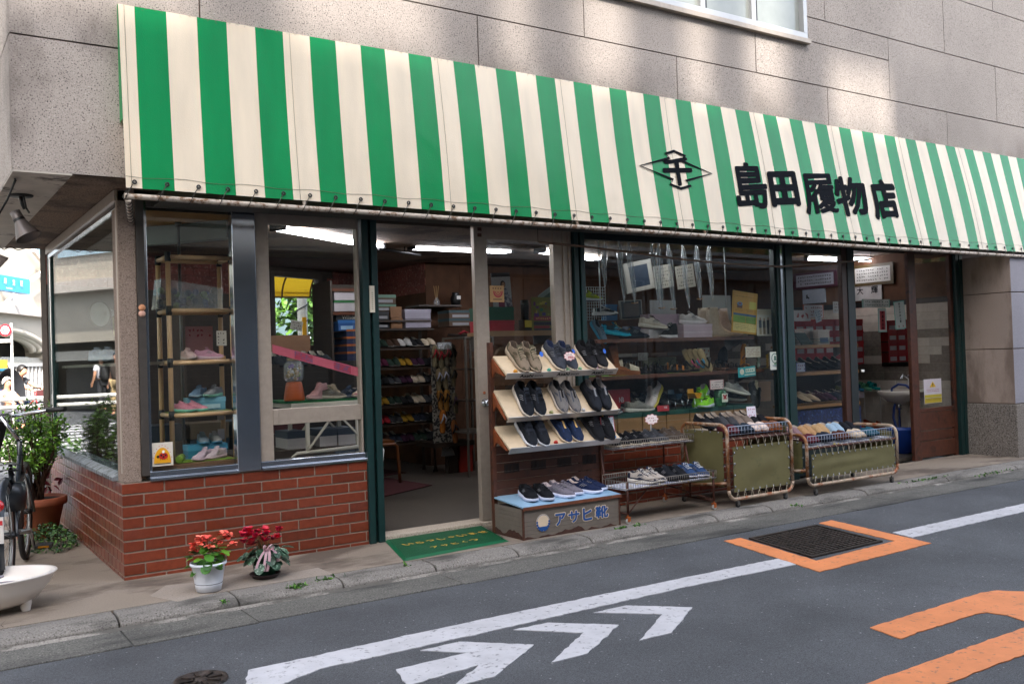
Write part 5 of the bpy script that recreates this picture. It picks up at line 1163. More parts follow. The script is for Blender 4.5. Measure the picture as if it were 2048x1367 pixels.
CLOTHP=gingham('#c4c4cc', '#8e93a6', '#c9b23a', "printed_oilcloth")
def caster(mb, x, y, r=.020, mw=0):
 mb.tube([(x, y-.008, r+.001), (x, y+.008, r+.001)], r, 12, 1); mb.tube([(x, y-.0082, r), (x, y+.0082, r)], r*.35, 8, 0)
 mb.box((x-.012, y-.014, r), (x+.012, y-.010, r*2.6)); mb.box((x-.012, y+.010, r), (x+.012, y+.014, r*2.6)); mb.box((x-.014, y-.014, r*2.5), (x+.014, y+.014, r*2.7)); mb.tube([(x, y, r*2.6), (x, y, r*3.6)], .005, 6)
LX0, LX1, LYF, LYB=3.285, 4.20, -.665, -.40
lz=PY(1271, 975, LYF).z
UXa, UXb, UYF, UYB=PY(1228, 897, -.37).x, PY(1387, 880, -.37).x, -.37, -.10
uz=PY(1300, 889, -.37).z
wr=thing("wire_rack", "rusty two tier wire shoe rack on casters between the slanted rack and the carts", "rack", (3.75, -.4, 0))
for nm, x0, x1, yf, yb, z, hh in(("lower_tier", LX0, LX1, LYF, LYB, lz, .05), ("upper_tier", UXa, UXb, UYF, UYB, uz, .05)):
 m=MB(); m.box((x0, yf, z-.012), (x1, yb, z), 1)
 for zz in(z+hh, z-.004):m.tube([(x0, yf-.004, zz), (x1, yf-.004, zz), (x1+.002, yb, zz), (x0, yb, zz)], .0035, 6, 0, True)
 n=int((x1-x0)/.022)
 for k in range(n+1):x=x0+(x1-x0)*k/n; m.tube([(x, yf-.004, z), (x, yf-.004, z+hh)], .0015, 4); m.tube([(x, yb, z), (x, yb, z+hh*1.6)], .0015, 4)
 for k in range(9):y=yf+(yb-yf)*k/8; m.tube([(x0, y, z), (x0, y, z+hh)], .0018, 4); m.tube([(x1, y, z), (x1, y, z+hh)], .0018, 4)
 m.tube([(x0, yb, z+hh*1.6), (x1, yb, z+hh*1.6)], .003, 5)
 m.build(nm, [WIRE, CLOTHP], wr)
for x in(LX0+.02, LX1-.02):
 m=MB(); m.tube([(x, LYF+.01, .07), (x, LYF+.01, lz+.05)], .009, 8); m.build("leg", RUSTB, wr)
 m=MB(); m.tube([(x, LYB-.0, .07), (x, LYB, .30), (x+.01, UYF+.03, uz)], .008, 8); m.tube([(x, LYB+.01, .075), (x, UYB, .075), (x, UYB-.005, uz+.03)], .008, 8); m.tube([(x, LYF+.01, .072), (x, LYB, .072)], .007, 8); m.build("leg", RUSTB, wr)
for a, b in(((LX0+.03, LYF+.01, .08), (LX0+.30, LYF+.08, lz-.01)), ((LX1-.03, LYF+.01, .08), (LX1-.42, LYB, lz-.01))):m=MB(); m.tube([a, b], .005, 6); m.build("brace", RUSTB, wr)
for x, y in((LX0+.02, LYF+.01), (LX1-.02, LYF+.01), (LX0+.02, UYB), (LX1-.02, UYB)):
 m=MB(); caster(m, x, y); m.build("caster", [mat('#b5612e', .5, .3, var=.2), mat('#a8a8a4', .4)], wr)
dn=V3((0, -1, -.10))
for x, cols, lab in((3.62, dict(main='#a99f95', over='#23283a', line='#1a2030', sole='#c9c2b8', out='#3a3a3a', lace='#d5d0c8'), "{s} shoe of the off-white laced pair on the lower wire tier"), (3.87, dict(main='#15171c', over='#1c1f25', line='#0d0e10', sole='#17181c', out='#111', lace='#26282e'), "{s} shoe of the black laced pair on the lower wire tier"), (4.08, dict(main='#2c4266', over='#243656', line='#3b5a80', sole='#c5c5cf', out='#1c1c20', lace='#dedede'), "{s} shoe of the blue pair with white laces on the lower wire tier")):
 pair("sneaker", 'run', cols, (x, -.525, lz+.001), (-.12, -1, 0)if x>3.7 else(.30, -1, 0), UPZ, lab, "shoe", "shoes on the wire rack", .104, scale=.92)
xs_=[UXa+.05+k*.096 for k in range(9)]
for k, (c_, so, nm)in enumerate((('#17181c', '#c5b8a6', 'black'), ('#14161b', '#c9bda9', 'jet black'), ('#3f4146', '#c4b7a3', 'charcoal'), ('#4a4038', '#b7ab9a', 'dark brown'))):
 pair("sneaker", 'run', dict(main=c_, over=c_, sole=so, out='#8d8478', lace=c_), (UXa+.09+k*.205, -.245, uz+.001), (.18, -1, -.05), UPZ, "{s} shoe of the %s pair, %s from the left on upper wire tier"%(nm, ('first', 'second', 'third', 'fourth')[k]), "shoe", "shoes on the wire rack", .098, scale=.9, whole=True)
c=PY(1215, 848, -.42); o=card("price_card", "pink bordered white price card with red 3900 above the upper wire tier", c, (1, -.05, 0), (0, .15, 1), .125, .115, '#d3dbe2', None, cat="price card", border='#c84a5c')
letters("numeral", "3900", c+V3((.02, -.005, -.040)), (1, -.05, 0), (0, .15, 1), h=.024, m=mat('#b5303a', .6), parent=o, weight=.01); scribble(o, c+V3((0, -.004, .018)), (1, -.05, 0), (0, .15, 1), .10, .055, 4, '#41506b')
m=MB(); m.tube([c+V3((.02, .004, -.05)), c+V3((.025, .01, -.085))], .003, 5); m.build("clip", mat('#c9ccd0', .3), o)
c=PY(1303, 838, -.36); o=card("price_cloud", "cloud shaped white price card standing on the upper wire tier", c, (1, -.1, 0), (0, .1, 1), .125, .078, '#e8dcda', None, cat="price card", border='#d18f92', outline=CLOUD)
scribble(o, c+V3((0, -.004, 0)), (1, -.1, 0), (0, .1, 1), .085, .04, 2, '#8d3038'); m=MB(); m.tube([c+V3((-.005, .003, -.03)), c+V3((-.005, .006, -.09))], .004, 5); m.build("stalk", mat('#c9ccd0', .3), o)
# == canvas sided carts
ORGP=mat('#8c5a34', .5, .15, var=.3, sc=16, dirt='#b9a592', dsc=9, dth=.52)
PEEL=mat('#b09a84', .5, .15, var=.2, sc=14, dirt='#94512a', dsc=11, dth=.56)
CANV=mat('#67613c', .75, var=.10, sc=5, bump=.25, bsc=300, dirt='#4f5030', dsc=2.5, dth=.62)
WCORD=mat('#b5ac97', .8); 
def arcpts(c, a, b, r, n=6):
 """quarter bend in the plane of unit vectors a (start) and b (end) about c"""
 return[V3(c)+V3(a)*r*math.cos(t)+V3(b)*r*math.sin(t)for t in[math.pi/2*i/n for i in range(n+1)]]
def canvas(mb, p0, p1, p2, p3, n, wav=.008, seed=0):
 """p0..p1 bottom edge, p3..p2 top edge; n points out"""
 p0, p1, p2, p3, n=map(V3, (p0, p1, p2, p3, n)); g=[]
 for i in range(15):
  r=[]
  for j in range(11):
   u, v=i/14, j/10; p=p0.lerp(p1, u).lerp(p3.lerp(p2, u), v)
   cu, cv=abs(u-.5)*2, abs(v-.5)*2; pin=(1-.03*(1-cu))
   q=mnoise.noise(V3((u*3+seed, v*3, seed)))*wav*(1-max(cu, cv)**6)
   r.append(p+n*q)
  g.append(r)
 mb.grid(g); mb.grid([[p-n*.0022 for p in r]for r in g][::-1])
def lacing(mb, edge, frame_pts, n, skip=0, r=.0018, back=.012):
 """zigzag cord between points along a canvas edge and along a tube"""
 (a, b), (c_, d)=[tuple(map(V3, e))for e in(edge, frame_pts)]; o=V3((0, -.004, 0)); P=[]
 for k in range(n):
  u=(k+.5)/n; p=a.lerp(b, u); q=c_.lerp(d, u-.18/n*2); s=c_.lerp(d, u+.18/n*2); t=(p-q).normalized()*-.016
  P+=[q+t*.6-o*2, q+t+o, q+o*4, (p+q)/2+o*2, p+o, p-o, (p+s)/2-o, s-o*2]
 mb.tube(P, r, 4)
def eyelets(mb, a, b, n, nrm):
 a, b, nrm=V3(a), V3(b), V3(nrm); xd=(b-a).normalized(); yd=nrm.cross(xd)
 for k in range(n):
  c=a.lerp(b, (k+.5)/n)+nrm*.002
  mb.tube([c+xd*.006*math.cos(t)+yd*.006*math.sin(t)for t in[i*math.pi/5 for i in range(10)]], .0022, 5, 0, True)
def cart(label, x0, x1, yf, yb, zt, zr_, zb, zc0, mats, cords):
 t=thing("canvas_cart", label, "cart", ((x0+x1)/2, (yf+yb)/2, 0)); R=.075; tr=.0145
 for x, mt_ in((x0, mats[0]), (x1, mats[1])):
  m=MB(); m.tube([(x, yb, .075)]+[(x, yb, zt-R)]+arcpts((x, yb-R, zt-R), (0, 1, 0), (0, 0, 1), R)[1:]+arcpts((x, yf+R, zt-R), (0, 0, 1), (0, -1, 0), R)+[(x, yf, zb+R+.001)], tr, 10); m.build("side_frame", mt_, t)
  m=MB(); m.tube([(x, yf+.012, zb+.13), (x, yb-.01, zb+.07)], tr*.9, 8); m.build("side_rail", mt_, t)
 m=MB(); m.tube([V3((x0, yf, zb+R))]+arcpts((x0+R, yf, zb+R), (-1, 0, 0), (0, 0, -1), R)[1:]+arcpts((x1-R, yf, zb+R), (0, 0, -1), (1, 0, 0), R), tr, 10); m.build("bottom_rail", mats[2], t)
 m=MB(); m.tube([(x0, yf+.004, zr_), (x1, yf+.004, zr_)], .011, 8); m.build("cross_rail", RUSTB, t)
 m=MB(); m.box((x0+.02, yf+.025, zr_+.004), (x1-.02, yb-.02, zr_+.016)); m.build("tray", CLOTHP if zr_<.42 else RUSTB, t)
 m=MB(); zb_=zr_+.10; A, B=x0+.035, x1-.01
 m.tube([(A, yf+.016, zr_), (A, yf+.016, zb_), (B, yf+.016, zb_), (B, yf+.016, zr_)], .0042, 6)
 n=int((B-A)/.036)
 for k in range(1, n):x=A+(B-A)*k/n; m.tube([(x, yf+.016, zr_+.012), (x, yf+.016, zb_)], .0015, 4)
 for z in(zr_+.035, zr_+.067):m.tube([(A, yf+.016, z), (B, yf+.016, z)], .0013, 4)
 m.tube([(A, yb-.016, zb_), (B, yb-.016, zb_)], .004, 6)
 m.build("wire_basket", mat('#9aa3b5', .3, .7), t)
 m=MB(); k0, k1=x0+.055, x1-.035; z0_, z1_=zb+.055, zc0
 canvas(m, (k0, yf-.004, z0_), (k1, yf-.004, z0_), (k1, yf-.004, z1_), (k0, yf-.004, z1_), (0, -1, 0), .012, x0); m.build("front_canvas", CANV, t)
 e=MB(); N_=int((k1-k0)/.075)
 eyelets(e, (k0+.005, yf-.006, z0_+.012), (k1-.005, yf-.006, z0_+.012), N_, (0, -1, 0)); eyelets(e, (k0+.005, yf-.006, z1_-.012), (k1-.005, yf-.006, z1_-.012), N_, (0, -1, 0))
 M_=max(3, int((z1_-z0_)/.075)); eyelets(e, (k0+.012, yf-.006, z0_), (k0+.012, yf-.006, z1_), M_, (0, -1, 0)); eyelets(e, (k1-.012, yf-.006, z0_), (k1-.012, yf-.006, z1_), M_, (0, -1, 0))
 l=MB(); lacing(l, ((k0, yf-.004, z0_+.012), (k1, yf-.004, z0_+.012)), ((k0, yf, zb), (k1, yf, zb)), N_); lacing(l, ((k0, yf-.004, z1_-.012), (k1, yf-.004, z1_-.012)), ((k0, yf, zr_), (k1, yf, zr_)), N_)
 d=MB(); lacing(d, ((k0+.012, yf-.004, z0_), (k0+.012, yf-.004, z1_)), ((x0, yf, z0_-.03), (x0, yf, z1_-.03)), M_); lacing(d, ((k1-.012, yf-.004, z0_), (k1-.012, yf-.004, z1_)), ((x1, yf, z0_-.03), (x1, yf, z1_-.03)), M_)
 for x, s in((x0, -1), (x1, 1)):
  m=MB(); ya, yb2=yf+.045, yb-.03; zc, zd=zb+.10, zt-.05
  canvas(m, (x+.002*s, yb2, zc), (x+.002*s, ya, zc), (x+.002*s, ya, zd), (x+.002*s, yb2, zd), (s, 0, 0), .012, x1+s); m.build("side_canvas", CANV, t)
  eyelets(e, (x+.004*s, yb2, zd-.01), (x+.004*s, ya, zd-.01), 5, (s, 0, 0)); eyelets(e, (x+.004*s, ya-.01, zc), (x+.004*s, ya-.01, zd), M_, (s, 0, 0))
  for k in range(5):y=ya+(yb2-ya)*(k+.5)/5; d.tube([(x+.005*s, y, zd-.01), (x+tr*1.2*s, y+.012, zt-.004), (x, y+.015, zt+tr), (x-tr*1.1*s, y+.01, zt-.01)], .0024, 5)
  for k in range(M_):z=zc+(zd-zc)*(k+.5)/M_; d.tube([(x+.005*s, ya+.01, z), (x+tr*s, yf+.012, z+.015), (x+tr*.6*s, yf-tr, z+.02)], .002, 5)
 e.build("eyelet_row", CHROME, t); l.build("white_cord", WCORD, t); d.build("dark_cord", cords, t)
 for x, y in((x0+R+.02, yf), (x1-R-.02, yf), (x0, yb), (x1, yb)):
  m=MB(); caster(m, x, y, .019); m.build("caster", [mat('#6d6a66', .4, .6), BLACK], t)
 return t
AY=-.70
c1x0, c1x1=PY(1456, 930, AY).x, PY(1583, 900, AY).x
cart("taller olive canvas cart with rusty orange tube frame beside the wire rack", c1x0, c1x1, AY, -.20, .648, PY(1520, 873, AY).z, PY(1520, 990, AY).z, PY(1520, 887, AY).z, (ORGP, ORGP, PEEL), BLACK)
BYF=-.74
c2x0, c2x1=PY(1614, 920, BYF).x, PY(1794, 900, BYF).x
cart("lower wider olive canvas cart with peeling white tube frame, right of the taller cart", c2x0, c2x1, BYF, -.26, .505, PY(1710, 886, BYF).z, PY(1710, 957, BYF).z, PY(1710, 897, BYF).z, (ORGP, PEEL, PEEL), BLACK)
z1=PY(1520, 873, AY).z+.016
def cartrow(items, x0, x1, y, z, fwd, group, kind='mule', scale=.92, place=""):
 n=len(items)
 for k, (nm, c_, so)in enumerate(items):
  pair("slip_on_shoe", kind, dict(main=c_, over=c_, line='#8f8377', sole=so, out=so), (x0+(x1-x0)*(k+.5)/n, y, z), fwd, V3(fwd).cross(V3((1, 0, 0)))*-1 if False else V3((0, fwd[2], 1)), "{s} shoe of the %s pair %s"%(nm, place), "shoe", group, .092, whole=True, scale=scale)
cartrow((("black and white", '#191a1e', '#2a2a2c'), ("dark grey", '#3a3a3d', '#2a2a2c'), ("taupe", '#6d6057', '#2a2623'), ("jet black", '#101014', '#1b1b1c')), c1x0+.03, c1x1-.02, AY+.31, z1+.075, (-.15, -1, -.3), "shoes in the taller cart", 'loafer', .95, "in the back row of the taller cart")
cartrow((("maroon", '#4e1f26', '#2b1a1a'), ("black and blue", '#1c2733', '#15181c'), ("cream", '#cbb8ad', '#7a4a2a'), ("tan brown", '#6d4630', '#b5602c')), c1x0+.04, c1x1-.03, AY+.15, z1+.022, (-.1, -1, -.12), "shoes in the taller cart", 'mule', .92, "in the front row of the taller cart")
z2=PY(1710, 886, BYF).z+.016
cartrow((("mauve", '#7d6468', '#4a3a38'), ("tan", '#a5805a', '#5a4030'), ("caramel", '#a98a64', '#6a5038'), ("pale blue", '#8fa6b8', '#c3ccd2'), ("black", '#14161c', '#1b1b1c')), c2x0+.04, c2x1-.25, BYF+.32, z2+.075, (.15, -1, -.3), "shoes in the lower cart", 'mule', .95, "in the back row of the lower cart")
cartrow((("maroon", '#541f28', '#2b1a1a'), ("navy", '#1a2230', '#15181c'), ("dark brown", '#4a2a20', '#2b1d18'), ("fluffy beige", '#b9a894', '#6a5b4a'), ("teal", '#1f4a5a', '#1a2024')), c2x0+.05, c2x1-.14, BYF+.15, z2+.022, (.2, -1, -.12), "shoes in the lower cart", 'mule', .92, "in the front row of the lower cart")
c=PY(1503, 827, AY+.27); o=card("price_card", "white price card with pink writing standing in the taller cart", c, (1, -.1, 0), (0, .1, 1), .098, .125, '#dcd6e0', None, cat="price card"); scribble(o, c+V3((0, -.002, 0)), (1, -.1, 0), (0, .1, 1), .08, .10, 4, '#a03a68')
# == lamps inside
def lamp(label, a, b, two=True, em=7.):
 a, b=V3(a), V3(b); d=(b-a).normalized(); s=d.cross(UPZ).normalized(); t=thing("fluorescent_lamp", label, "lamp", (a+b)/2, "fluorescent ceiling lamps")
 EM=mat('#f4f6ff', .5, emit=em, key='tube%g'%em)
 m=MB(); m.bar(a+UPZ*.055, b+UPZ*.055, .16 if two else .09, .05); m.build("housing", mat('#d9d7d2', .5), t)
 for k in((-.045, .045)if two else(0, )):m=MB(); m.tube([a+s*k, b+s*k], .016, 10); m.build("tube", EM, t)
 for p in(a, b):m=MB(); m.bar(p-d*.012+UPZ*.01, p+d*.012+UPZ*.01, .14 if two else .05, .06); m.build("end_cap", BLACK, t)
 for u in(.3, .75):p=a.lerp(b, u)+UPZ*.08; m=MB(); m.tube([p, V3((p.x, p.y, ZC))], .004, 5); m.build("chain", mat('#55504a', .5), t)
 return t
lz_=2.28
lamp("bright twin tube lamp hanging behind the second small window", PZ(556, 456, lz_), PZ(718, 484, lz_)+V3((.3, .24, 0)))
lamp("bright twin tube lamp seen through the sliding door glass", PZ(1080, 502, lz_), PZ(1192, 518, lz_))
lamp("long single tube lamp above the long display window", PZ(1300, 472, lz_), PZ(1458, 484, lz_), False)
lamp("short tube lamp high in the right hand window", PZ(1612, 518, lz_-.02), PZ(1748, 521, lz_-.02), False)
lamp("twin tube lamp deep inside over the shoe shelves", (3.0, 2.0, 2.3), (4.1, 2.0, 2.3), True, 6.)
p=PZ(765, 470, ZC-.02); m=MB(); m.lathe([(0, -.03), (.075, -.03), (.08, 0), (0, 0)], (p.x, p.y, ZC-.001), 20); tag(m.build("ceiling_speaker", BLACK), "round black fitting on the ceiling just inside the doorway", "fitting")
a, b=PZ(875, 455, 2.36), PZ(950, 459, 2.36); t=thing("ceiling_rod", "black rod hung from the ceiling inside the doorway", "rod", (a+b)/2); m=MB(); m.tube([a, b], .011, 8); m.build("rod", BLACK, t); m=MB(); p=a.lerp(b, .35); m.tube([p, V3((p.x, p.y, ZC))], .006, 6); m.build("chain", BLACK, t)
a, b=PZ(757, 497, 2.25), PZ(840, 510, 2.25); t=thing("ceiling_rod", "dark rod on a chain near the brick frieze inside the doorway", "rod", (a+b)/2); m=MB(); m.tube([a, b], .012, 8); m.build("rod", BLACK, t); m=MB(); p=a.lerp(b, .62); m.tube([p, V3((p.x, p.y, ZC))], .006, 6); m.build("chain", BLACK, t)
# == boxes and shelving
KRAFT='#8a6440'
def sbox(label, x0, x1, y0, y1, z, h, col, lid=None, group=None, lidh=None, rot=0, mark=None, mcol='#222', side=None, name="shoe_box"):
 """cardboard shoe box with overhanging lid"""
 c=V3(((x0+x1)/2, (y0+y1)/2, z)); t=thing(name, label, "shoe box", c, group); lidh=lidh or h*.34
 R_=Matrix.Translation(c)@Matrix.Rotation(rot, 4, 'Z')@Matrix.Translation(-c)
 m=MB(); m.box((x0+.003, y0+.003, z), (x1-.003, y1-.003, z+h-.004), 0, R_); m.build("body", mat(col, .6, var=.08, sc=8), t)
 m=MB(); m.box((x0, y0, z+h-lidh), (x1, y1, z+h), 0, R_); m.build("lid", mat(lid or col, .55, var=.08, sc=8), t)
 if mark:letters("print", mark, R_@V3(((x0+x1)/2, y0+.002, z+h*.38)), (1, 0, 0), UPZ, h=h*.2, m=mat(mcol, .6), parent=t, weight=.01, off=.003)
 elif side:
  m=MB(); m.box((x0+(x1-x0)*.15, y0-.0012, z+h*.12), (x0+(x1-x0)*.85, y0+.002, z+h*.46), 0, R_); m.build("size_label", mat(side, .6), t)
 return t
def board(label, x0, x1, y0, y1, z, th=.02, mt=None, name="shelf", front=None):
 t=thing(name, label, "shelf", ((x0+x1)/2, (y0+y1)/2, z)); m=MB(); m.box((x0, y0, z-th), (x1, y1, z)); m.build("board", mt or WOOD, t, .002)
 m=MB(); m.box((x0, y0-.004, z-th-.008), (x1, y0-.0005, z+.003)); m.build("front_edge", front or WOOD, t)
 for x in(x0+.02, x1-.05):m=MB(); m.prism([(x, y1-.02, z-th), (x, y0+.04, z-th), (x, y1-.02, z-th-.12)], (.02, 0, 0)); m.build("bracket", DKALU, t)
 return t
XA, XB=fx(1176, .12), fx(1556, .0)-.02
zA=PY(1330, 676, .12).z; zB=PY(1330, 747, .12).z; zC=PY(1250, 828, .10).z; zS=zC
board("upper brown shelf in the long display window", XA, PY(1485, 672, .12).x+.15, .12, .46, zA)
board("lower brown shelf in the long display window covered with green felt", XA, XB-.05, .12, .46, zB)
FELT=mat('#6d8a1e', .9, var=.15, sc=40)
for i, (a, b)in enumerate(((1195, 1250), (1265, 1300), (1335, 1405))):x0, x1=fx(a, .14), fx(b, .14); m=MB(); m.box((x0, .135, zB+.001), (x1, .40, zB+.004)); tag(m.build("felt_mat", FELT), "green felt strip on the lower window shelf under the %s"%("cream wedge mules", "black sandals with pink trim", "bunch of flip flops")[i], "mat")
m=MB(); m.box((B0+.02, .105, .10), (B1-.03, .55, .52)); m.box((B0+.02, .60, .10), (B1-.03, .63, 1.2), 1); t=thing("display_plinth", "dark plinth that carries the green lidded shoe boxes in the long window", "plinth", (4.6, .3, .1)); m.build("body", [mat('#2a221c', .7), PANEL], t)
zP=zC-.098
for i in range(8):
 x0=XA+.02+i*.275
 if x0+.27>XB:break
 sbox("brown shoe box with green lid, %s from left along the long window's foot"%('first', 'second', 'third', 'fourth', 'fifth', 'sixth', 'seventh', 'eighth')[i], x0, x0+.268, .125, .45, .522, zC-.522, '#8a6440', '#14423a', "green lidded shoe boxes in the long window", .036)
def side_shoe(kind, cols, px, y, z, d, label, group, up=(0, 0, 1), name="display_shoe", scale=1., whole=False, dz=0):
 return shoe(name, kind, cols, frame((fx(px, y), y, z+dz), d, up), label, "shoe", group, whole, scale)
GW="shoes in the long display window"; ORD=('first', 'second', 'third', 'fourth', 'fifth', 'sixth', 'seventh', 'eighth', 'ninth', 'tenth', 'eleventh')
R_=V3((1, -.1, 0))
hk=thing("wire_grid", "white wire grid panel hanging at the left end of the long window", "grid panel", (fx(1195, .5), .5, zA+.05))
m=MB(); xa, xb=fx(1172, .5), fx(1214, .5); za, zb=PY(1200, 640, .5).z, PY(1200, 574, .5).z
for k in range(10):x=xa+(xb-xa)*k/9; m.tube([(x, .5, za), (x, .5, zb)], .002, 4)
for k in range(12):z=za+(zb-za)*k/11; m.tube([(xa, .502, z), (xb, .502, z)], .002, 4)
m.build("grid", mat('#b5c4c4', .4), hk)
side_shoe('run', dict(main='#a8b51f', over='#8f9c16', sole='#c9ccd0', line='#333'), 1186, .46, PY(1186, 602, .46).z, R_, "lime yellow sneaker on the wire grid at the left end of the window", GW, whole=True, scale=.8)
side_shoe('run', dict(main='#15161a', over='#c9c9c9', sole='#d5d5d5', line='#222'), 1213, .46, PY(1213, 631, .46).z, V3((.5, -.8, 0)), "black and white sneaker on the wire grid beside the lime one", GW, whole=True, scale=.8)
side_shoe('knit', dict(main='#566a7a', over='#49606f', sole='#3f8aa8', line='#222'), 1196, .20, zA+.05, V3((.25, -.5, -.85)), "blue grey sneaker hanging nose down at the left end of the upper window shelf", GW, up=V3((.2, -.9, .4)), scale=.8)
side_shoe('run', dict(main='#16303a', over='#1b8aa8', sole='#22a0b8', line='#111', lace='#d0b060'), 1232, .24, zA+.03, V3((1, -.35, -.15)), "turquoise soled dark sneaker on the upper window shelf", GW, scale=.95)
side_shoe('run', dict(main='#1b2028', over='#252c36', sole='#1d1d20', line='#b58a20', lace='#3a3a40'), 1270, .22, zA, V3((1, -.35, 0)), "black sneaker with amber lining on the upper window shelf", GW, scale=.95)
sbox("pink flowered shoe box standing upright behind the high top sneaker", fx(1298, .34), fx(1368, .34), .33, .44, zA, .22, '#b59aa6', '#b59aa6', None, .02)
sbox("small white shoe box under the cream sneaker", fx(1296, .22), fx(1326, .22), .20, .31, zA, .085, '#bdb3b4', '#c4babb', None, .03)
side_shoe('run', dict(main='#c0b2a4', over='#b3a495', sole='#c9bdae', line='#4a4038', lace='#26221f', out='#9a8b7c'), 1308, .21, zA+.086, V3((1, -.3, -.12)), "cream sneaker with black laces raised on a white box", GW, scale=.95)
side_shoe('high', dict(main='#1c1716', over='#1a1514', sole='#c9c2c2', line='#15110f', lace='#b9b2b0', out='#a9a2a2'), 1337, .16, zA, V3((-1, -.25, 0)), "black high top canvas shoe with white sole on the upper window shelf", GW, scale=.9)
for k in range(2):sbox("pink print shoe box, %s of the pair of boxes under the white trainer"%('lower', 'upper')[k], fx(1367, .18), fx(1425, .18), .17, .40, zA+k*.062, .06, '#c2a8b0', '#c9b2ba', "pink shoe boxes under the white trainer")
side_shoe('run', dict(main='#cfc8c6', over='#c4bcba', sole='#d5cfd0', line='#5a5654', lace='#2f2b2a', out='#c5bfc0'), 1388, .27, zA+.125, V3((1, -.3, 0)), "white trainer on top of the pink shoe boxes", GW, scale=.98)
for k, px in enumerate((1425, 1443)):side_shoe('boot', dict(main='#bfae9c', over='#bfae9c', line='#7d6a56', sole='#a38c74', out='#8a745e'), px, .30-.10*k, zA, V3((1, -.35, 0)), "cream rubber boot, the %s of the pair on the upper window shelf"%('rear', 'front')[k], GW, scale=.92)
side_shoe('boot', dict(main='#b9a8a0', over='#b9a8a0', line='#7d6a60', sole='#9a8878', out='#8a745e'), 1462, .34, zA, V3((1, -.35, 0)), "pinkish rubber boot half behind the yellow flyer", GW, scale=.92)
def sheet(name, label, px0, px1, py0, py1, y, col, cat="poster", rot=0, th=.0015, group=None, d=(1, 0, 0)):
 c=PY((px0+px1)/2, (py0+py1)/2, y); w_=fx(px1, y)-fx(px0, y); h_=PY(px0, py0, y).z-PY(px0, py1, y).z
 xd=V3(d).normalized(); ud=UPZ; xd, ud=xd*math.cos(rot)+ud*math.sin(rot), -xd*math.sin(rot)+ud*math.cos(rot); n=xd.cross(ud)
 t=thing(name, label, cat, c, group)
 m=MB(); m.prism([c+xd*a*w_/2+ud*b*h_/2 for a, b in((-1, -1), (1, -1), (1, 1), (-1, 1))], n*th); m.build("sheet", mat(col, .45, var=.04), t)
 K_=[0]
 def at(u, v, o=.002):o=o+.0006*K_[0]+.0004; return c+xd*(u-.5)*w_+ud*(.5-v)*h_+n*(th+o-.0015)
 def rect(u0, u1, v0, v1, cc, nm="printed_block", o=.002):
  K_[0]+=1; m=MB(); m.prism([at(u0, v1, o), at(u1, v1, o), at(u1, v0, o), at(u0, v0, o)], n*.0004); return m.build(nm, mat(cc, .5, var=.06), t)
 return t, at, rect, xd, ud, w_, h_, n
t, at, rect, xd, ud, w_, h_, n=sheet("event_flyer", "tilted yellow event flyer with blue and green bands inside the long window", 1464, 1514, 583, 667, .06, '#c9941f', "poster", -.10)
rect(.03, .97, .02, .98, '#b9821a', "border"); rect(.06, .94, .05, .56, '#c8902a'); rect(.05, .95, .53, .58, '#24507a'); rect(.05, .53, .585, .75, '#6f8f2a'); rect(.55, .95, .585, .75, '#6f8f2a'); rect(.05, .95, .76, .955, '#d2bb72'); rect(.66, .93, .22, .40, '#c9b84a', o=.0028)
m=MB(); cc=at(.28, .30, .003)
m.prism([cc+xd*.034*math.cos(k*.39)+ud*.016*math.sin(k*.39)for k in range(16)], n*.0005, 0); m.prism([cc+n*.0006+xd*.022*math.cos(k*.39)+ud*.009*math.sin(k*.39)for k in range(16)], n*.0005, 1); m.prism([cc+xd*-.034-ud*.004, cc+xd*-.034-ud*.040, cc+xd*.034-ud*.040, cc+xd*.034-ud*.004], n*.0003, 2)
m.build("printed_picture", [mat('#2f86b0', .5), mat('#8a3a1f', .5), mat('#5a2a1c', .5)], t)
for v0, rows in((.12, 1), (.45, 2), (.85, 4), (.66, 2)):scribble(t, at(.5, v0, .002), xd, ud, w_*.8, h_*.035*rows, rows, '#3a2a14', .0012, .8, seed=int(v0*100))
sheet("black_frame_sheet", "cream leaflet above the group picture at the right end of the long window", 1512, 1552, 618, 632, .10, '#b7ab94', "leaflet")
t, at, rect, xd, ud, w_, h_, n=sheet("group_picture", "small printed picture of people in a row at the right end of the long window", 1513, 1557, 629, 671, .08, '#b9b2a4', "picture")
for k, cc in enumerate(('#2a3340', '#3a3430', '#1d1f22', '#c9c4bc', '#4a5560')):rect(.10+k*.17, .22+k*.17, .25+.04*(k%2), .62, cc); rect(.11+k*.17, .21+k*.17, .62, .93, ('#8a7a60', '#6d5a44', '#2a2a2a', '#39404a', '#8a8070')[k]); rect(.135+k*.17, .195+k*.17, .13+.04*(k%2), .25+.04*(k%2), '#8a6650')
fw=V3((1, -.35, 0))
def sand(kind, cols, px, y, z, f, u, label, scale=1.):return sandal("sandal", kind, cols, frame((fx(px, y), y, z), f, u), label, "sandal", GW, scale)
sand('wedge', ('#7a4628', '#6d4026', '#c2b29c'), 1248, .17, zB+.004, V3((1, -.2, 0)), UPZ, "cream wedge mule lying flat on the lower window shelf", 1.15)
sand('wedge', ('#7a4628', '#6d4026', '#c2b29c'), 1222, .25, zB+.13, V3((.35, -.1, -1)), V3((1, -.1, .35)), "cream wedge mule standing on its heel at the left end of the lower window shelf", 1.1)
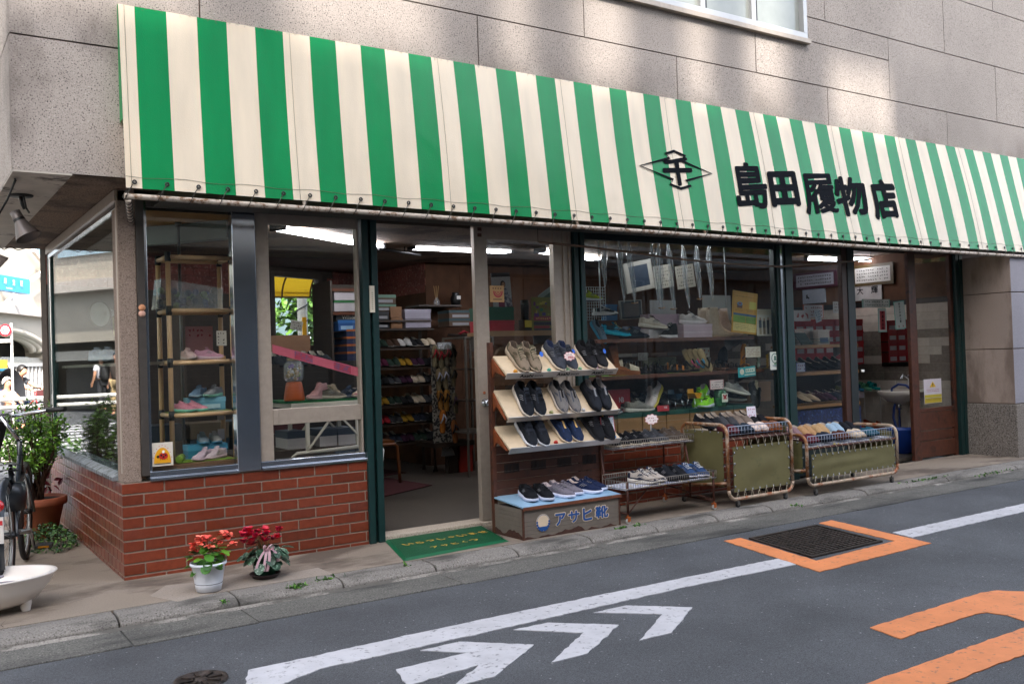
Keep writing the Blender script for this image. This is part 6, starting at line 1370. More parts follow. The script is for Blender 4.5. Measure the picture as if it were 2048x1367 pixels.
for k, (px, nm, c_)in enumerate(((1272, "black sandal with a white strap and dark red lining", ('#151515', '#3a1a1a', '#1b1617')), (1290, "black sandal with a pink flower trim", ('#131313', '#241a1a', '#17161a')), (1306, "black sandal with wide cross straps", ('#121214', '#1f1d1d', '#0f0f11')), (1330, "black sandal with pink bow trim", ('#141414', '#2a2020', '#18171a')), (1352, "flat sandal with orange beads", ('#2a2018', '#8a7350', '#a5642c')), (1371, "flat dark sandal beside the flip flop bunch", ('#1d1a18', '#6d5a44', '#2a2420')))):
 sand('strap', c_, px, .20+.03*(k%2), zB+.004, V3((.75, -.65, 0)), UPZ, nm+" on the lower window shelf", .95)
for k in range(4):sand('zori', ('#7d6a50', '#a58f6c', ('#2a2a2e', '#b0506a', '#3f7a9a', '#2a2420')[k]), 1378+k*10, .24-.03*k, zB+.10, V3((.45, -.15, -.9)), V3((-.5, -.85, -.1)), "tan flip flop with %s straps in the hanging bunch on the lower window shelf"%('charcoal', 'pink', 'blue', 'dark brown')[k], .95)
sand('zori', ('#b5701f', '#c9841f', '#6a4a30'), 1484, .30, zB+.12, V3((.05, -.1, 1)), V3((.2, -1, 0)), "orange flip flop standing upright on the lower window shelf", 1.0)
sand('zori', ('#b5701f', '#c9841f', '#6a4a30'), 1484, .20, zB+.004, V3((1, -.4, 0)), UPZ, "orange flip flop lying in front of the upright one", 1.0)
for k, (px, nm)in enumerate(((1425, "brown strapped sandal"), (1447, "dark brown strapped sandal"), (1462, "black strapped sandal"))):sand('strap', (('#4a3020', '#6d4a30', '#3a2a1d'), ('#3a241a', '#4f3626', '#2a1c14'), ('#1c1a1a', '#333', '#151515'))[k], px, .24, zB+.004, V3((.9, -.4, 0)), UPZ, nm+" beside the orange flip flops", .95)
side_shoe('loafer', dict(main='#1d1f22', over='#24262a', line='#4a4a4a', sole='#15161a'), 1440, .36, zB+.10, V3((.1, -.2, 1)), "dark slip-on standing on its heel behind the brown sandals", GW, up=V3((.1, -1, -.2)), whole=True)
sbox("tall pale shoe box beyond the flip flop bunch", fx(1395, .40), fx(1418, .40), .38, .44, zB, .12, '#a39a8c', '#a39a8c', None, .01)
for k in range(11):sand(('strap', 'slide', 'strap')[k%3], (('#17171a', '#3a2c24', '#1c1a1c'), ('#2a2220', '#4a3a30', '#6a5a4a'), ('#111214', '#222', '#0f0f12'), ('#3a2a22', '#5a4434', '#2a1c16'))[k%4], 1225+k*21, .36, zB+.02, V3((.5 if k%2 else-.4, -1, -.2)), V3((0, -.2, 1)), "dark sandal in the back row of the lower window shelf, %s from the left"%ORD[k], .95)
for k in range(8):side_shoe(('run', 'loafer', 'knit')[k%3], dict(main=('#1b1c20', '#3a332c', '#2a3038', '#4a4a4c')[k%4], over=('#26272b', '#4a4036', '#343c46', '#5a5a5c')[k%4], sole=('#8f8a86', '#2a2622')[k%2], line='#6a625a', lace='#777'), 1222+k*30, .40, zS+.05, V3((.5-.12*k, -1, -.25)), "dim shoe in the back row of the bottom window display, %s from the left"%ORD[k], GW, up=V3((0, -.25, 1)), whole=True)
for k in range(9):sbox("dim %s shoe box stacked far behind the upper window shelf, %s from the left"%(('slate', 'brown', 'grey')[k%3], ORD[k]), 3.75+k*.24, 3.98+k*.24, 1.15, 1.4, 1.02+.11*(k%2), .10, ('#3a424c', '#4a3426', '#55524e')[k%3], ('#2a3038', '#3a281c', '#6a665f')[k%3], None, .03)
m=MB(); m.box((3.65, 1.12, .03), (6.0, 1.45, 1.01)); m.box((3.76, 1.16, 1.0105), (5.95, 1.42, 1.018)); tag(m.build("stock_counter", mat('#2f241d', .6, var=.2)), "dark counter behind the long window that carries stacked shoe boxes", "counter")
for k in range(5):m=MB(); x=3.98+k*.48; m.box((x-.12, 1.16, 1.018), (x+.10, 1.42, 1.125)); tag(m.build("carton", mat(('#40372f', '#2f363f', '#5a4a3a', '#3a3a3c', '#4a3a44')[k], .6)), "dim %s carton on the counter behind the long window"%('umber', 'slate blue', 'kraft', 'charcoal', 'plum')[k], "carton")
def pcard(label, px0, px1, py0, py1, y, col='#d9cfc6', rows=3, ink='#7d2a34', border=None, d=(1, 0, 0), seed=1, name="price_card"):
 c=PY((px0+px1)/2, (py0+py1)/2, y); w_=fx(px1, y)-fx(px0, y); h_=PY(px0, py0, y).z-PY(px0, py1, y).z
 o=card(name, label, c, d, UPZ, w_, h_, col, None, cat="price card", border=border); scribble(o, c+V3((0, -.002, 0)), d, UPZ, w_*.8, h_*.8, rows, ink, seed=seed); return o
pcard("white price card on the wire frame behind the black sandals", 1276, 1295, 705, 720, .34, '#b9b3a8', 3, '#4a2030'); pcard("pale price card with red writing right of the flip flop bunch", 1395, 1419, 695, 714, .30, '#c4bba9', 2, '#a03028', seed=4); pcard("pale card with red handwriting left of the teal notice", 1491, 1521, 693, 714, .12, '#d2c6b4', 5, '#8a2a2a', seed=5)
pcard("pink edged card reading in black handwriting above the green jar", 1420, 1447, 759, 778, .10, '#d9c4c0', 3, '#1d1d22', '#c98a8a', seed=6)
t, at, rect, xd, ud, w_, h_, n=sheet("teal_notice", "small teal notice with a pale round face on the long window glass", 1476, 1511, 733, 753, .045, '#1f8f94', "notice", .05)
m=MB(); disc(m, at(.22, .45, .002), h_*.30, n, xd, ud, .0006); m.build("face", mat('#d9c8b4', .6), t); rect(.42, .95, .18, .58, '#c9d2c0'); rect(.35, .97, .74, .84, '#c9d2c0'); scribble(t, at(.68, .38, .002), xd, ud, w_*.5, h_*.35, 1, '#1a6a70', .0018)
t, at, rect, xd, ud, w_, h_, n=sheet("shop_sticker", "white sticker with a green ringed portrait on the right edge of the long window", 1540, 1559, 703, 739, .008, '#c9cdc4', "sticker")
m=MB(); 
for rr, k in((.36, 0), (.30, 1)):disc(m, at(.5, .36, .0020+.0006*k), w_*rr, n, xd, ud, .0006, k)
disc(m, at(.5, .30, .0034), w_*.10, n, xd, ud, .0006, 0); m.prism([at(.36, .47, .0034), at(.64, .47, .0034), at(.58, .37, .0034), at(.42, .37, .0034)], n*.0006, 0)
m.build("emblem", [mat('#1f5a4a', .5), mat('#c9cdc4', .5)], t); rect(.38, .62, .66, .71, '#3f8a3a'); rect(.22, .78, .74, .77, '#2f6a8a'); rect(.28, .72, .80, .815, '#4a6a6a')
zS=zC
bgx=thing("red_shoe_box", "red shoe box with white NB monogram standing in the long window", "shoe box", (fx(1232, .3), .30, zS))
x0, x1=fx(1206, .30), fx(1257, .30); zt=PY(1230, 779, .30).z
m=MB(); m.box((x0, .30, zS), (x1, .42, zt)); m.build("body", mat('#b01826', .45, var=.08), bgx)
for ch, dx in(("N", -.012), ("B", .012)):letters("monogram", ch, V3((fx(1239, .30)+dx, .298, PY(1239, 799, .3).z)), (1, 0, .0), (.2, 0, 1), h=.045, wd=.032, m=mat('#d5b9b9', .5), parent=bgx, weight=.03)
side_shoe('run', dict(main='#17181d', over='#1c1d22', line='#222', sole='#8f8c8f', lace='#1a1a1c', out='#6d6a6c'), 1206, .16, zS, V3((1, -.22, 0)), "black sneaker with grey sole in front of the red box", GW, scale=1.12)
side_shoe('run', dict(main='#7d7770', over='#6d6862', line='#4a4642', sole='#b9b2aa', lace='#8a857e', out='#9a948c'), 1275, .22, zS, V3((1, -.25, 0)), "grey sneaker with white sole beside the red box", GW, scale=1.0)
side_shoe('run', dict(main='#c9bcbc', over='#c4b2b0', line='#8a7d7a', sole='#c8b04a', lace='#bdb0ae', out='#b01f24'), 1306, .30, zS+.085, V3((-.72, -.2, -.70)), "white running shoe with yellow and red sole propped up on its toe", GW, up=V3((-.70, -.1, .72)), scale=1.1)
o=card("red_card", "small red card leaning before the white running shoe", PY(1326, 816, .12), (1, -.1, 0), (0, .2, 1), .125, .05, '#a01822', None, cat="card"); letters("print", "NB", PY(1331, 814, .118), (1, -.1, 0), (.2, .2, 1), h=.018, m=mat('#d9c4c4', .5), parent=o, weight=.03)
def chair(px, y, col, label):
 x=fx(px, y); t=thing("miniature_chair", label, "miniature chair", (x, y, zS)); m=MB(); h=.085; mt_=mat(col, .35, var=.06, coat=.3)
 m.grid([[V3((x+u*.055, y+v*.05, zS+h+.012*abs(u*2)**3))for u in(-.8, -.4, 0, .4, .8)]for v in(-1, -.3, .5, 1)]); m.build("seat", mt_, t)
 m=MB(); m.grid([[V3((x+u*(.055-.012*v), y+.05+.014*v-.012*(u*1.2)**2, zS+h+v*.085))for u in(-.8, -.4, 0, .4, .8)]for v in(0, .3, .7, 1)]); m.build("backrest", mt_, t)
 for a, b in((-1, -1), (1, -1), (-1, 1), (1, 1)):m=MB(); m.tube([(x+a*.052, y+b*.055, zS), (x+a*.036, y+b*.04, zS+h)], .0028, 6); m.build("leg", CHROME, t)
chair(1347, .22, '#22384a', "dark blue miniature chair on the bottom display of the long window"); chair(1386, .16, '#c98f1a', "yellow miniature chair on the bottom display of the long window")
side_shoe('run', dict(main='#7fbf1f', over='#86c92a', line='#c9c0cc', sole='#8f9a9a', lace='#223014', out='#4fa83a'), 1399, .25, zS+.055, V3((-.82, -.2, -.55)), "lime green running shoe propped heel up beside the yellow chair", GW, up=V3((-.55, -.1, .82)), scale=1.0)
side_shoe('run', dict(main='#86c92a', over='#8fd433', line='#222', sole='#b9b9c4', lace='#20300f', out='#86c92a'), 1408, .14, zS, V3((-1, -.35, 0)), "lime green running shoe lying flat before the propped one", GW, scale=.9)
j=thing("glass_jar", "green filled glass jar with a red mark on a white label in the long window", "jar", (fx(1437, .14), .14, zS)); x=fx(1437, .14)
m=MB(); m.lathe([(0, .001), (.052, .001), (.056, .008), (.056, .135), (.048, .150), (.040, .156)], (x, .14, zS), 24); m.build("glass", mat('#3f7a52', .08, alpha=.55, coat=.6), j)
m=MB(); m.lathe([(0, .003), (.050, .003), (.050, .075), (0, .08)], (x, .14, zS), 20); m.build("filling", mat('#1f6a34', .7, var=.3, sc=60), j)
m=MB(); m.lathe([(.041, .156), (.043, .170), (0, .171)], (x, .14, zS), 20); m.build("lid", mat('#8a9a92', .3, .6), j)
m=MB(); m.box((x-.036, .0815, zS+.04), (x+.036, .083, zS+.118)); m.build("label", mat('#d5d2c4', .5), j)
m=MB(); cc=V3((x, .0805, zS+.085))
for a, b, r in((-.016, .014, .010), (.016, .014, .010), (0, .0, .014), (-.012, -.012, .009), (.012, -.014, .009)):disc(m, cc+V3((a, 0, b)), r, V3((0, -1, 0)), V3((1, 0, 0)), UPZ, .0006, 0, 14)
m.build("printed_mark", mat('#a01f24', .5), j)
side_shoe('knit', dict(main='#3a3c40', over='#2f3135', line='#a39c94', sole='#a8a29a', out='#8d877f'), 1462, .24, zS+.03, V3((1, -.3, -.1)), "charcoal knit shoe right of the green jar", GW, scale=1.0)
side_shoe('run', dict(main='#8d8a86', over='#7a7773', line='#3a3a3a', sole='#b5aea5', out='#8d877f', lace='#aaa5a0'), 1470, .16, zS+.10, V3((1, -.35, -.25)), "grey trainer with a pink tag stacked right of the green jar", GW, scale=.95)
side_shoe('run', dict(main='#17181a', over='#1f2022', line='#9a8f80', sole='#2a2a2c', out='#333'), 1502, .18, zS+.07, V3((-.2, -.4, -.9)), "black trainer hanging nose down at the right end of the bottom display", GW, up=V3((0, -.9, .4)), scale=.9)
for k in range(2):sbox("plain kraft shoe box, the %s one at the right end of the bottom display"%('front', 'rear')[k], fx(1488, .32+k*.01), fx(1536-k*22, .32), .30+.0*k+k*.14, .43+k*.12, zS, .19-.05*k, '#7d5a3c', '#7d5a3c', None, .02)
gp=thing("glass_figures", "little glittering glass figure on the right of the lower window shelf", "figurine", (fx(1516, .16), .16, zB))
m=MB(); x=fx(1516, .16); m.lathe([(0, 0), (.022, 0), (.014, .02), (.022, .05), (.012, .075), (.018, .09), (.008, .112), (0, .115)], (x, .16, zB+.001), 12); m.build("body", mat('#7d8a80', .1, .5, var=.5, sc=60, dirt='#a03a30', dsc=40, dth=.6), gp)
t=thing("gold_spiral_stand", "gold coloured twisted wire stand beside the shop sticker", "stand", (fx(1534, .15), .15, zB)); m=MB(); x=fx(1534, .15); m.tube([(x+.012*math.cos(k*.8), .15+.012*math.sin(k*.8), zB+.006+k*.0028)for k in range(48)], .005, 6); m.build("spiral", mat('#b08a14', .3, .7), t); m=MB(); m.box((x-.09, .12, zB+.0005), (x+.02, .19, zB+.005)); m.build("tray", mat('#b08a14', .4, .5), t)
def wallframe(name, label, px0, px1, py0, py1, y, frame_c, mat_c, pic, tilt=0, lines=None):
 t, at, rect, xd, ud, w_, h_, n=sheet(name, label, px0, px1, py0, py1, y, frame_c, "picture frame", tilt, .018); rect(.05, .95, .05, .95, mat_c, "mount", .0018)
 if pic:rect(.16, .84, .14, .86, pic, "picture", .0028)
 if lines:scribble(t, at(.5, .5, .003), xd, ud, w_*.8, h_*.6, lines, '#20202a', .001, .85)
 return t
wallframe("picture_frame", "grey framed photograph of two people leaning inside the long window", 1238, 1282, 600, 638, .50, '#8a8478', '#2a2a2c', '#4a3a32', .05)
wallframe("framed_print", "tilted white sheet with a blue print hung inside the long window", 1248, 1304, 522, 582, .9, '#a8a49c', '#b5b1a8', '#22344a', .18)
for k in range(2):t, at, rect, xd, ud, w_, h_, n=sheet("calligraphy_sheet", "calligraphy sheet hung high inside the long window, %s of the blue print"%('right', 'far right')[k], 1308+k*44, 1345+k*44, 530, 576, .95+.05*k, '#b7b2a6', "calligraphy", .15); scribble(t, at(.5, .5, .002), xd, ud, w_*.85, h_*.85, 6, '#24242a', .001, .9, seed=k)
sheet("white_panel", "blank pale panel behind the rubber boots", 1405, 1462, 590, 640, .62, '#8f918f', "panel"); sheet("white_panel", "blank pale panel behind the cream sneaker", 1300, 1352, 600, 640, .60, '#8d8e8e', "panel")
sbox("grey flat storage box behind the lower window shelf", fx(1295, .5), fx(1352, .5), .5, .58, zB+.06, .08, '#8d8a70', '#7d7a62', None, .02); sbox("blue grey shoe box behind the upper left of the lower shelf", fx(1258, .5), fx(1292, .5), .5, .58, zA+.0, .12, '#5a6272', '#5a6272', None, .02)
sbox("bright blue shoe box behind the black and white sneaker", fx(1216, .5), fx(1238, .5), .5, .58, PY(1225, 640, .5).z, .14, '#1f5a8a', '#1f5a8a', None, .02)
t=thing("wire_stand", "white wire stand behind the black sandals on the lower shelf", "stand", (fx(1270, .38), .38, zB)); m=MB()
for k in range(9):x=fx(1252+k*6, .38); m.tube([(x, .38, zB), (x, .38, zB+.115)], .0018, 4)
for z in(.02, .06, .115):m.tube([(fx(1252, .38), .38, zB+z), (fx(1300, .38), .38, zB+z)], .002, 4)
m.build("wire", WIRE, t)
CLEAR=bpy.data.materials.new("clear_plastic"); CLEAR.use_nodes=True; _b=CLEAR.node_tree.nodes["Principled BSDF"]; _b.inputs['Base Color'].default_value=(.8, .86, .9, 1); _b.inputs['Roughness'].default_value=.06; _b.inputs['Alpha'].default_value=.28; _b.inputs['Coat Weight'].default_value=1
for k, (xt, xb_, yb_, hk_)in enumerate(((1208, 1209, 575, 0), (1236, 1249, 605, 0), (1255, 1271, 608, 1), (1302, 1322, 620, 0), (1316, 1325, 618, 1), (1335, 1349, 620, 1), (1363, 1378, 616, 0), (1390, 1401, 600, 1), (1415, 1425, 600, 0))):
 y=.30; a=PY(xt, 462, y); b=PY(xb_, yb_, y); t=thing("plastic_hanger", ("plain clear plastic sleeve hanging in the long window, {o} from the left", "clear plastic sleeve with wooden hook hanging in the long window, {o} from the left")[hk_].format(o=('first', 'second', 'third', 'fourth', 'fifth', 'sixth', 'seventh', 'eighth', 'ninth')[k]), "hanger", a, "clear plastic sleeves in the window")
 a.z=2.22; pts=[a.lerp(b, u)+V3((.006*math.sin(u*9+k), 0, 0))for u in[i/12 for i in range(13)]]; m=MB(); m.tube(pts, [.006, .014, .024, .025, .026, .025, .024, .023, .022, .020, .017, .012, .004], 8); m.build("sleeve", CLEAR, t)
 m=MB(); m.tube([pts[0], pts[-1]], .004, 6); m.build("rod", mat('#a9b0b5', .3, .4), t)
 if hk_:m=MB(); m.tube([b+V3((-.045, 0, .01)), b+V3((-.01, 0, .008)), b+V3((.03, 0, .016))], .005, 6); m.build("hook", mat('#9a6a34', .5), t)
for k, px in enumerate((1196, 1447)):
 a, b=PY(px, 460, .07), PY(px+4, 625 if k==0 else 615, .07); m=MB(); m.tube([(a.x, .07, 2.2), (a.x, .07, b.z)], .006, 6); tag(m.build("vertical_rod", mat('#c9ccce', .3, .5)), "thin pale vertical rod inside the long window, %s end"%('left', 'right')[k], "rod")
pts=[PY(px, py, -.16)for px, py in((1076, 484), (1150, 491), (1250, 503), (1350, 517), (1450, 527), (1560, 533), (1640, 527), (1742, 519))]
t=thing("hanging_pole", "thin brown pole slung under the awning in front of the long window", "pole", pts[3]); m=MB(); m.tube(pts, .009, 8); m.build("pole", mat('#6a5446', .5, var=.2, sc=30), t)
for p in(pts[0], pts[-1]):m=MB(); m.tube([p, V3((p.x, p.y, 2.2))], .002, 4); m.build("string", BLACK, t)
# == first small window: tan pipe shelf with children's shoes
def obj_tag(mb, name, mt, label, cat, group=None, bevel=0):return tag(mb.build(name, mt, None, bevel), label, cat, group)
TAN=mat('#d2ab80', .35, var=.06, sc=10, coat=.2)
fy, by=.20, .46
px0, px1=fx(340, fy), fx(466, fy); zz=[PY(400, q_, fy).z for q_ in(515, 621, 724, 828)]+[.645]
m=MB(); m.box((.16, .09, .57), (.74, .62, .640)); m.build("display_floor", mat('#6a4a30', .6, var=.2), bld)
m=MB(); m.box((.17, .08, 2.20), (.76, .95, 2.215)); m.build("display_ceiling", mat('#9a6f3c', .5, var=.25, sc=5), bld)
m=MB(); m.bar((.2, .95, 2.13), (.76, .30, 2.14), .08, .12); m.build("ceiling_beam", mat('#5d6a68', .5, var=.1), bld)
sh=thing("pipe_shelf", "tan tube shelf with black joints showing children's shoes in the first window", "shelf", ((px0+px1)/2, (fy+by)/2, .64))
for x in(px0, px1):
 for y in(fy, by):m=MB(); m.tube([(x, y, .641), (x, y, zz[0]+.03)], .0155, 12); m.build("upright", TAN, sh)
for z in zz[:4]:
 for a, b in(((px0, fy), (px1, fy)), ((px0, by), (px1, by)), ((px0, fy), (px0, by)), ((px1, fy), (px1, by))):m=MB(); m.tube([(*a, z), (*b, z)], .0145, 10); m.build("crossbar", TAN, sh)
m=MB()
for z in zz[:4]:
 for x in(px0, px1):
  for y in(fy, by):m.tube([(x, y, z-.03), (x, y, z+.03)], .0185, 12)
m.build("joint", BLACK, sh)
for i, z in enumerate(zz[1:4]):m=MB(); m.box((px0+.016, fy+.012, z+.010), (px1-.016, by-.012, z+.016), 0); m.build("shelf_board", [mat('#6a7a2a', .9, var=.1)]if i==2 else TAN, sh)
KS="children's shoes in the first window"
def kid(px, z, c_, so, d, lab, y=.27, scale=.66):return shoe("child_shoe", 'velcro' if 'strap' in lab else 'run', dict(main=c_, over=c_, line='#b9a9b4', sole=so, out=so, lace=c_), frame((fx(px, y), y, z), d, UPZ), lab, "shoe", KS, False, scale)
z3, z4=zz[2]+.017, zz[3]+.017
kid(377, z3, '#c4a9a6', '#b9a9a4', (.1, -1, 0), "pale pink child's shoe facing front on the third pipe shelf"); kid(419, z3, '#c290a4', '#c9b0bc', (1, -.35, 0), "deeper pink child's shoe in profile on the third pipe shelf")
kid(364, z4, '#c07a8a', '#6fb39a', (.75, -.7, 0), "pink strapped child's shoe with mint sole, left one", .25); kid(387, z4, '#c4828f', '#6fb39a', (.75, -.7, 0), "pink strapped child's shoe with mint sole, right one", .27)
sbox("pale blue shoe box on the fourth pipe shelf", fx(372, .33), fx(448, .33), .32, .43, z4, .085, '#5f93ab', '#6fa3ba', None, .03, 0, None, '#fff', '#a9c4cf')
kid(393, z4+.086, '#6d86a0', '#8fa9b4', (-.7, -.7, 0), "grey blue child's shoe lying left on the pale blue box", .36); kid(423, z4+.086, '#8d8f94', '#7fb39f', (-.75, -.65, 0), "grey child's shoe lying right on the pale blue box", .36)
sbox("bright blue shoe box on the floor of the first window", fx(369, .34), fx(449, .34), .33, .45, .641, .09, '#2f7da0', '#4a9ac0', None, .035)
kid(400, .732, '#7d8a94', '#4a86a4', (-.1, -1, 0), "grey child's shoe with blue toe, left on the bright blue box", .38); kid(425, .732, '#8d8a88', '#4a86a4', (-.05, -1, 0), "grey child's shoe with blue toe, right on the bright blue box", .38)
m=MB(); m.box((fx(352, .16), .15, .6415), (fx(462, .16), .34, .645)); obj_tag(m, "felt_mat", FELT, "green felt mat on the floor of the first window", "mat")
m=MB(); m.tube([(fx(352, .14), .14, .665), (fx(372, .14), .30, .665)], .022, 14); obj_tag(m, "felt_roll", [FELT], "rolled end of green felt beside the ladybird sticker", "felt roll")
kid(401, .646, '#b9a4ae', '#c4a9b0', (-.8, -.5, 0), "white and pink child's shoe, left one on the green felt", .20); kid(425, .646, '#bcaab0', '#c4a9b0', (-.8, -.5, 0), "white and pink child's shoe, right one on the green felt", .22)
t, at, rect, xd, ud, w_, h_, n=sheet("pink_poster", "pink poster with red script behind the pale pink shoes", 371, 426, 652, 718, .52, '#b98d92', "poster"); rect(.0, 1, .86, 1, '#a83848'); scribble(t, at(.5, .2), xd, ud, w_*.8, h_*.3, 2, '#9a3448', .001)
t, at, rect, xd, ud, w_, h_, n=sheet("price_card", "white handwritten card on a stick by the pink profile shoe", 433, 453, 661, 691, .24, '#cfc8bd', "price card"); scribble(t, at(.5, .5), xd, ud, w_*.85, h_*.85, 4, '#2a2426', .001); m=MB(); c=at(.5, 1); m.tube([c, V3((c.x, c.y, z3))], .004, 5); m.box((c.x-.02, c.y-.01, z3), (c.x+.02, c.y+.01, z3+.02)); m.build("stand", mat('#b08a5a', .6), t)
bg=thing("clear_bag", "clear plastic case of dark trinkets on the second pipe shelf", "bag", (fx(370, .33), .33, zz[1]+.016))
m=MB(); x0, x1=fx(308, .33), fx(438, .33); z0=zz[1]+.017; m.prism([(x0+.01, .24, z0), (x1, .24, z0), (x1+.012, .24, z0+.13), (x0+.035, .24, z0+.19)], (0, .18, 0)); m.build("film", CLEAR, bg)
m=MB(); rnd=random.Random(4)
for k in range(46):m.ball((rnd.uniform(x0+.04, x1-.02), rnd.uniform(.27, .40), z0+rnd.uniform(.012, .12)), rnd.uniform(.010, .026), 7, rnd.randrange(4))
m.build("trinkets", [mat(c_, .5)for c_ in('#2a2430', '#5a4a3a', '#3f3a5a', '#6d7a3a')], bg)
for k in range(3):m=MB(); x=fx(438, .40); m.box((x-.022, .40, .75+k*.13), (x+.022, .405, .82+k*.13)); obj_tag(m, "small_notice", mat('#a59a98', .6), "small pale notice hung on a cord behind the pipe shelf, %s of three"%('lowest', 'middle', 'top')[k], "notice")
p=PY(372, 425, .30); m=MB(); m.tube([(p.x, .5, 2.2), (p.x, .5, .66)], .010, 8); m.lathe([(0, 0), (.022, 0), (.022, .02), (0, .02)], (p.x, .5, 2.18), 14); obj_tag(m, "vertical_rod", mat('#6d7072', .3, .7), "grey steel rod standing behind the pipe shelf", "rod")
t, at, rect, xd, ud, w_, h_, n=sheet("ladybird_sticker", "white sticker with a red ladybird on yellow at the corner of the first window", 303, 346, 884, 931, .0105, '#cfc8bb', "sticker", 0)
m=MB(); m.prism([at(.5, .88, .002)+xd*w_*.40*math.cos(q_)+ud*h_*.66*math.sin(q_)for q_ in[math.pi*i/20 for i in range(21)]], n*.0005, 0)
cb=at(.55, .58, .0028); m.prism([cb+xd*w_*.21*math.cos(q_)+ud*h_*.15*math.sin(q_)for q_ in[2*math.pi*i/24 for i in range(24)]], n*.0005, 1)
for a, b, r in((-.10, .03, .05), (.0, -.04, .05), (.10, .03, .05), (.02, .10, .035)):disc(m, cb+xd*a*w_+ud*b*h_+n*.0006, r*w_, n, xd, ud, .0004, 2, 12)
disc(m, at(.29, .60, .0034), w_*.07, n, xd, ud, .0005, 2, 14); m.prism([at(.55, .40, .003)+xd*w_*.06*math.cos(q_)+ud*h_*.07*math.sin(q_)for q_ in[2*math.pi*i/12 for i in range(12)]], n*.0005, 3); m.prism([at(.12, .925, .003), at(.88, .925, .003), at(.88, .895, .003), at(.12, .895, .003)], n*.0003, 2)
for k in range(4):a=.40+k*.1; m.prism([at(a, .74, .0034), at(a+.02, .74, .0034), at(a+.02, .70, .0034), at(a, .70, .0034)], n*.0003, 2)
for k in range(9):q_=math.pi*(.90-.8*k/8); p=at(.5, .88, .002)+xd*w_*.45*math.cos(q_)+ud*h_*.76*math.sin(q_); disc(m, p, w_*.022, n, xd, ud, .0004, 1, 6)
m.build("emblem", [mat('#d99a12', .5), mat('#b8231c', .5), BLACK, WHITE], t)
for k, q_ in enumerate((615, 627)):
 c=PY(284, q_, -.014); m=MB(); m.lathe([(0, .0), (.020, 0), (.020, .002), (0, .002)], (c.x, c.y, c.z), 18, 0, Matrix.Rotation(rad(90), 4, 'X'), True); o=obj_tag(m, "oval_sticker", mat(('#c98a62', '#cfa08c')[k], .6), "small %s oval sticker on the frame by the corner pillar"%('orange', 'pinkish')[k], "sticker"); 
# == second small window
ty=.34; tz=PY(650, 803, ty).z; tx0, tx1=fx(578, ty), 1.66
tb=thing("folding_table", "white folding table with crossed legs inside the second window", "table", ((tx0+tx1)/2, .55, .03)); WT=mat('#c9c0b4', .4, var=.06)
m=MB(); m.box((tx0, ty-.01, tz-.035), (tx1, .78, tz)); m.build("top", WT, tb, .004)
zl_=PY(620, 905, ty).z
for y in(ty+.02, .70):
 m=MB(); m.box((fx(610, ty), y, zl_), (fx(617, ty), y+.02, tz-.035)); m.build("leg", WT, tb); m=MB(); m.box((fx(711, ty), y, zl_+.02), (fx(718, ty), y+.02, tz-.035)); m.build("leg", WT, tb)
 for a, b in(((fx(614, ty), zl_+.03), (fx(674, ty), tz-.05)), ((fx(664, ty), tz-.055), (fx(712, ty), zl_+.10))):m=MB(); m.bar((a[0], y-.012, a[1]), (b[0], y-.012, b[1]), .012, .020, 0, (0, 1, 0)); m.build("brace", WT, tb)
m=MB(); m.tube([(fx(582, ty), ty+.02, .05), (fx(582, ty), ty+.02, zl_-.02), (fx(590, ty), ty+.02, zl_+.0), (tx1, ty+.02, zl_+.012)], .014, 8); m.tube([(fx(582, ty), .72, .05), (fx(582, ty), .72, zl_), (tx1, .72, zl_+.012)], .014, 8); m.build("lower_frame", WT, tb)
TURF=mat('#0f5a2a', .9, var=.3, sc=120)
m=MB(); m.box((fx(570, ty), ty-.005, tz+.001), (tx1, .76, tz+.016)); obj_tag(m, "turf_mat", TURF, "dark green turf mat on the white table in the second window", "mat")
tz+=.0165
gj=thing("candy_jar", "candy jar of coloured balls on an orange pot in the second window", "jar", (fx(586, .40), .40, tz)); x=fx(586, .42)
m=MB(); m.lathe([(0, 0), (.072, 0), (.074, .008), (.056, .118), (.050, .130), (0, .130)], (x, .42, tz), 26); m.build("pot", mat('#b5521a', .4, var=.06, coat=.2), gj)
m=MB(); m.lathe([(.046, .131), (.066, .150), (.070, .19), (.070, .225), (.062, .255), (.046, .272), (.044, .28)], (x, .42, tz), 26); m.build("glass", CLEAR, gj)
m=MB(); m.lathe([(.046, .278), (.048, .30), (.040, .304), (0, .304)], (x, .42, tz), 22); m.build("lid", mat('#8d7c62', .3, .7), gj)
m=MB(); rnd=random.Random(2)
for k in range(22):m.ball((x+rnd.uniform(-.036, .036), .42+rnd.uniform(-.036, .036), tz+.15+.09*k/22+rnd.uniform(0, .015)), rnd.uniform(.012, .02), 9, rnd.randrange(5))
m.build("balls", [mat(c_, .25, coat=.5)for c_ in('#6a3a9a', '#c9909c', '#c4b8b0', '#8f9a2a', '#a8862a')], gj)
KS="children's shoes in the second window"
def kid2(px, c_, so, d, lab, y=.42, kind='run', scale=.72, over=None):return shoe("child_shoe", kind, dict(main=c_, over=over or c_, line='#8a7a74', sole=so, out=so, lace=over or c_), frame((fx(px, y), y, tz), d, UPZ), lab, "shoe", KS, False, scale)
kid2(631, '#b98d8e', '#c09a98', (-.85, -.5, 0), "pink child's boot with open cuff beside the candy jar", .42, 'high', .78); kid2(661, '#59524a', '#a39a8d', (.9, -.5, 0), "olive child's shoe before a beige one on the white table", .40, 'run', .74, '#6d665c'); kid2(668, '#a3937d', '#a39a8d', (.2, -1, 0), "beige child's shoe standing behind the olive one", .55, 'high', .66); kid2(692, '#23262f', '#6a6a70', (-.9, -.4, 0), "dark navy child's shoe on the white table", .42, 'run', .74, '#2f3a4f'); kid2(722, '#b5a188', '#b0a090', (-.9, -.4, 0), "beige child's shoe at the right edge of the second window", .42, 'run', .74, '#b06a74')
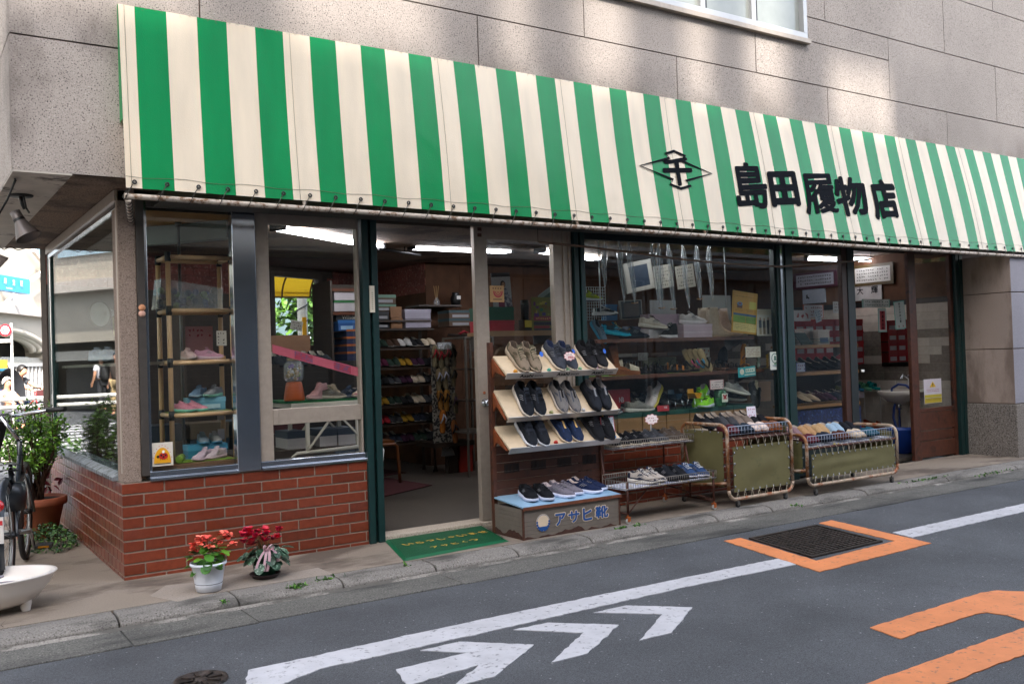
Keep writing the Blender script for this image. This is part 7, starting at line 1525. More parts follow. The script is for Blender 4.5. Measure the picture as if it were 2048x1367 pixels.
a, b=PY(545, 697, .036), PY(722, 745, .036); m=MB(); m.prism([a+V3((0, 0, .028)), a-V3((0, 0, .028)), b-V3((0, 0, .030)), b+V3((0, 0, .030))], (0, .0012, 0)); o=obj_tag(m, "pink_ribbon", mat('#c05a6c', .45, var=.1), "pink printed ribbon running diagonally across the second window", "ribbon")
for u in(.24, .68):m=MB(); q0, q1=a.lerp(b, u), a.lerp(b, u+.20); m.prism([q0+V3((0, -.0006, .024)), q0+V3((0, -.0006, -.024)), q1+V3((0, -.0006, -.024)), q1+V3((0, -.0006, .024))], (0, .0005, 0)); m.build("print_block", mat('#a83448', .5, dirt='#7a4a6a', dsc=30, dth=.5), o)
SB="white shoe boxes with dark lids under the white table"
for k, (a, b)in enumerate(((569, 607), (633, 669), (670, 706))):
 sbox("white and slate shoe box under the white table, %s of the row"%('left', 'middle', 'right')[k], fx(a, .55), fx(b, .55), .54, .80, PY(600, 893, .55).z-.012, .125, '#b5adac', '#3b4350', SB, .05, 0, None, '#fff', None)
for k, (a, b)in enumerate(((664, 702), (704, 735))):sbox("slate lidded shoe box low under the white table, %s one"%('left', 'right')[k], fx(a, .5), fx(b, .5), .48, .72, PY(680, 930, .5).z, .12, '#b5adac', '#3b4350', SB, .05)
m=MB(); m.box((.80, .5, .03), (1.68, .95, PY(600, 893, .55).z-.014)); obj_tag(m, "low_bench", mat('#3a2c22', .7, var=.2), "dark bench that carries the shoe boxes under the white table", "bench")
def wallshelf(label, x0, x1, y0, y1, z):return board(label, x0, x1, y0, y1, z, .018, mat('#8d7a5c', .5, var=.1))
Y2=2.3
xs0, xs1=fx(668, Y2), fx(735, Y2); ws=PY(690, 632, Y2).z
for k, q_ in enumerate((588, 624)):wallshelf("pale shelf board deep in the shop behind the second window, %s of the two"%('upper', 'lower')[k], xs0, xs1, Y2, Y2+.4, PY(690, q_+(0 if k else 0), Y2).z if k else PY(690, 577, Y2).z)
for k in range(2):sbox("white shoe box with green rim deep behind the second window, %s of the stack"%('lower', 'upper')[k], fx(672, Y2), fx(722, Y2), Y2+.01, Y2+.3, PY(690, 622, Y2).z+k*.105, .10, '#b0a9ac', '#2f6a3a', "white boxes behind the second window", .02)
t=sbox("dark shoe box printed Wilson behind the second window", fx(676, Y2), fx(730, Y2), Y2+.02, Y2+.3, PY(690, 642, Y2).z, .085, '#2b2b2c', '#2b2b2c', None, .02); 
c=PY(699, 634, Y2+.018); letters("print", "Wilson.", V3((c.x, Y2+.018, c.z)), (1, 0, 0), UPZ, h=.035, m=mat('#b9b4ae', .6), parent=t, off=.003)
sbox("blue shoe box below the dark one behind the second window", fx(678, Y2), fx(712, Y2), Y2, Y2+.3, PY(690, 661, Y2).z, .10, '#1f4f8a', '#2a62a0', None, .03, 0, None, '#fff', '#8aa9c4')
for k in range(4):sbox("navy shoe box with orange lid behind the second window, %s from the top"%('first', 'second', 'third', 'fourth')[k], fx(694, Y2), fx(738, Y2), Y2, Y2+.3, PY(690, 676+k*15, Y2).z, .085, '#22284a', '#a85a24', "orange lidded boxes behind the second window", .02)
m=MB(); m.box((xs0-.02, Y2+.42, .03), (xs1+.1, Y2+.45, 2.0)); m.box((xs0-.02, Y2, .03), (xs0+.0, Y2+.42, 2.0)); obj_tag(m, "stock_cabinet", mat('#3a2f26', .6, var=.2), "dark open cabinet behind the second window that holds shoe boxes", "cabinet")
Y3=1.9; zt_=PY(600, 690, Y3).z
t=thing("shoe_stand", "dark sloped shoe stand behind the white table in the second window", "stand", (fx(600, Y3), Y3, .03)); m=MB(); m.box((fx(540, Y3), Y3, .03), (fx(655, Y3), Y3+.4, zt_-.16)); m.build("body", mat('#2b241e', .7), t); m=MB(); m.prism([(fx(540, Y3), Y3+.40, zt_+.10), (fx(655, Y3), Y3+.40, zt_+.10), (fx(655, Y3), Y3+.44, zt_+.10), (fx(540, Y3), Y3+.44, zt_+.10)], (0, 0, -.3)); m.build("back_rail", mat('#7d5a40', .6), t)
for k in range(7):shoe("dark_shoe", 'loafer', dict(main=('#1f2226', '#25272c', '#1b1d22')[k%3], over='#2a2c30', line='#8a8478', sole='#15161a', out='#111'), frame((fx(552+k*16, Y3+.1), Y3+.12, zt_-.155), (.1, -1, -.35), (0, -.33, 1)), "dark shoe on the sloped stand behind the white table, %s from the left"%('first', 'second', 'third', 'fourth', 'fifth', 'sixth', 'seventh')[k], "shoe", "dark shoes behind the second window", True)
t, at, rect, xd, ud, w_, h_, n=sheet("price_card", "white card with red writing before the back window", 581, 605, 641, 660, 1.6, '#b5b0a6', "price card", -.2); scribble(t, at(.5, .5), xd, ud, w_*.8, h_*.8, 3, '#4a2a34', .001)
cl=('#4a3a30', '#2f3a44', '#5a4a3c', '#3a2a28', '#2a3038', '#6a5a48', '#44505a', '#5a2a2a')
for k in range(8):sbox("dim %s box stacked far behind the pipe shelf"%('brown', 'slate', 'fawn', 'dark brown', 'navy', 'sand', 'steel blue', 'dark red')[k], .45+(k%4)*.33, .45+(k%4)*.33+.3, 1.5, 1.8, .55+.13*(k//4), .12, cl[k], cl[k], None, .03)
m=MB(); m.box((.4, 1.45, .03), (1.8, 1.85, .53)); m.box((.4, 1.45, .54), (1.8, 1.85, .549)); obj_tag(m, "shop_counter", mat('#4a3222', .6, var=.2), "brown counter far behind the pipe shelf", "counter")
# == through the doorway
YS=2.95; SX0, SX1=fx(748, YS), fx(868, YS)
uz_=[PY(810, q_, YS).z for q_ in(696, 735, 770, 811, 848, 887)]
t=thing("shoe_shelf", "dark six tier shelf of indoor shoes seen through the doorway", "shelf", ((SX0+SX1)/2, YS+.15, FZ)); DW=mat('#2f2218', .5, var=.3, sc=16)
for i, z in enumerate(uz_):m=MB(); m.prism([(SX0, YS, z-.016), (SX1, YS, z-.016), (SX1, YS+.30, z+.07), (SX0, YS+.30, z+.07)], (0, 0, .014)); m.build("tier", DW, t)
for x in(SX0, SX1-.02):m=MB(); m.box((x, YS+.28, FZ), (x+.025, YS+.31, uz_[0]+.3)); m.box((x, YS+.02, FZ+.04), (x+.02, YS+.04, uz_[0]-.02)); caster(m, x+.01, YS+.03, .03); m.build("upright", [DW, BLACK], t)
NM={'#1f2f26':'dark green', '#3a2a20':'brown', '#a8a6a2':'white', '#17181a':'black', '#b0a28c':'cream', '#4a1a30':'maroon', '#8a6a1f':'mustard', '#33192c':'plum', '#3c3d40':'grey', '#8a2028':'red', '#222733':'navy', '#2a2b2d':'charcoal'}
RW=(('#1f2f26', '#3a2a20', '#a8a6a2', '#17181a', '#b0a28c'), ('#4a1a30', '#1f2f26', '#8a6a1f', '#33192c', '#17181a'), ('#17181a', '#3c3d40', '#33192c', '#b0a28c', '#2a2b2d'), ('#8a6a1f', '#1f2f26', '#17181a', '#b0a28c', '#3c3d40'), ('#8a2028', '#2a2b2d', '#8a6a1f', '#222733', '#17181a'), ('#3a2a20', '#222733', '#33192c', '#1f2f26', '#2a2b2d'))
for i, z in enumerate(uz_):
 for k in range(5):
  c_=RW[i][k]; x=SX0+.10+(SX1-SX0-.14)*k/4
  pair("indoor_shoe", 'mule' if(i+k)%3 else 'loafer', dict(main=c_, over=c_, line='#a09a90', sole='#8f8a84' if k%2 else '#1b1b1c', out='#222'), (x, YS+.125, z+.036), (.14, -1, -.28), (0, -.27, 1), "{s} shoe of the %s pair on the %s tier inside the doorway"%(NM[c_], ('top', 'second', 'third', 'fourth', 'fifth', 'lowest')[i]), "shoe", "shoes on the shelf inside the doorway", .088, whole=True, scale=.88)
bz=uz_[0]+.30
m=MB(); m.box((SX0, YS+.05, bz-.02), (SX1, YS+.31, bz)); m.build("top_board", DW, t)
tp=PY(810, 656, YS).z; m=MB(); m.box((SX0-.1, YS+.06, tp-.02), (SX1+.04, YS+.45, tp)); obj_tag(m, "upper_shelf", DW, "dark shelf over the indoor shoes that carries shoe boxes", "shelf")
def dbox(lab, a, b, q0, q1, y, col, lid=None, grp=None, side=None):return sbox(lab, fx(a, y), fx(b, y), y, y+.25, PY((a+b)/2, q1, y).z, PY((a+b)/2, q0, y).z-PY((a+b)/2, q1, y).z, col, lid or col, grp, None, 0, None, '#222', side)
yb_=YS+.08
dbox("upper kraft shoe box on the shelf inside the doorway", 783, 806, 613, 634, yb_, '#7d5734'); dbox("lower kraft shoe box on the shelf inside the doorway", 784, 807, 635, 656, yb_, '#7d5734', None, None, None)
dbox("upper lilac white shoe box on the shelf inside the doorway", 812, 864, 618, 637, yb_-.02, '#8f8a96', '#9a95a2'); dbox("lower lilac white shoe box on the shelf inside the doorway", 813, 864, 638, 655, yb_-.02, '#8f8a96', '#9a95a2')
for k, (q0, q1, c_, l_)in enumerate(((589, 607, '#4a3622', '#5a7a66'), (608, 622, '#4a3622', '#5a7a66'), (623, 639, '#1b1b1e', '#1b1b1e'), (640, 656, '#1b1b1e', '#1b1b1e'))):dbox("%s at the left of the shelf inside the doorway"%("top brown shoe box with green lid", "second brown shoe box with green lid", "upper black shoe box", "lower black shoe box")[k], 752, 781+(k<2)*14, q0, q1, yb_+.02, c_, l_, None, '#8a8a8c')
YG=2.75
for k, (q0, q1)in enumerate(((620, 636), (636, 652))):dbox("%s brown and teal shoe box beyond the hanging sandals"%('upper', 'lower')[k], 900, 946, q0, q1, YG+.2, '#4a3320', '#1f3a40', None, '#8a8a8c')
m=MB(); m.box((fx(840, YP-.32), YP-.34, PY(880, 609, YP-.34).z-.02), (fx(925, YP-.32), YP-.002, PY(880, 609, YP-.34).z)); obj_tag(m, "wall_shelf", DW, "small dark shelf on the panelled wall inside the doorway", "shelf")
zv=PY(880, 609, YP-.34).z; x=fx(876, YP-.2); t=thing("reed_diffuser", "little glass bottle with reeds on the dark wall shelf", "diffuser", (x, YP-.2, zv)); m=MB(); m.lathe([(0, 0), (.035, 0), (.035, .05), (.012, .075), (.012, .09)], (x, YP-.2, zv+.001), 14); m.build("bottle", CLEAR, t)
for k in range(3):m=MB(); m.tube([(x, YP-.2, zv+.01), (x+(k-1)*.03, YP-.2, zv+.22)], .004, 5); m.build("reed", mat('#9a7a4a', .6), t)
x=fx(918, YP-.15); t=thing("dark_vases", "dark jug with a white tag on the wall shelf inside the doorway", "jug", (x, YP-.15, zv)); m=MB(); m.lathe([(0, 0), (.05, 0), (.06, .08), (.04, .13), (.045, .15)], (x-.03, YP-.16, zv+.001), 14); m.build("body", BLACK, t); m=MB(); m.box((x-.05, YP-.225, zv+.07), (x+.0, YP-.222, zv+.11)); m.build("tag", WHITE, t)
YH=2.62
TREL=gingham('#8f8a80', '#2f2c2a', '#2a2830', "trellis_cloth"); a, b=PY(866, 688, YH), PY(916, 882, YH)
t=thing("sandal_board", "board covered in black and white trellis cloth inside the doorway", "board", ((a.x+b.x)/2, YH+.05, b.z)); m=MB(); m.box((a.x, YH+.03, b.z), (b.x, YH+.06, a.z)); m.build("panel", TREL, t); m=MB(); m.box((a.x-.02, YH, b.z-.05), (b.x+.2, YH+.4, b.z)); m.build("base", DW, t); m=MB(); m.box((b.x-.05, YH+.1, FZ), (b.x+.05, YH+.2, b.z-.05)); m.build("leg", DW, t)
for k, (px, py, sc, cols, lab)in enumerate(((868, 712, 1, ('#5a5240', '#6a6048', '#8a2028'), "hanging sandal with red strap, left of the top row"), (880, 716, 1, ('#57503e', '#665c46', '#8a2028'), "hanging sandal with red strap, right of the top pair"), (893, 710, 1, ('#4a4438', '#5a5244', '#8a3a3a'), "hanging sandal with patterned strap in the top row"), (905, 710, 1, ('#2a2622', '#4a4438', '#1b1a1a'), "hanging black edged sandal in the top row"), (876, 758, 1, ('#5f5340', '#6d6048', '#8a8a94'), "hanging sandal with white bow strap, left of the second row"), (889, 756, 1, ('#5f5340', '#6d6048', '#8a8a94'), "hanging sandal with white bow strap, second in the second row"), (906, 752, .95, ('#4a4436', '#5a523f', '#2a2a2a'), "hanging grey sandal at the right of the second row"), (879, 798, .95, ('#7d5424', '#8f6430', '#151515'), "hanging straw sandal with black strap, left of the third row"), (892, 800, 1, ('#7d5424', '#94682f', '#151515'), "hanging straw sandal with black strap, middle of the third row"), (909, 806, .95, ('#4a4436', '#5a523f', '#3a2a3a'), "hanging slim grey sandal in the third row"), (884, 842, 1.05, ('#9a5a1f', '#a8662a', '#b0b0bb'), "hanging orange straw sandal with white strap at the bottom"), (908, 862, 1.05, ('#7a4a2a', '#87562f', '#1b1a20'), "hanging brown straw sandal with dark strap at the bottom"))):
 sandal("hanging_sandal", 'zori', cols, frame(PY(px, py, YH), (.06*(-1)**k, 0, 1), (.15, -1, 0)), lab, "sandal", "sandals hung inside the doorway", sc*.92)
m=MB(); p=PY(889, 690, YH-.03); m.box((p.x-.075, YH-.04, p.z-.045), (p.x+.075, YH-.01, p.z+.03)); obj_tag(m, "clear_pack", CLEAR, "clear plastic pack on top of the sandal board", "pack")
YC_=2.3; t=thing("glass_case", "glass display case with metal frame right of the hanging sandals", "display case", (fx(940, YC_), YC_+.2, FZ)); x0, x1=fx(930, YC_), fx(985, YC_); z0, z1=PY(930, 868, YC_).z, PY(930, 676, YC_).z
m=MB()
for x in(x0, x1):
 for y in(YC_, YC_+.45):m.box((x, y, FZ), (x+.02, y+.02, z1))
m.box((x0, YC_, z1), (x1+.02, YC_+.47, z1+.02)); m.box((x0+.021, YC_+.002, z0), (x1-.001, YC_+.447, z0+.02)); m.build("frame", mat('#6d675f', .4, .4), t)
m=MB(); m.box((x0+.022, YC_+.008, z0+.02), (x1-.002, YC_+.012, z1)); m.build("pane", GLASS, t)
for k in range(2):m=MB(); z=z0+(z1-z0)*(k+1)/3; m.box((x0+.022, YC_+.02, z), (x1-.002, YC_+.44, z+.012)); m.build("shelf", mat('#3a2d24', .5), t)
sandal("sandal", 'zori', ('#2a221e', '#3a2f28', '#7a2028'), frame((fx(938, YC_), YC_+.15, z1+.022), (1, -.3, -.05), UPZ), "dark patterned sandal lying on the glass case", "sandal", None, 1.1)
x=fx(893, 2.75); t=thing("hand_broom", "grey bristled hand broom hanging below the sandal board", "broom", (x, 2.75, .3)); m=MB(); zz0, zz1=PY(893, 911, 2.75).z, PY(893, 893, 2.75).z; m.lathe([(.10, zz0), (.085, zz1)], (x, 2.75, 0), 20, 0, None, True, 1, .35); m.build("bristles", mat('#8a8a88', .9, var=.4, sc=90), t); m=MB(); m.lathe([(.086, zz1), (.08, zz1+.03), (0, zz1+.03)], (x, 2.75, 0), 20, 0, None, True, 1, .38); m.build("head", mat('#8a2f1a', .5), t); m=MB(); m.tube([(x, 2.75, zz1+.03), (x, 2.75, zz1+.12)], .012, 8); m.build("handle", mat('#8a2f1a', .5), t)
a, b=PY(921, 912, 2.7), PY(944, 890, 2.7); m=MB(); m.box((a.x, 2.7, FZ+.001), (b.x, 2.9, b.z)); m.box((a.x-.01, 2.69, b.z-.04), (b.x+.01, 2.91, b.z+.005)); obj_tag(m, "red_crate", mat('#8a2418', .5, var=.1), "red plastic crate on the floor under the glass case", "crate")
x0, x1=fx(752, 2.4), fx(789, 2.4); t=thing("wooden_chair", "bent wood chair frame at the left inside the doorway", "chair", (x0, 2.5, FZ)); CH=mat('#6d3f1c', .4, var=.2, coat=.3)
for y in(2.4, 2.8):m=MB(); m.tube([(x0-.3, y, .43), (x1-.03, y, .42), (x1-.005, y, .40), (x1+.01, y, .2), (x1+.02, y, FZ)], .016, 8); m.build("leg", CH, t)
m=MB(); m.box((x0-.3, 2.4, .43), (x1-.03, 2.8, .46)); m.build("seat", CH, t)
MAR=mat('#3f1014', .9, var=.2, sc=60)
for lab, pts in(("dark red mat on the shop floor nearest the doorway", ((700, 1010), (764, 994), (864, 970), (770, 955), (690, 962))), ("smaller dark red mat further inside the doorway", ((700, 955), (765, 952), (812, 945), (768, 938), (700, 938)))):m=MB(); P=[PZ(x, y, FZ+.004)for x, y in pts]; m.prism(P, (0, 0, .006)); obj_tag(m, "floor_mat", MAR, lab, "mat")
m=MB(); a=PY(760, 906, .12); m.prism([(1.712, .1, a.z+.08), (1.712, .1, a.z-.04), (1.745, .13, a.z-.06), (1.76, .14, a.z+.02)], (0, .002, 0)); obj_tag(m, "paper_scrap", WHITE, "white paper corner sticking out behind the green post left of the doorway", "paper")
t, at, rect, xd, ud, w_, h_, n=sheet("shop_emblem_sticker", "beige square sticker with red arcs on the sliding door glass", 980, 1008, 571, 604, .016, '#b08a5a', "sticker"); m=MB(); c=at(.56, .38, .002)
for r in(.34, .20, .07):
 m.grid([[c+xd*(w_*r*k*math.cos(a))-ud*(w_*r*k*math.sin(a))for k in(1, .70 if r>.1 else .05)]for a in[math.pi*i/16 for i in range(-1, 18)]], 0)
for k in range(4):m.prism([at(.18+k*.18, .20, .002), at(.27+k*.18, .20, .002), at(.27+k*.18, .13, .002), at(.18+k*.18, .13, .002)], n*.0004, 1)
m.prism([at(.2, .86, .002), at(.84, .86, .002), at(.84, .81, .002), at(.2, .81, .002)], n*.0003, 1); m.build("emblem", [mat('#a02a3a', .5), mat('#231a2a', .5)], t)
YD=.30; zb_=PY(1040, 662, YD).z
board("tan shelf behind the sliding door glass", fx(975, YD), fx(1116, YD), YD-.05, YD+.3, zb_, .03, mat('#8a6a48', .5, var=.15), front=mat('#8a6a48', .5))
sbox("green shoe box on top of a red one behind the sliding door", fx(974, YD), fx(1031, YD), YD, YD+.25, PY(1000, 640, YD).z, .105, '#0f4a34', '#0f4a34', None, .03); sbox("red shoe box under the green one behind the sliding door", fx(974, YD), fx(1031, YD), YD, YD+.25, zb_, PY(1000, 640, YD).z-zb_-.001, '#a01f2c', '#a01f2c', None, .03)
t, at, rect, xd, ud, w_, h_, n=sheet("portrait_poster", "tilted poster of a dark haired person in a patterned robe behind the sliding door", 984, 1022, 545, 614, .50, '#a9a9b0', "poster", .06); rect(.0, 1, .0, .12, '#2a2a33')
m=MB(); m.prism([at(.58+.13*math.cos(a), .34-.11*math.sin(a), .0024)for a in[i*.42 for i in range(15)]], n*.0004, 0); m.prism([at(.60+.09*math.cos(a), .36-.085*math.sin(a), .003)for a in[i*.42 for i in range(15)]], n*.0004, 1); m.prism([at(.30, 1, .0024), at(1, 1, .0024), at(.98, .66, .0024), at(.72, .46, .0024), at(.48, .48, .0024), at(.36, .7, .0024)], n*.0004, 2); m.build("printed_figure", [mat('#1a1416', .6), mat('#a9806a', .6), mat('#4a4a66', .6, dirt='#b0b0bc', dsc=30, dth=.5)], t); rect(.28, .6, .82, 1, '#7a2a4a', o=.0032)
t, at, rect, xd, ud, w_, h_, n=sheet("colourful_poster", "bright yellow, purple and green poster on the shelf behind the sliding door", 1063, 1115, 594, 661, .26, '#6d6a2a', "poster", 0)
rnd=random.Random(8); 
for k in range(26):u, v=rnd.uniform(.03, .80), rnd.uniform(.03, .50); rect(u, u+rnd.uniform(.06, .16), v, v+rnd.uniform(.04, .12), rnd.choice(('#4a3a7a', '#8a8a2a', '#2f6a4a', '#7a5a2a', '#5a2a6a', '#a89a3a')), "printed_block", .0016+k*.0001)
rect(.02, .98, .58, .70, '#8a2f44', o=.0045); rect(.02, .98, .74, .84, '#26242a', o=.0045); rect(.02, .62, .86, .93, '#8a2430', o=.0045); rect(.02, .98, .94, .99, '#1f2a3a', o=.0045); scribble(t, at(.5, .64, .005), xd, ud, w_*.8, h_*.10, 1, '#c9b04a', .0005, 1)
t, at, rect, xd, ud, w_, h_, n=sheet("tilted_board", "tilted pale board with dark green print behind the colourful poster", 1082, 1116, 578, 622, .34, '#7d8a84', "board", .55, .006); rect(.08, .92, .2, .92, '#3a4a3a'); 
m=MB(); x=fx(1052, .32); m.lathe([(0, 0), (.032, 0), (.034, .12), (.034, .16), (.0, .16)], (x, .32, zb_+.09), 16); m.box((x-.035, .28, zb_+.001), (x+.035, .36, zb_+.09)); obj_tag(m, "dark_tin", mat('#1f1f20', .4, .3), "dark tin on a block on the shelf behind the sliding door", "tin")
t=thing("yellow_card", "yellow card before the dark tin behind the sliding door", "card", (x, .26, zb_)); m=MB(); m.box((x-.04, .262, zb_+.03), (x+.04, .266, zb_+.085)); m.build("sheet", mat('#a8972a', .5), t)
m=MB(); m.prism([(fx(978, .4), .40, PY(980, 772, .4).z), (fx(1118, .4), .40, PY(980, 772, .4).z), (fx(1118, .4), .40, PY(980, 690, .4).z), (fx(978, .4), .40, PY(980, 690, .4).z)], (0, .02, 0)); obj_tag(m, "inner_cabinet", mat('#5a3a22', .5, var=.2, sc=12), "brown cabinet front behind the slanted rack", "cabinet")
# == right hand window and doorway
YR=.42; RA, RB=fx(1588, YR), fx(1716, YR)
rz_=[PY(1645, q_, YR).z for q_ in(689, 743, 808)]
LW2=mat('#8a6236', .5, var=.15, sc=14)
for k, z in enumerate(rz_):board("light wood shelf in the right hand window, %s of three"%('top', 'middle', 'lowest')[k], RA, RB, YR, YR+.30, z, .022, LW2, front=LW2)
for k in range(7):shoe("court_shoe", 'flat', dict(main='#16171b', over='#16171b', line='#a89a88', sole='#121214', out='#111'), frame((RA+.10+k*.135, YR+.14, rz_[1]+.06), (.35, -1, -.42), (.15, -.40, 1)), "black court shoe on the middle wood shelf, %s from the left"%('first', 'second', 'third', 'fourth', 'fifth', 'sixth', 'seventh')[k], "shoe", "court shoes in the right hand window", True, .95)
for k, (c_, nm)in enumerate((('#1b1c22', 'black'), ('#a8957c', 'beige front'), ('#a08c74', 'beige rear'), ('#3a222c', 'plum'), ('#44283a', 'mauve brown'), ('#2a2f3c', 'navy'), ('#17181c', 'jet black'))):shoe("slip_on_shoe", 'loafer', dict(main=c_, over=c_, line='#a59788', sole='#1d1b1b', out='#1b1a1a'), frame((RA+.08+k*.135, YR+.13, rz_[2]+.04), (.45, -1, -.25), (.1, -.24, 1)), "%s slip-on on the lowest wood shelf in the right hand window"%nm, "shoe", "slip-ons in the right hand window", True, 1.0)
GAL=gingham('#14204a', '#1c2f66', '#3a5a8a', "galaxy_cloth"); m=MB(); m.grid([[V3((RA-.05+(RB-RA+.05)*i/20, YR-.01+.012*math.sin(i*1.4), z))for z in(.05, .3, rz_[2]-.05)]for i in range(21)]); obj_tag(m, "blue_cloth", GAL, "dark blue patterned cloth hung under the lowest wood shelf", "cloth")
for k in range(2):m=MB(); m.tube([(RA, YR-.012, rz_[0]+.03+.03*k), (RB, YR-.012, rz_[0]+.03+.03*k)], .003, 6); obj_tag(m, "shelf_rail", mat('#3a5a55', .4, .5), "thin green rail along the top wood shelf, %s one"%('lower', 'upper')[k], "rail")
JB="red shoe boxes in the right hand window"
n_=0; YB=1.05
for r, q_ in enumerate((664, 686, 708, 731)):
 for k in range(7):
  a=1592+k*19.5
  if a>1728:continue
  n_+=1; t=sbox("red shoe box with white label, %s row, %s from the left"%(('top', 'second', 'third', 'lowest')[r], ('first', 'second', 'third', 'fourth', 'fifth', 'sixth', 'seventh')[k]), fx(a, YB), fx(a+18.9, YB), YB, YB+.28, PY(1650, q_+0, YB).z, .148, '#a3121f', '#a3121f', JB, .05, 0, None, '#fff', '#b9aab0')
m=MB(); m.box((fx(1590, YB), YB+.29, .05), (fx(1730, YB), YB+.32, 1.5)); 
for q_ in(664, 686, 708, 731):z=PY(1650, q_, YB).z; m.box((fx(1590, YB), YB+.005, z-.012), (fx(1730, YB), YB+.289, z-.001))
obj_tag(m, "box_rack", mat('#2a1f1a', .6), "dark rack of red shoe boxes in the right hand window", "rack")
for k, (px, c_, h_, w_)in enumerate(((1594, '#b0a59a', .20, .09), (1612, '#a9a098', .14, .07), (1628, '#b5a9a0', .17, .10), (1641, '#a3a8a4', .17, .05))):sbox("pale upright box on the top wood shelf, %s from the left"%('first', 'second', 'third', 'fourth')[k], fx(px, YR), fx(px, YR)+w_, YR+.12, YR+.24, rz_[0], h_, c_, c_, None, .01)
m=MB(); x=fx(1610, YR); m.prism([(x, YR+.03, rz_[0]+.001), (x+.14, YR+.01, rz_[0]+.001), (x+.11, YR+.08, rz_[0]+.13), (x-.04, YR+.10, rz_[0]+.13)], (0, .008, 0)); obj_tag(m, "dark_green_case", mat('#14302a', .6, var=.2, sc=40), "dark green open case leaning on the top wood shelf", "case")
sbox("white box with photo print standing on the top wood shelf", fx(1641, YR), fx(1664, YR), YR+.02, YR+.09, rz_[0]+.002, .155, '#a89c90', '#b0a498', None, .02, 0, None, '#fff', '#3a4a6a')
def psheet(lab, a, b, q0, q1, y, rows, ink='#222', col='#b9b4ac', border=None, vert=None, cat="notice", vcol='#1d1a1c', rot=0, name="paper_notice"):
 t, at, rect, xd, ud, w_, h_, n=sheet(name, lab, a, b, q0, q1, y, border or col, cat, rot)
 if border:rect(.05, .95, .03, .97, col, "paper", .0018)
 if rows:scribble(t, at(.5, .5, .003), xd, ud, w_*.8, h_*.8, rows, ink, .001, .85, seed=int(a))
 return t, at, rect, xd, ud, w_, h_
t, at, rect, xd, ud, w_, h_=psheet("orange edged white notice with red handwriting in the right hand window", 1606, 1647, 609, 636, .30, 3, '#7a3a3a', '#b9aeb0', '#b0563a'); psheet("red edged white box lid sign below the orange edged notice", 1588, 1621, 620, 642, .28, 1, '#9a2a30', '#b5aaa8'); psheet("small blue striped slip tilted over the orange edged notice", 1630, 1641, 619, 644, .26, 4, '#3a4a6a', '#a9b0ba', None, rot=.25); psheet("white notice with red and black lines right of the orange edged notice", 1666, 1690, 603, 626, .32, 3, '#5a2a30', '#b5afa8')
psheet("lilac price card before the court shoes", 1593, 1610, 725, 743, .40, 2, '#7a3a5a', '#b0b4c4', '#6a7ab0', cat="price card")
def xsheet(name, lab, a, b, q0, q1, col, rows, border=None, th=.015, cat="picture frame", ink='#1d1a1c', inner=(.07, .93, .14, .86), X=XR-.02):
 p, q_=PX(a, (q0+q1)/2, X), PX(b, (q0+q1)/2, X); c=PX((a+b)/2, (q0+q1)/2, X); z0, z1=PX((a+b)/2, q1, X).z, PX((a+b)/2, q0, X).z; y0, y1=min(p.y, q_.y), max(p.y, q_.y)
 t=thing(name, lab, cat, (X, c.y, c.z)); m=MB(); m.box((X-th, y0, z0), (X, y1, z1)); m.build("frame" if border else "sheet", mat(border or col, .5), t); w_, h_=y1-y0, z1-z0
 if border:m=MB(); m.box((X-th-.002, y0+w_*inner[0], z0+h_*inner[2]), (X-th, y1-w_*inner[0], z1-h_*inner[2])); m.build("paper", mat(col, .6), t)
 c=V3((X-th-.0022, (y0+y1)/2, (z0+z1)/2))
 if rows:scribble(t, c, (0, -1, 0), UPZ, w_*.78, h_*.62, rows, ink, .0008, .9, seed=int(a))
 return t, c, w_, h_
xsheet("calligraphy_picture", "gold brown framed calligraphy above the doorway wash basin", 1706, 1788, 528, 570, '#b4b0aa', 4, '#4a3a1c'); xsheet("calligraphy_picture", "purple edged framed calligraphy high in the right hand window", 1588, 1675, 543, 576, '#9a9aa4', 3, '#4a1f30')
t, c, w_, h_=xsheet("name_card", "white sheet with two brushed characters below the gold brown frame", 1708, 1764, 567, 600, '#a9a5a2', 0, None, .008, "sheet")
for k, ch in enumerate("大輝"):letters("brushed_character", ch, c+V3((0, .10-.20*k, .02)), (0, -1, 0), UPZ, h=.09, m=INK, parent=t, weight=.01, off=.001)
xsheet("name_card", "white sheet with two small brushed characters in the right hand window", 1606, 1652, 578, 606, '#9aa0ac', 1, None, .008, "sheet")
psheet("white strip card with vertical green and red writing below the brushed sheet", 1724, 1780, 598, 615, .30, 2, '#2f5a4a', '#b5b2aa', '#7a9a8a')
t, at, rect, xd, ud, w_, h_=psheet("red cored vertical banner hanging in the right hand doorway", 1756, 1773, 617, 664, .26, 0, col='#a9aaa4', border='#5f9a8c', cat="banner", name="paper_banner"); rect(.20, .80, .10, .90, '#8f1a24', "red_core", .0026)
for k, ch in enumerate("共通商品券"):letters("character", ch, at(.5, .17+k*.165, .0034), xd, ud, h=h_*.14, m=INK, parent=t, weight=.02, off=.0005)
t, at, rect, xd, ud, w_, h_=psheet("tilted vertical banner with black brush characters in the right hand doorway", 1789, 1810, 602, 658, .26, 0, col='#a9aaa4', border='#5f9a8c', cat="banner", rot=.09, name="paper_banner")
for k, ch in enumerate("経堂小学校上履"):letters("character", ch, at(.5, .09+k*.105, .003), xd, ud, h=h_*.085, m=INK, parent=t, weight=.015, off=.0005)
for k, ch in enumerate("見本"):letters("character", ch, at(.30+.4*k, .90, .003), xd, ud, h=h_*.085, m=mat('#7a1f28', .5), parent=t, weight=.015, off=.0005)
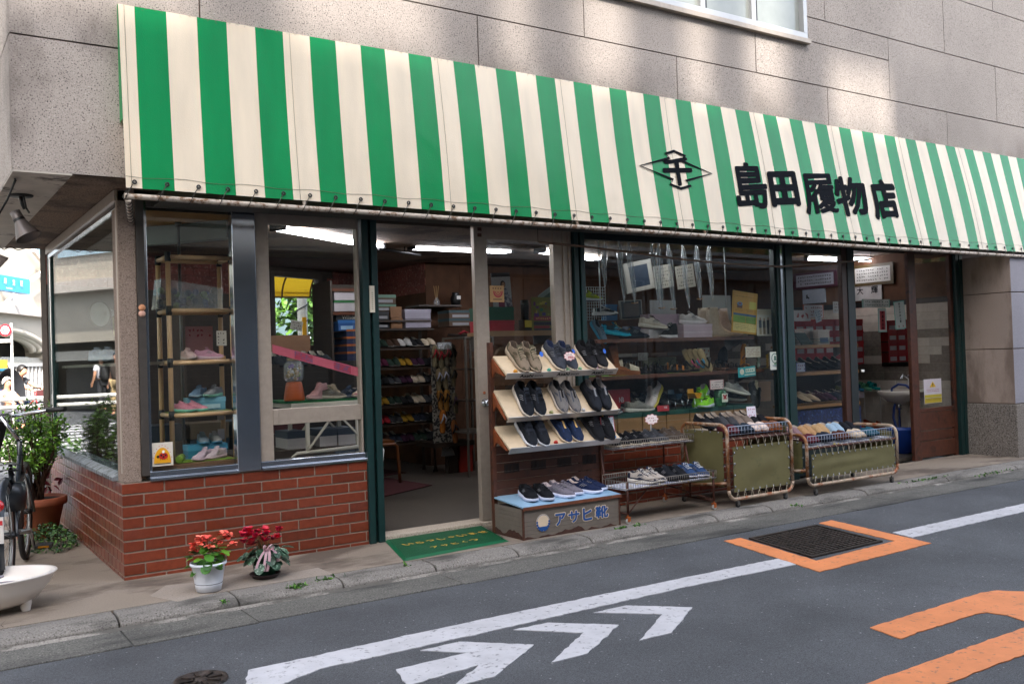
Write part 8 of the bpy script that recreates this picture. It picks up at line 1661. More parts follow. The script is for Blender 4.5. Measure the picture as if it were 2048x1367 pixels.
t, at, rect, xd, ud, w_, h_, n=sheet("warning_notice", "white warning notice with a yellow triangle on the wooden door glass", 1848, 1883, 757, 806, .022, '#b9b2b8', "notice")
m=MB(); m.prism([at(.5, .10, .002), at(.32, .34, .002), at(.68, .34, .002)][::1], n*.0005, 0); m.prism([at(.5, .30, .0026)+xd*w_*.02*math.cos(a)+ud*w_*.02*math.sin(a)for a in[i*.8 for i in range(8)]], n*.0004, 1); m.prism([at(.48, .27, .0026), at(.52, .27, .0026), at(.53, .18, .0026), at(.47, .18, .0026)], n*.0004, 1); m.build("triangle", [mat('#c9a01a', .5), BLACK], t)
scribble(t, at(.5, .47), xd, ud, w_*.72, h_*.14, 2, '#9a2a3a', .0008, 1); rect(.02, .98, .64, .76, '#a89a2a'); rect(.02, .98, .78, .98, '#a8942a'); scribble(t, at(.5, .82), xd, ud, w_*.8, h_*.12, 2, '#4a4420', .0012, 1)
Xs=8.42; c=PX(1797, 782, Xs); t=thing("wash_basin", "white pedestal wash basin inside the right hand doorway", "basin", (c.x, c.y, FZ)); CER=mat('#c9c0b6', .12, var=.03, coat=.6)
zt=c.z; m=MB(); m.lathe([(.05, zt-.14), (.14, zt-.11), (.23, zt-.04), (.255, zt), (.25, zt+.012), (.235, zt+.010), (.19, zt-.04), (.06, zt-.075), (0, zt-.08)], (c.x, c.y, 0), 28, 0, None, True, 1.05, .85); m.box((c.x+.10, c.y-.2, zt-.01), (XR-.01, c.y+.2, zt+.025)); m.build("bowl", CER, t)
m=MB(); m.lathe([(.03, zt-.15), (.035, zt-.20), (.02, zt-.21), (.02, .30), (.03, FZ+.001)], (c.x, c.y, 0), 14); m.build("drain_pipe", CHROME, t)
m=MB(); m.tube([(c.x+.2, c.y, zt+.02), (c.x+.2, c.y, zt+.14), (c.x+.1, c.y, zt+.18), (c.x+.05, c.y, zt+.14)], .014, 8); m.tube([(c.x+.2, c.y-.05, zt+.17), (c.x+.2, c.y+.05, zt+.17)], .010, 6); m.build("tap", CHROME, t)
m=MB(); HP=[PX(x, y, Xs-.05)for x, y in((1840, 800), (1828, 783), (1812, 770), (1797, 768), (1784, 776), (1782, 792), (1792, 800), (1788, 815), (1787, 835), (1795, 862), (1806, 876), (1822, 862), (1838, 845))]; m.tube(HP, .014, 8); obj_tag(m, "blue_hose", mat('#152f6a', .4), "blue hose looped over the wash basin", "hose")
a, b=PX(1820, 850, 8.3), PX(1797, 900, 8.3); t=thing("blue_bucket", "blue bucket on the floor below the wash basin", "bucket", (b.x, b.y, FZ)); m=MB(); m.lathe([(0, FZ+.001), (.13, FZ+.001), (.17, FZ+.26), (.175, FZ+.27), (.165, FZ+.26), (.125, FZ+.02), (0, FZ+.02)], (8.25, PX(1806, 880, 8.25).y, 0), 20); m.build("body", mat('#1a3f8f', .4), t)
p, q_=PX(1763, 690, XR-.02), PX(1832, 690, XR-.02); zb2, zt2=PX(1790, 732, XR-.02).z, PX(1790, 640, XR-.02).z; MIR=bpy.data.materials.new("mirror"); MIR.use_nodes=True; _b=MIR.node_tree.nodes["Principled BSDF"]; _b.inputs['Metallic'].default_value=1; _b.inputs['Roughness'].default_value=.03; _b.inputs['Base Color'].default_value=(.85, .85, .83, 1)
t=thing("wall_mirror", "frameless mirror on the tiled wall above the wash basin", "mirror", (XR, (p.y+q_.y)/2, zb2)); m=MB(); m.box((XR-.028, min(p.y, q_.y), zb2), (XR-.012, max(p.y, q_.y), zt2)); m.build("glass", MIR, t)
YW=PX(1740, 800, 8.5).y; t=thing("wire_shelf", "white wire shelf with rubber slides inside the right hand doorway", "shelf", (fx(1735, YW), YW, FZ)); m=MB(); x0, x1=fx(1700, YW), fx(1757, YW)
zs2=[PY(1735, q_, YW).z for q_ in(779, 859)]
for z in zs2:
 for k in range(8):m.tube([(x0, YW+.22*k/7, z), (x1, YW+.22*k/7, z)], .003, 5)
 m.tube([(x0, YW, z-.02), (x1, YW, z-.02)], .004, 5)
for x in(x0, x1):
 for y in(YW, YW+.22):m.tube([(x, y, FZ), (x, y, zs2[0]+.05)], .006, 6)
for k in range(9):m.tube([(x0+(x1-x0)*k/8, YW+.222, zs2[1]+.01), (x0+(x1-x0)*k/8, YW+.222, zs2[1]+.17)], .0022, 4)
m.build("wire", mat('#b9b5ae', .4), t)
for k, (px, c_, nm)in enumerate(((1699, '#8a8a5a', 'olive'), (1716, '#2f6a8a', 'blue'), (1732, '#5f9a7a', 'pale green'), (1749, '#0f7a78', 'teal'))):sandal("rubber_slide", 'slide', (c_, c_, c_), frame((fx(px, YW), YW+.08, zs2[0]+.006), (.1, -1, -.15), (0, -.15, 1)), "%s rubber slide on the upper wire shelf in the right hand doorway"%nm, "slide", "rubber slides in the doorway", 1.0)
for k, px in enumerate((1716, 1733, 1751)):sandal("slipper", 'wedge', ('#7a3014', '#6d2a14', '#8f3a18'), frame((fx(px, YW), YW+.06, zs2[1]+.006), (.3, -1, -.1), (0, -.1, 1)), "rust orange slipper on the lower wire shelf, %s from the left"%('first', 'second', 'third')[k], "slipper", "orange slippers in the doorway", 1.0)
psheet("red and white price card under the rubber slides", 1712, 1728, 780, 795, YW-.02, 3, '#a02a44', '#b9b0b4', '#7a8ab0', cat="price card")
m=MB(); m.box((fx(1702, .1), -.013, PY(1705, 742, 0).z-.012), (fx(1708, .1), -.0105, PY(1705, 742, 0).z+.012)); obj_tag(m, "lock_plate", WHITE, "tiny white lock plate on the dark post of the right hand doorway", "plate")
# == bicycle at the left edge
bk_=V3((-.60, .16, 0)); bd=V3((.20, .98, 0)).normalized(); bs_=bd.cross(UPZ)
WR=.315; WB=.98
bc=thing("bicycle", "dark bicycle parked on the pavement by the corner, cut by the left edge", "bicycle", bk_)
def B(s, h, o=0.):return bk_+bd*s+UPZ*h+bs_*o
TYRE=mat('#17171a', .8, var=.15); SPK=mat('#9a9a98', .3, .8); BFR=mat('#23282e', .35, .3, var=.1, coat=.4)
def wheel(s0):
 c=B(s0, WR+.001); m=MB(); N_=40
 m.tube([c+bd*WR*.945*math.cos(k*2*math.pi/N_)+UPZ*WR*.945*math.sin(k*2*math.pi/N_)for k in range(N_)], .0185, 9, 0, True); wh=m.build("wheel", TYRE, bc)
 m=MB(); m.tube([c+bd*WR*.87*math.cos(k*2*math.pi/N_)+UPZ*WR*.87*math.sin(k*2*math.pi/N_)for k in range(N_)], .010, 7, 0, True); m.build("rim", SPK, wh)
 m=MB()
 for k in range(28):a=k*2*math.pi/28; o=.028*(1 if k%2 else-1); m.tube([c+bs_*o+bd*.02*math.cos(a+.9)+UPZ*.02*math.sin(a+.9), c+bd*WR*.86*math.cos(a)+UPZ*WR*.86*math.sin(a)], .0013, 4)
 m.build("spokes", SPK, wh); m=MB(); m.tube([c-bs_*.045, c+bs_*.045], .019, 12); m.build("hub", mat('#3a3a3c', .4, .6), wh); return c
r_=wheel(0); f_=wheel(WB)
def fender(c, a0, a1, mt_, w_=.052):
 m=MB(); m.grid([[c+(bd*math.cos(a)+UPZ*math.sin(a))*(WR+.016-.014*(k*2)**2)+bs_*k*w_ for k in(-.5, -.25, 0, .25, .5)]for a in[a0+(a1-a0)*i/20 for i in range(21)]]); return m.build("fender", mt_, bc)
fender(r_, rad(45), rad(205), BFR); fender(f_, rad(15), rad(190), mat('#3a3230', .3, .3, coat=.4))
def ft(name, pts, r, mt_=BFR):m=MB(); m.tube(pts, r, 10); return m.build(name, mt_, bc)
bb=B(.42, .27); hd0, hd1=B(.80, .58), B(.76, .80); st_=B(.28, .66)
ft("down_tube", [hd0, B(.62, .36), bb], .018); ft("top_tube", [hd1-UPZ*.1, B(.55, .50), B(.36, .42)], .016); ft("seat_tube", [bb, st_], .015); ft("head_tube", [hd0, hd1], .018)
for o in(-.055, .055):ft("chain_stay", [bb+bs_*o*.5, r_+bs_*o], .009); ft("seat_stay", [B(.32, .50)+bs_*o*.4, r_+bs_*o], .008); ft("fork_blade", [hd0+bs_*o*.6, B(.86, .42)+bs_*o, f_+bs_*o], .010)
m=MB(); m.box((-.05, -.05, -.05), (.05, .05, .05))if False else m.lathe([(0, -.10), (.10, -.09), (.115, 0), (.10, .07), (0, .075)], B(.22, .52), 14, 0, None, True, .8, .6); m.build("battery_case", BFR, bc)
m=MB(); g=[]
for s, w0 in((-.13, .03), (-.10, .075), (-.04, .085), (.03, .055), (.09, .03), (.14, .018)):g.append([B(.26+s, .70+.012*(abs(k)**2)*-1+(.012 if s<-.08 else 0), k*w0)for k in(-1, -.6, 0, .6, 1)])
m.grid(g); m.grid([[p-UPZ*.035 for p in r]for r in g][::-1]); m.build("saddle", mat('#17181a', .4, coat=.2), bc)
ft("seat_post", [st_, B(.265, .69)], .012, CHROME)
hb=B(.74, .96, -.10); ft("handlebar_stem", [hd1, hb], .014, CHROME); ft("handlebar", [hb+bs_*-.06+bd*.02, hb+bs_*-.2+UPZ*.02, hb+bs_*-.27-bd*.10+UPZ*.03], .011, CHROME); ft("handlebar", [hb+bs_*.06+bd*.02, hb+bs_*.2+UPZ*.02, hb+bs_*.27-bd*.06+UPZ*.03], .011, CHROME)
ft("grip", [hb+bs_*.255-bd*.03+UPZ*.03, hb+bs_*.38-bd*.12+UPZ*.035], .017, BLACK); ft("grip", [hb+bs_*-.255-bd*.07+UPZ*.03, hb+bs_*-.33-bd*.20+UPZ*.03], .017, BLACK)
m=MB(); g=[]
for z, k in((0, .75), (.12, .95), (.22, 1.08)):g.append([B(.88, .70+z, -.26)+bd*math.cos(a)*.13*k+bs_*math.sin(a)*.17*k for a in[2*math.pi*i/20 for i in range(21)]])
m.grid(g); m.grid([[B(.88, .70, -.26)+bd*math.cos(a)*.13*.75*q_+bs_*math.sin(a)*.17*.75*q_ for a in[2*math.pi*i/20 for i in range(21)]]for q_ in(0.02, 1)]); m.tube([p for p in g[-1][:-1]], .012, 6, 0, True); m.build("basket", mat('#1b1c1e', .6), bc)
m=MB(); m.tube([bb-bs_*.07, bb+bs_*.09], .016, 10); m.tube([bb+bs_*.085, B(.49, .16)+bs_*.095], .010, 8); m.build("crank", SPK, bc)
m=MB(); c=B(.49, .16, .15); m.box((-.045, -.05, -.012), (.045, .05, .012), 0, frame(c, bd, UPZ)); m.build("pedal", BLACK, bc, .004); m=MB(); m.box((-.047, -.03, -.006), (-.0455, .03, .006), 0, frame(c, bd, UPZ)); m.build("pedal_reflector", mat('#a06a1a', .2), bc)
ft("kickstand", [B(.02, .28, -.06), B(-.06, .02, -.14)], .008, SPK)
c=B(-.335, .53); m=MB(); m.lathe([(0, -.02), (.030, -.018), (.034, 0), (.030, .012), (0, .016)], c, 16, 0, Matrix.Rotation(rad(90), 4, 'X')); m.build("rear_reflector", mat('#c01a20', .15, coat=.8), bc)
m=MB(); m.box((-.006, -.028, -.07), (.006, .028, .07), 0, frame(B(-.337, .40), bd, UPZ)); m.build("fender_flap", mat('#c9c4bf', .4), bc); m=MB(); m.box((-.008, -.024, -.012), (-.006, .024, .012), 0, frame(B(-.337, .44), bd, UPZ)); m.build("red_sticker", mat('#b5232a', .4), bc)
# == white basin with a tied bag
c=V3((-.775, -.30, .0)); t=thing("plastic_tub", "white oval plastic tub on short feet at the lower left of the pavement", "tub", c); PL=mat('#d8d0c8', .3, var=.05, sc=5, dirt='#8d7f72', dsc=6, dth=.7, coat=.3)
z1=PY(100, 1140, -.30).z
m=MB(); m.lathe([(.0, .035), (.22, .036), (.27, .055), (.33, .12), (.365, z1), (.375, z1+.008), (.372, z1+.014), (.345, z1+.012), (.315, .12), (.25, .062), (.2, .05), (0, .048)], c, 44, 0, None, True, 1, .66); m.build("bowl", PL, t)
for a in(.45, 2.6, -.45, -2.6):m=MB(); m.lathe([(.022, .0), (.030, .04), (.03, .06)], c+V3((.235*math.cos(a), .155*math.sin(a), .0005)), 12); m.build("foot", PL, t)
bag=thing("plastic_bag", "crumpled translucent bag with teal print lying in the white tub", "bag", c+V3((.08, 0, .05))); m=MB(); g=[]; bc2=c+V3((.045, -.02, .050))
for i in range(15):
 r_i=[]
 for j in range(25):
  a=2*math.pi*j/24; q_=i/14; r=.17*math.sin(math.pi*min(q_*.94+.06, 1))**.6; z=.10*q_**.8
  w2=mnoise.noise(V3((math.cos(a)*2, math.sin(a)*2, q_*3)))*.22+.08*math.sin(9*a)*q_
  r_i.append(bc2+V3((r*(1+w2)*math.cos(a), r*.72*(1+w2)*math.sin(a), z*(1+w2*.5))))
 g.append(r_i)
m.grid(g); m.tube([bc2+V3((0, 0, .09)), bc2+V3((.03, .02, .13)), bc2+V3((.07, -.01, .135))], [.012, .018, .006], 7); m.tube([bc2+V3((0, 0, .09)), bc2+V3((-.04, .0, .12))], [.012, .004], 7); m.build("film", mat('#8f8a92', .25, var=.25, sc=20, dirt='#3f8a94', dsc=14, dth=.60, coat=.5), bag)
# == potted shrub, ground cover
c=PZ(66, 990, 0.); c=V3((-.24, 1.95, 0)); t=thing("potted_shrub", "leafy green shrub in a wide terracotta pot against the side window", "potted plant", c); TER=mat('#8a4a30', .7, var=.15, sc=10)
m=MB(); m.lathe([(0, .0), (.13, 0), (.135, .01), (.185, .24), (.205, .245), (.21, .26), (.21, .30), (.195, .305), (.185, .28), (0, .27)], c, 30); m.build("pot", TER, t)
m=MB(); m.lathe([(0, .285), (.184, .282)], c, 24); m.build("soil", mat('#2a2018', .95, var=.3, sc=50), t)
SHL=[mat(q_, .4, var=.25, sc=40, island=.35)for q_ in('#56801f', '#6f9a2c', '#41661e')]
m=MB(); lv=MB(); rnd=random.Random(12)
tips=[PY(px, py, 1.95+rnd.uniform(-.30, .22))for px, py in((40, 810), (62, 803), (85, 812), (105, 822), (118, 835), (30, 845), (55, 835), (78, 840), (98, 850), (112, 858), (40, 875), (68, 868), (90, 880), (30, 905), (55, 905), (80, 915), (48, 930), (100, 895), (20, 830), (10, 860), (15, 890), (122, 848), (70, 815))]
for p in tips:
 a=c+V3((rnd.uniform(-.05, .05), rnd.uniform(-.05, .05), .28)); mid=(a+p)/2+V3((rnd.uniform(-.06, .06), rnd.uniform(-.06, .06), .02)); m.tube([a, mid, p], [.011, .008, .003], 6)
 for _ in range(120):
  s=rnd.random()**.6; q_=(mid.lerp(p, s))+V3((rnd.gauss(0, .035), rnd.gauss(0, .035), rnd.gauss(0, .028))); leaf(lv, q_, rnd.uniform(.022, .045), .5, rnd.randrange(3))
m.build("branches", mat('#4a3426', .8, var=.2), t); lv.build("foliage", SHL, t)
gc=[mat(q_, .5, var=.25, sc=50, island=.4)for q_ in('#3a5a2a', '#4f7434', '#2c4a30')]
m=MB()
for _ in range(900):
 a=random.random()**.5*.30; th=random.uniform(0, 6.28); p=V3((-.20+a*.62*math.cos(th), 1.62+a*1.5*math.sin(th), .012+.13*(1-(a/.30)**2)*random.uniform(.35, 1)))
 p.x=min(p.x, -.02); leaf(m, p, random.uniform(.018, .034), .75, random.randrange(3))
tag(m.build("ground_cover_plant", gc), "low clump of small leaved ground cover at the foot of the side wall", "plant")
m=MB(); rl=MB(); c=V3((-.10, 2.3, .3))
for _ in range(26):leaf(rl, PY(84, 965, 2.2)+V3((random.gauss(0, .06), random.gauss(0, .06), random.gauss(0, .07))), .075, .45, 0)
tag(rl.build("red_leaf_plant", mat('#6d1a2a', .5, var=.2, island=.3)), "small plant with dark red leaves behind the terracotta pot", "plant")
# == spotlight under the overhang
mz=PZ(42, 390, ZS-.004); t=thing("spotlight", "grey flared spotlight hanging from the overhang at the upper left", "spotlight", mz); GRY=mat('#6d6460', .4, .4, var=.1)
m=MB(); m.lathe([(0, -.012), (.062, -.012), (.068, -.006), (.068, .0)], mz, 24); m.build("mount", BLACK, t)
yy=mz.y; j1=PY(50, 418, yy); h0, h1, h2=PY(30, 424, yy), PY(36, 438, yy), PY(54, 468, yy-.04); ax=(h2-h0).normalized()
m=MB(); m.tube([mz-UPZ*.01, PY(45, 408, yy), j1], .012, 8); m.build("swivel_arm", BLACK, t)
def along(prof, mt_, nm):
 m=MB(); u=ax.orthogonal().normalized(); v=ax.cross(u); m.grid([[h0+ax*d_+(u*math.cos(a)+v*math.sin(a))*r for a in[2*math.pi*i/24 for i in range(25)]]for r, d_ in prof]); return m.build(nm, mt_, t)
L_=(h2-h0).length; k_=L_/.21*1.15
along([(.001, 0), (.036*k_, 0), (.038*k_, .06*k_), (.034*k_, .068*k_)], GRY, "rear_housing"); along([(.040*k_, .058*k_), (.041*k_, .078*k_)], BLACK, "clamp_ring"); along([(.038*k_, .075*k_), (.088*k_, .205*k_), (.090*k_, .212*k_), (.084*k_, .206*k_), (.03*k_, .09*k_), (.001, .09*k_)], GRY, "shade")
m=MB(); m.tube([PY(30, 358, YO+.15), PY(35, 370, mz.y), PY(47, 392, mz.y-.05), PY(52, 415, yy-.05), PY(58, 425, yy)], .006, 6); m.tube([PY(30, 362, YO+.15), PY(14, 400, yy), PY(-4, 432, yy)], .006, 6); m.build("cable", BLACK, t)
m=MB(); pts=[PX(px, py, 0.1)for px, py in((0, 494), (8, 499), (14, 496), (22, 494), (36, 500), (50, 496))]; pts=[PY(px, py, 3.0)for px, py in((-10, 492), (2, 495), (8, 499), (14, 496), (22, 494), (36, 500), (52, 496))]; m.tube(pts, .004, 5); tag(m.build("loose_cable", BLACK), "thin loose cable sagging under the far edge of the overhang", "cable")
t=thing("spotlight", "second spotlight just peeping in at the far left edge", "spotlight", PY(-10, 526, 1.2)); m=MB(); c=PY(-7, 526, 1.2); m.lathe([(.02, .10), (.05, .05), (.075, -.03), (.07, -.035), (.02, .0)], c, 18, 0, Matrix.Rotation(rad(-50), 4, 'Y')); m.build("shade", GRY, t); m=MB(); m.tube([c+UPZ*.05, V3((c.x, c.y, ZS-.004))], .01, 6); m.build("arm", BLACK, t)
# == lamps and bits on the ledge of the side window
for k, (px, py, r)in enumerate(((152, 651, .10), (200, 628, .115))):
 c=PX(px, py, .42); t=thing("clamp_lamp", "white enamel lamp shade on the ledge inside the side window, %s of two"%('smaller', 'larger')[k], "lamp", c); ax=V3((-.75, -.6, -.1)).normalized(); u=ax.orthogonal().normalized(); v=ax.cross(u)
 m=MB(); m.grid([[c+ax*d_+(u*math.cos(a)+v*math.sin(a))*rr for a in[2*math.pi*i/24 for i in range(25)]]for rr, d_ in((.001, -.16), (.03, -.16), (.034, -.11), (r*.8, -.04), (r, .0), (r*.94, .0), (r*.6, -.03), (.02, -.06))]); m.build("shade", mat('#a9aca8', .35, var=.1), t)
 m=MB(); m.tube([c+(u*math.cos(a)+v*math.sin(a))*r for a in[2*math.pi*i/24 for i in range(24)]], .008, 6, 0, True); m.build("rim", mat('#4a4440', .4), t)
 m=MB(); m.tube([c-ax*.16, c-ax*.18-UPZ*.2], .012, 8); m.build("stem", mat('#8f8a30' if k else '#7d4a44', .4), t)
p=PX(210, 715, .25); m=MB(); m.box((.06, .3, p.z-.07), (.34, 2.7, p.z-.05)); m.build("ledge", mat('#8d8276', .6), bld)
for k in range(2):shoe("child_shoe", 'run', dict(main='#8d94a8', over='#a9aebc', sole='#a3a8b4', line='#6a6f7a', out='#8d94a8', lace='#c9c9d0'), frame(PX(196+22*k, 722, .20)*1.0, (.2, -1, 0), UPZ), "pale blue shoe on the ledge inside the side window, %s one"%('far', 'near')[k], "shoe", None, True, .9)
# == people
def skin_mesh(name, vs, es, mt_, parent, sub=2):
 me=bpy.data.meshes.new(name); me.from_pydata([tuple(v[:3])for v in vs], es, []); o=bpy.data.objects.new(name, me); COL.objects.link(o)
 sk=o.modifiers.new("skin", 'SKIN'); ss=o.modifiers.new("sub", 'SUBSURF'); ss.levels=sub; ss.render_levels=sub
 for i, v in enumerate(vs):d=me.skin_vertices[0].data[i]; d.radius=v[3]if isinstance(v[3], tuple)else(v[3], v[3]); d.use_root=(i==0)
 dg=bpy.context.evaluated_depsgraph_get(); dg.update(); m2=bpy.data.meshes.new_from_object(o.evaluated_get(dg)); bpy.data.objects.remove(o)
 m2.materials.clear(); m2.materials.append(mt_)
 for p in m2.polygons:p.use_smooth=True; p.material_index=0
 return link(name, m2, parent)
SKIN=mat('#b5866a', .55, var=.06); HAIR=mat('#15110f', .5, var=.2, sc=60)
def person(label, base, face, pose, top, legs, hair='short', sleeve=.55, name="person"):
 """pose: dict of joints in a body frame (x right, y forward, z up), metres"""
 base=V3(base); f=V3(face).normalized(); r=f.cross(UPZ).normalized(); t=thing(name, label, "person", base)
 W_=lambda p, rad_:(*(base+r*p[0]+f*p[1]+UPZ*p[2]), rad_)
 P=pose; pel, ch, nk, hd=P['pelvis'], P['chest'], P['neck'], P['head']
 vs=[W_(pel, (.125, .10)), W_(ch, (.145, .11)), W_(nk, .055)]; es=[(0, 1), (1, 2)]
 vs+=[W_((hd[0], hd[1], hd[2]-.07), .062), W_(hd, (.078, .088)), W_((hd[0], hd[1]-.005, hd[2]+.07), .066)]; es+=[(2, 3), (3, 4), (4, 5)]
 vs+=[W_((hd[0], hd[1]+.092, hd[2]-.015), .016)]; es+=[(4, 6)]
 for s in('l', 'r'):
  b=len(vs); S_=P['sh_'+s]; E_=P['el_'+s]; H_=P['ha_'+s]
  vs+=[W_(S_, .058), W_(E_, .043), W_(H_, .033)]; es+=[(1, b), (b, b+1), (b+1, b+2)]
  d=(V3(H_)-V3(E_)).normalized(); sd=d.cross(V3((0, 0, 1))); sd=sd.normalized()if sd.length>.1 else V3((1, 0, 0)); palm=V3(H_)+d*.07
  vs+=[W_(palm, (.036, .018))]; es+=[(b+2, b+3)]
  for q_ in range(4):a=palm+d*(.045+.012*(1-abs(q_-1.5)))+sd*(q_-1.5)*.017-V3((0, 0, .012)); vs+=[W_(a, .008)]; es+=[(b+3, len(vs)-1)]
  vs+=[W_(V3(H_)+d*.05+sd*.045, .009)]; es+=[(b+2, len(vs)-1)]
  b=len(vs); vs+=[W_(P['hip_'+s], .085), W_(P['kn_'+s], .058), W_(P['an_'+s], .040), W_((P['an_'+s][0], P['an_'+s][1]+.12, max(P['an_'+s][2]-.05, .03)), .032)]; es+=[(0, b), (b, b+1), (b+1, b+2), (b+2, b+3)]
 skin_mesh("body", vs, es, SKIN, t)
 vs=[W_((pel[0], pel[1], pel[2]+.02), (.155, .125)), W_(ch, (.172, .135)), W_((nk[0], nk[1], nk[2]-.05), .075)]; es=[(0, 1), (1, 2)]
 for s in('l', 'r'):b=len(vs); S_=V3(P['sh_'+s]); E_=V3(P['el_'+s]); vs+=[W_(S_, .078), W_(S_.lerp(E_, sleeve), .070)]; es+=[(1, b), (b, b+1)]
 skin_mesh("shirt", vs, es, mat(top, .8, var=.12, sc=12), t)
 vs=[W_((pel[0], pel[1], pel[2]+.0), (.150, .122))]; es=[]
 for s in('l', 'r'):b=len(vs); vs+=[W_(P['hip_'+s], .105), W_(P['kn_'+s], .078), W_(V3(P['kn_'+s]).lerp(V3(P['an_'+s]), .85), .062)]; es+=[(0, b), (b, b+1), (b+1, b+2)]
 skin_mesh("trousers", vs, es, mat(legs, .8, var=.12, sc=12), t)
 for s in('l', 'r'):a=P['an_'+s]; skin_mesh("shoe", [W_((a[0], a[1]-.04, max(a[2]-.045, .045)), .044), W_((a[0], a[1]+.08, max(a[2]-.05, .04)), .042), W_((a[0], a[1]+.16, max(a[2]-.055, .034)), .034)], [(0, 1), (1, 2)], mat('#2a2a2c', .6), t)
 m=MB(); c=base+r*hd[0]+f*(hd[1]-.018)+UPZ*(hd[2]+.025); g=[]
 for i in range(9):
  v=i/8*1.9; row=[]
  for j in range(21):
   a=2*math.pi*j/20; fr_=math.cos(a); lim=1.9-.95*max(0, fr_)**1.2; vv=v*lim/1.9
   row.append(c+(f*math.cos(a)*.112+r*math.sin(a)*.102)*math.sin(vv)+UPZ*.118*math.cos(vv)+V3((mnoise.noise(V3((i, j, 3.)))*.008, )*3))
  g.append(row)
 m.grid(g); m.build("hair", HAIR if hair!='cap' else mat('#c9c4bd', .7), t)
 for q_ in(-.033, .033):
  m=MB(); m.ball(base+r*(hd[0]+q_)+f*(hd[1]+.082)+UPZ*(hd[2]+.012), .010, 8); m.build("eye", BLACK, t)
 m=MB(); cc=base+r*hd[0]+f*(hd[1]+.078)+UPZ*(hd[2]-.055); m.prism([cc+r*.022*math.cos(a)+UPZ*.006*math.sin(a)for a in[i*.7 for i in range(9)]], f*.012); m.build("mouth", mat('#8a4a44', .5), t)
 return t
Y=17.5; hp=PY(46, 741, Y); dn_=V3((.75, -.66, 0)).normalized()
bx_=V3((hp.x-.1, Y, RZ)); ks=hp.z-RZ; ky=ks/1.40
POSE=dict(pelvis=(0, -.30, .90*ky), chest=(0, -.05, 1.14*ky), neck=(0, .06, 1.27*ky), head=(.02, .13, 1.40*ky), sh_l=(-.17, .0, 1.20*ky), el_l=(-.22, .24, 1.03*ky), ha_l=(-.20, .44, .96*ky), sh_r=(.17, .0, 1.20*ky), el_r=(.22, .24, 1.03*ky), ha_r=(.20, .44, .96*ky), hip_l=(-.09, -.26, .87*ky), kn_l=(-.10, .16, .66), an_l=(-.10, .02, .30), hip_r=(.09, -.26, .87*ky), kn_r=(.10, .10, .50), an_r=(.10, .0, .12))
person("cyclist in a dark printed T-shirt and blue trousers riding towards the crossing", bx_, dn_, POSE, '#33353a', '#28355a')
t=thing("bicycle", "red bicycle ridden by the cyclist in the dark T-shirt", "bicycle", bx_); rr_=dn_.cross(UPZ)
def B2(s, h, o=0):return bx_+dn_*s+UPZ*h+rr_*o
RED=mat('#b0242a', .4, coat=.3)
for s in(-.45, .55):m=MB(); c=B2(s, .32); m.tube([c+dn_*.30*math.cos(a)+UPZ*.30*math.sin(a)for a in[i*math.pi/14 for i in range(28)]], .02, 7, 0, True); wh=m.build("wheel", TYRE, t); m=MB(); [m.tube([c, c+dn_*.29*math.cos(a)+UPZ*.29*math.sin(a)], .003, 4)for a in[i*math.pi/8 for i in range(16)]]; m.build("spokes", SPK, wh)
m=MB(); m.tube([B2(-.45, .32), B2(-.02, .28), B2(.42, .72), B2(.40, .86)], .018, 8); m.tube([B2(-.02, .28), B2(-.18, .74)], .016, 8); m.tube([B2(.42, .66), B2(.55, .32)], .016, 8); m.build("frame", RED, t)
m=MB(); m.tube([B2(.44, .92, -.24), B2(.40, .93, 0), B2(.44, .92, .24)], .014, 7); m.build("handlebar", BLACK, t); m=MB(); m.lathe([(0, -.03), (.09, -.02), (.08, .03), (0, .03)], B2(-.22, .78*ky), 12); m.build("saddle", BLACK, t); m=MB(); m.box((-.12, -.16, 0), (.12, .16, .2), 0, frame(B2(.66, .68), dn_, UPZ)); m.build("basket", mat('#4a2022', .6), t)
Y=16.8; hp=PY(12, 766, Y); b2=V3((hp.x, Y, RZ)); ks=(hp.z-RZ)/1.12
POSE=dict(pelvis=(0, -.05, .52*ks), chest=(0, .0, .80*ks), neck=(0, .02, .98*ks), head=(0, .05, 1.12*ks), sh_l=(-.15, 0, .90*ks), el_l=(-.2, .16, .74*ks), ha_l=(-.12, .30, .70*ks), sh_r=(.15, 0, .90*ks), el_r=(.2, .16, .74*ks), ha_r=(.12, .30, .70*ks), hip_l=(-.09, 0, .50*ks), kn_l=(-.10, .35, .48*ks), an_l=(-.10, .38, .12), hip_r=(.09, 0, .50*ks), kn_r=(.10, .35, .48*ks), an_r=(.10, .38, .12))
person("person in a pale cap seated under the dark hood at the left edge", b2, (.5, -.85, 0), POSE, '#8d8a90', '#4a4a52', 'cap')
t=thing("hooded_stroller", "dark hooded stroller holding the person in the pale cap", "stroller", b2); fs_=V3((.5, -.85, 0)).normalized(); rs_=fs_.cross(UPZ); DKF=mat('#26282d', .7, var=.15)
m=MB(); m.grid([[b2+rs_*.36*math.sin(a)*1.0+UPZ*(.86*ks+.48*math.cos(a))-fs_*(.05+.30*q_)*1.0-UPZ*.15*q_*max(0, math.cos(a))for a in[math.pi*(i/14-.5)*1.25 for i in range(15)]]for q_ in(-.6, 0, .5, 1)]); m.build("hood", DKF, t)
m=MB(); m.box((-.3, -.3, .36*ks), (.3, .3, .40*ks), 0, frame(b2, fs_, UPZ)); m.build("seat", DKF, t)
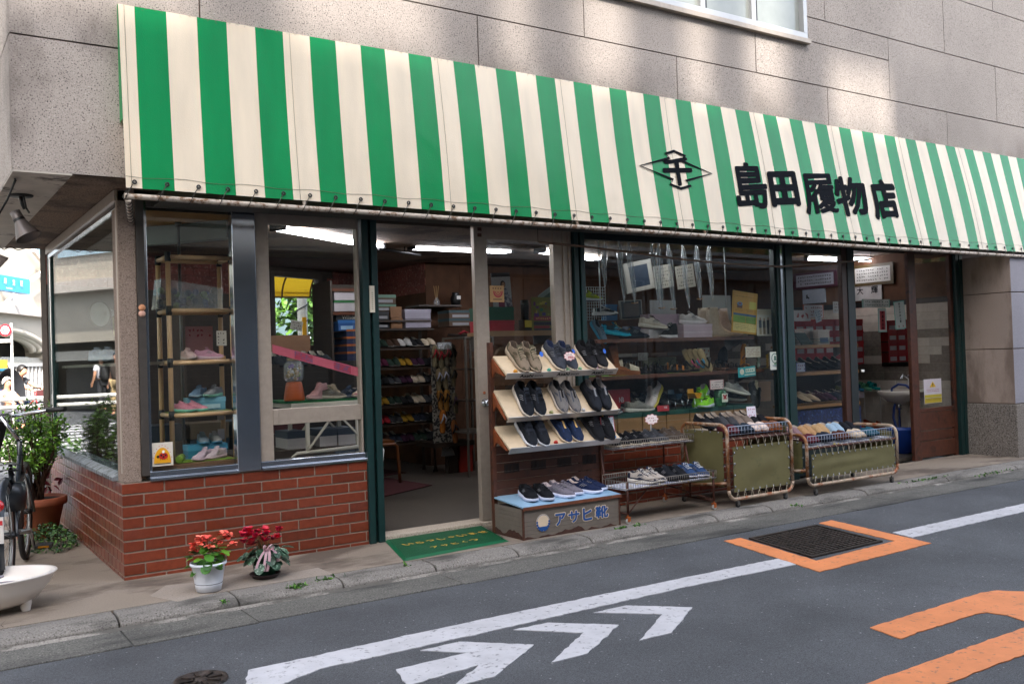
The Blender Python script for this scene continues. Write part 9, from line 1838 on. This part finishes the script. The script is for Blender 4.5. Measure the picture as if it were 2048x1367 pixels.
for a, b in((.3, .26), (.3, -.26), (-.3, .26), (-.3, -.26)):m=MB(); c=b2+fs_*a+rs_*b+UPZ*.13; m.tube([c-rs_*.015, c+rs_*.015], .12, 16); m.build("wheel", TYRE, t); m=MB(); m.tube([c, b2+fs_*a*.8+rs_*b*.9+UPZ*.40*ks], .014, 6); m.build("strut", SPK, t)
def refl(px, py, s):
 d=ray(px, py).normalized(); p=CP+d*s; return V3((-p.x, p.y, p.z))
STAND=lambda k:dict(pelvis=(0, 0, .93*k), chest=(0, .02, 1.26*k), neck=(0, .01, 1.45*k), head=(0, .03, 1.60*k), sh_l=(-.19, 0, 1.38*k), el_l=(-.25, -.02, 1.10*k), ha_l=(-.25, .08, .86*k), sh_r=(.19, 0, 1.38*k), el_r=(.25, -.02, 1.10*k), ha_r=(.25, .10, .88*k), hip_l=(-.10, 0, .90*k), kn_l=(-.11, .08, .50*k), an_l=(-.11, .05, .09), hip_r=(.10, 0, .90*k), kn_r=(.11, -.02, .50*k), an_r=(.11, -.16, .12))
p=refl(201, 745, 31.); bpz=V3((p.x, p.y, RZ)); person("walker in a white T-shirt wearing a black backpack, reflected in the side window", bpz, (.35, 1, 0), STAND(1.0), '#c9c9d0', '#23252b')
t=thing("backpack", "black backpack on the walker in the white T-shirt", "backpack", bpz+UPZ*1.1); ff=V3((.35, 1, 0)).normalized(); m=MB(); c=bpz-ff*.20+UPZ*1.20; m.lathe([(.001, -.24), (.12, -.22), (.15, -.1), (.15, .1), (.11, .2), (.001, .23)], c, 14, 0, None, True, 1, .75); m.build("bag", mat('#1a1b1e', .7), t)
for s in(-.1, .1):m=MB(); q_=ff.cross(UPZ); m.tube([c+q_*s+UPZ*.2, c+q_*s*1.4+ff*.17+UPZ*.24, c+q_*s*1.6+ff*.28+UPZ*.05, c+q_*s+ff*.1-UPZ*.15], .02, 6); m.build("strap", BLACK, t)
p=refl(232, 742, 28.); person("walker in a dark top and beige trousers, reflected in the side window", V3((p.x, p.y, RZ)), (.8, -.5, 0), STAND(1.02), '#4a3f38', '#a8916a')
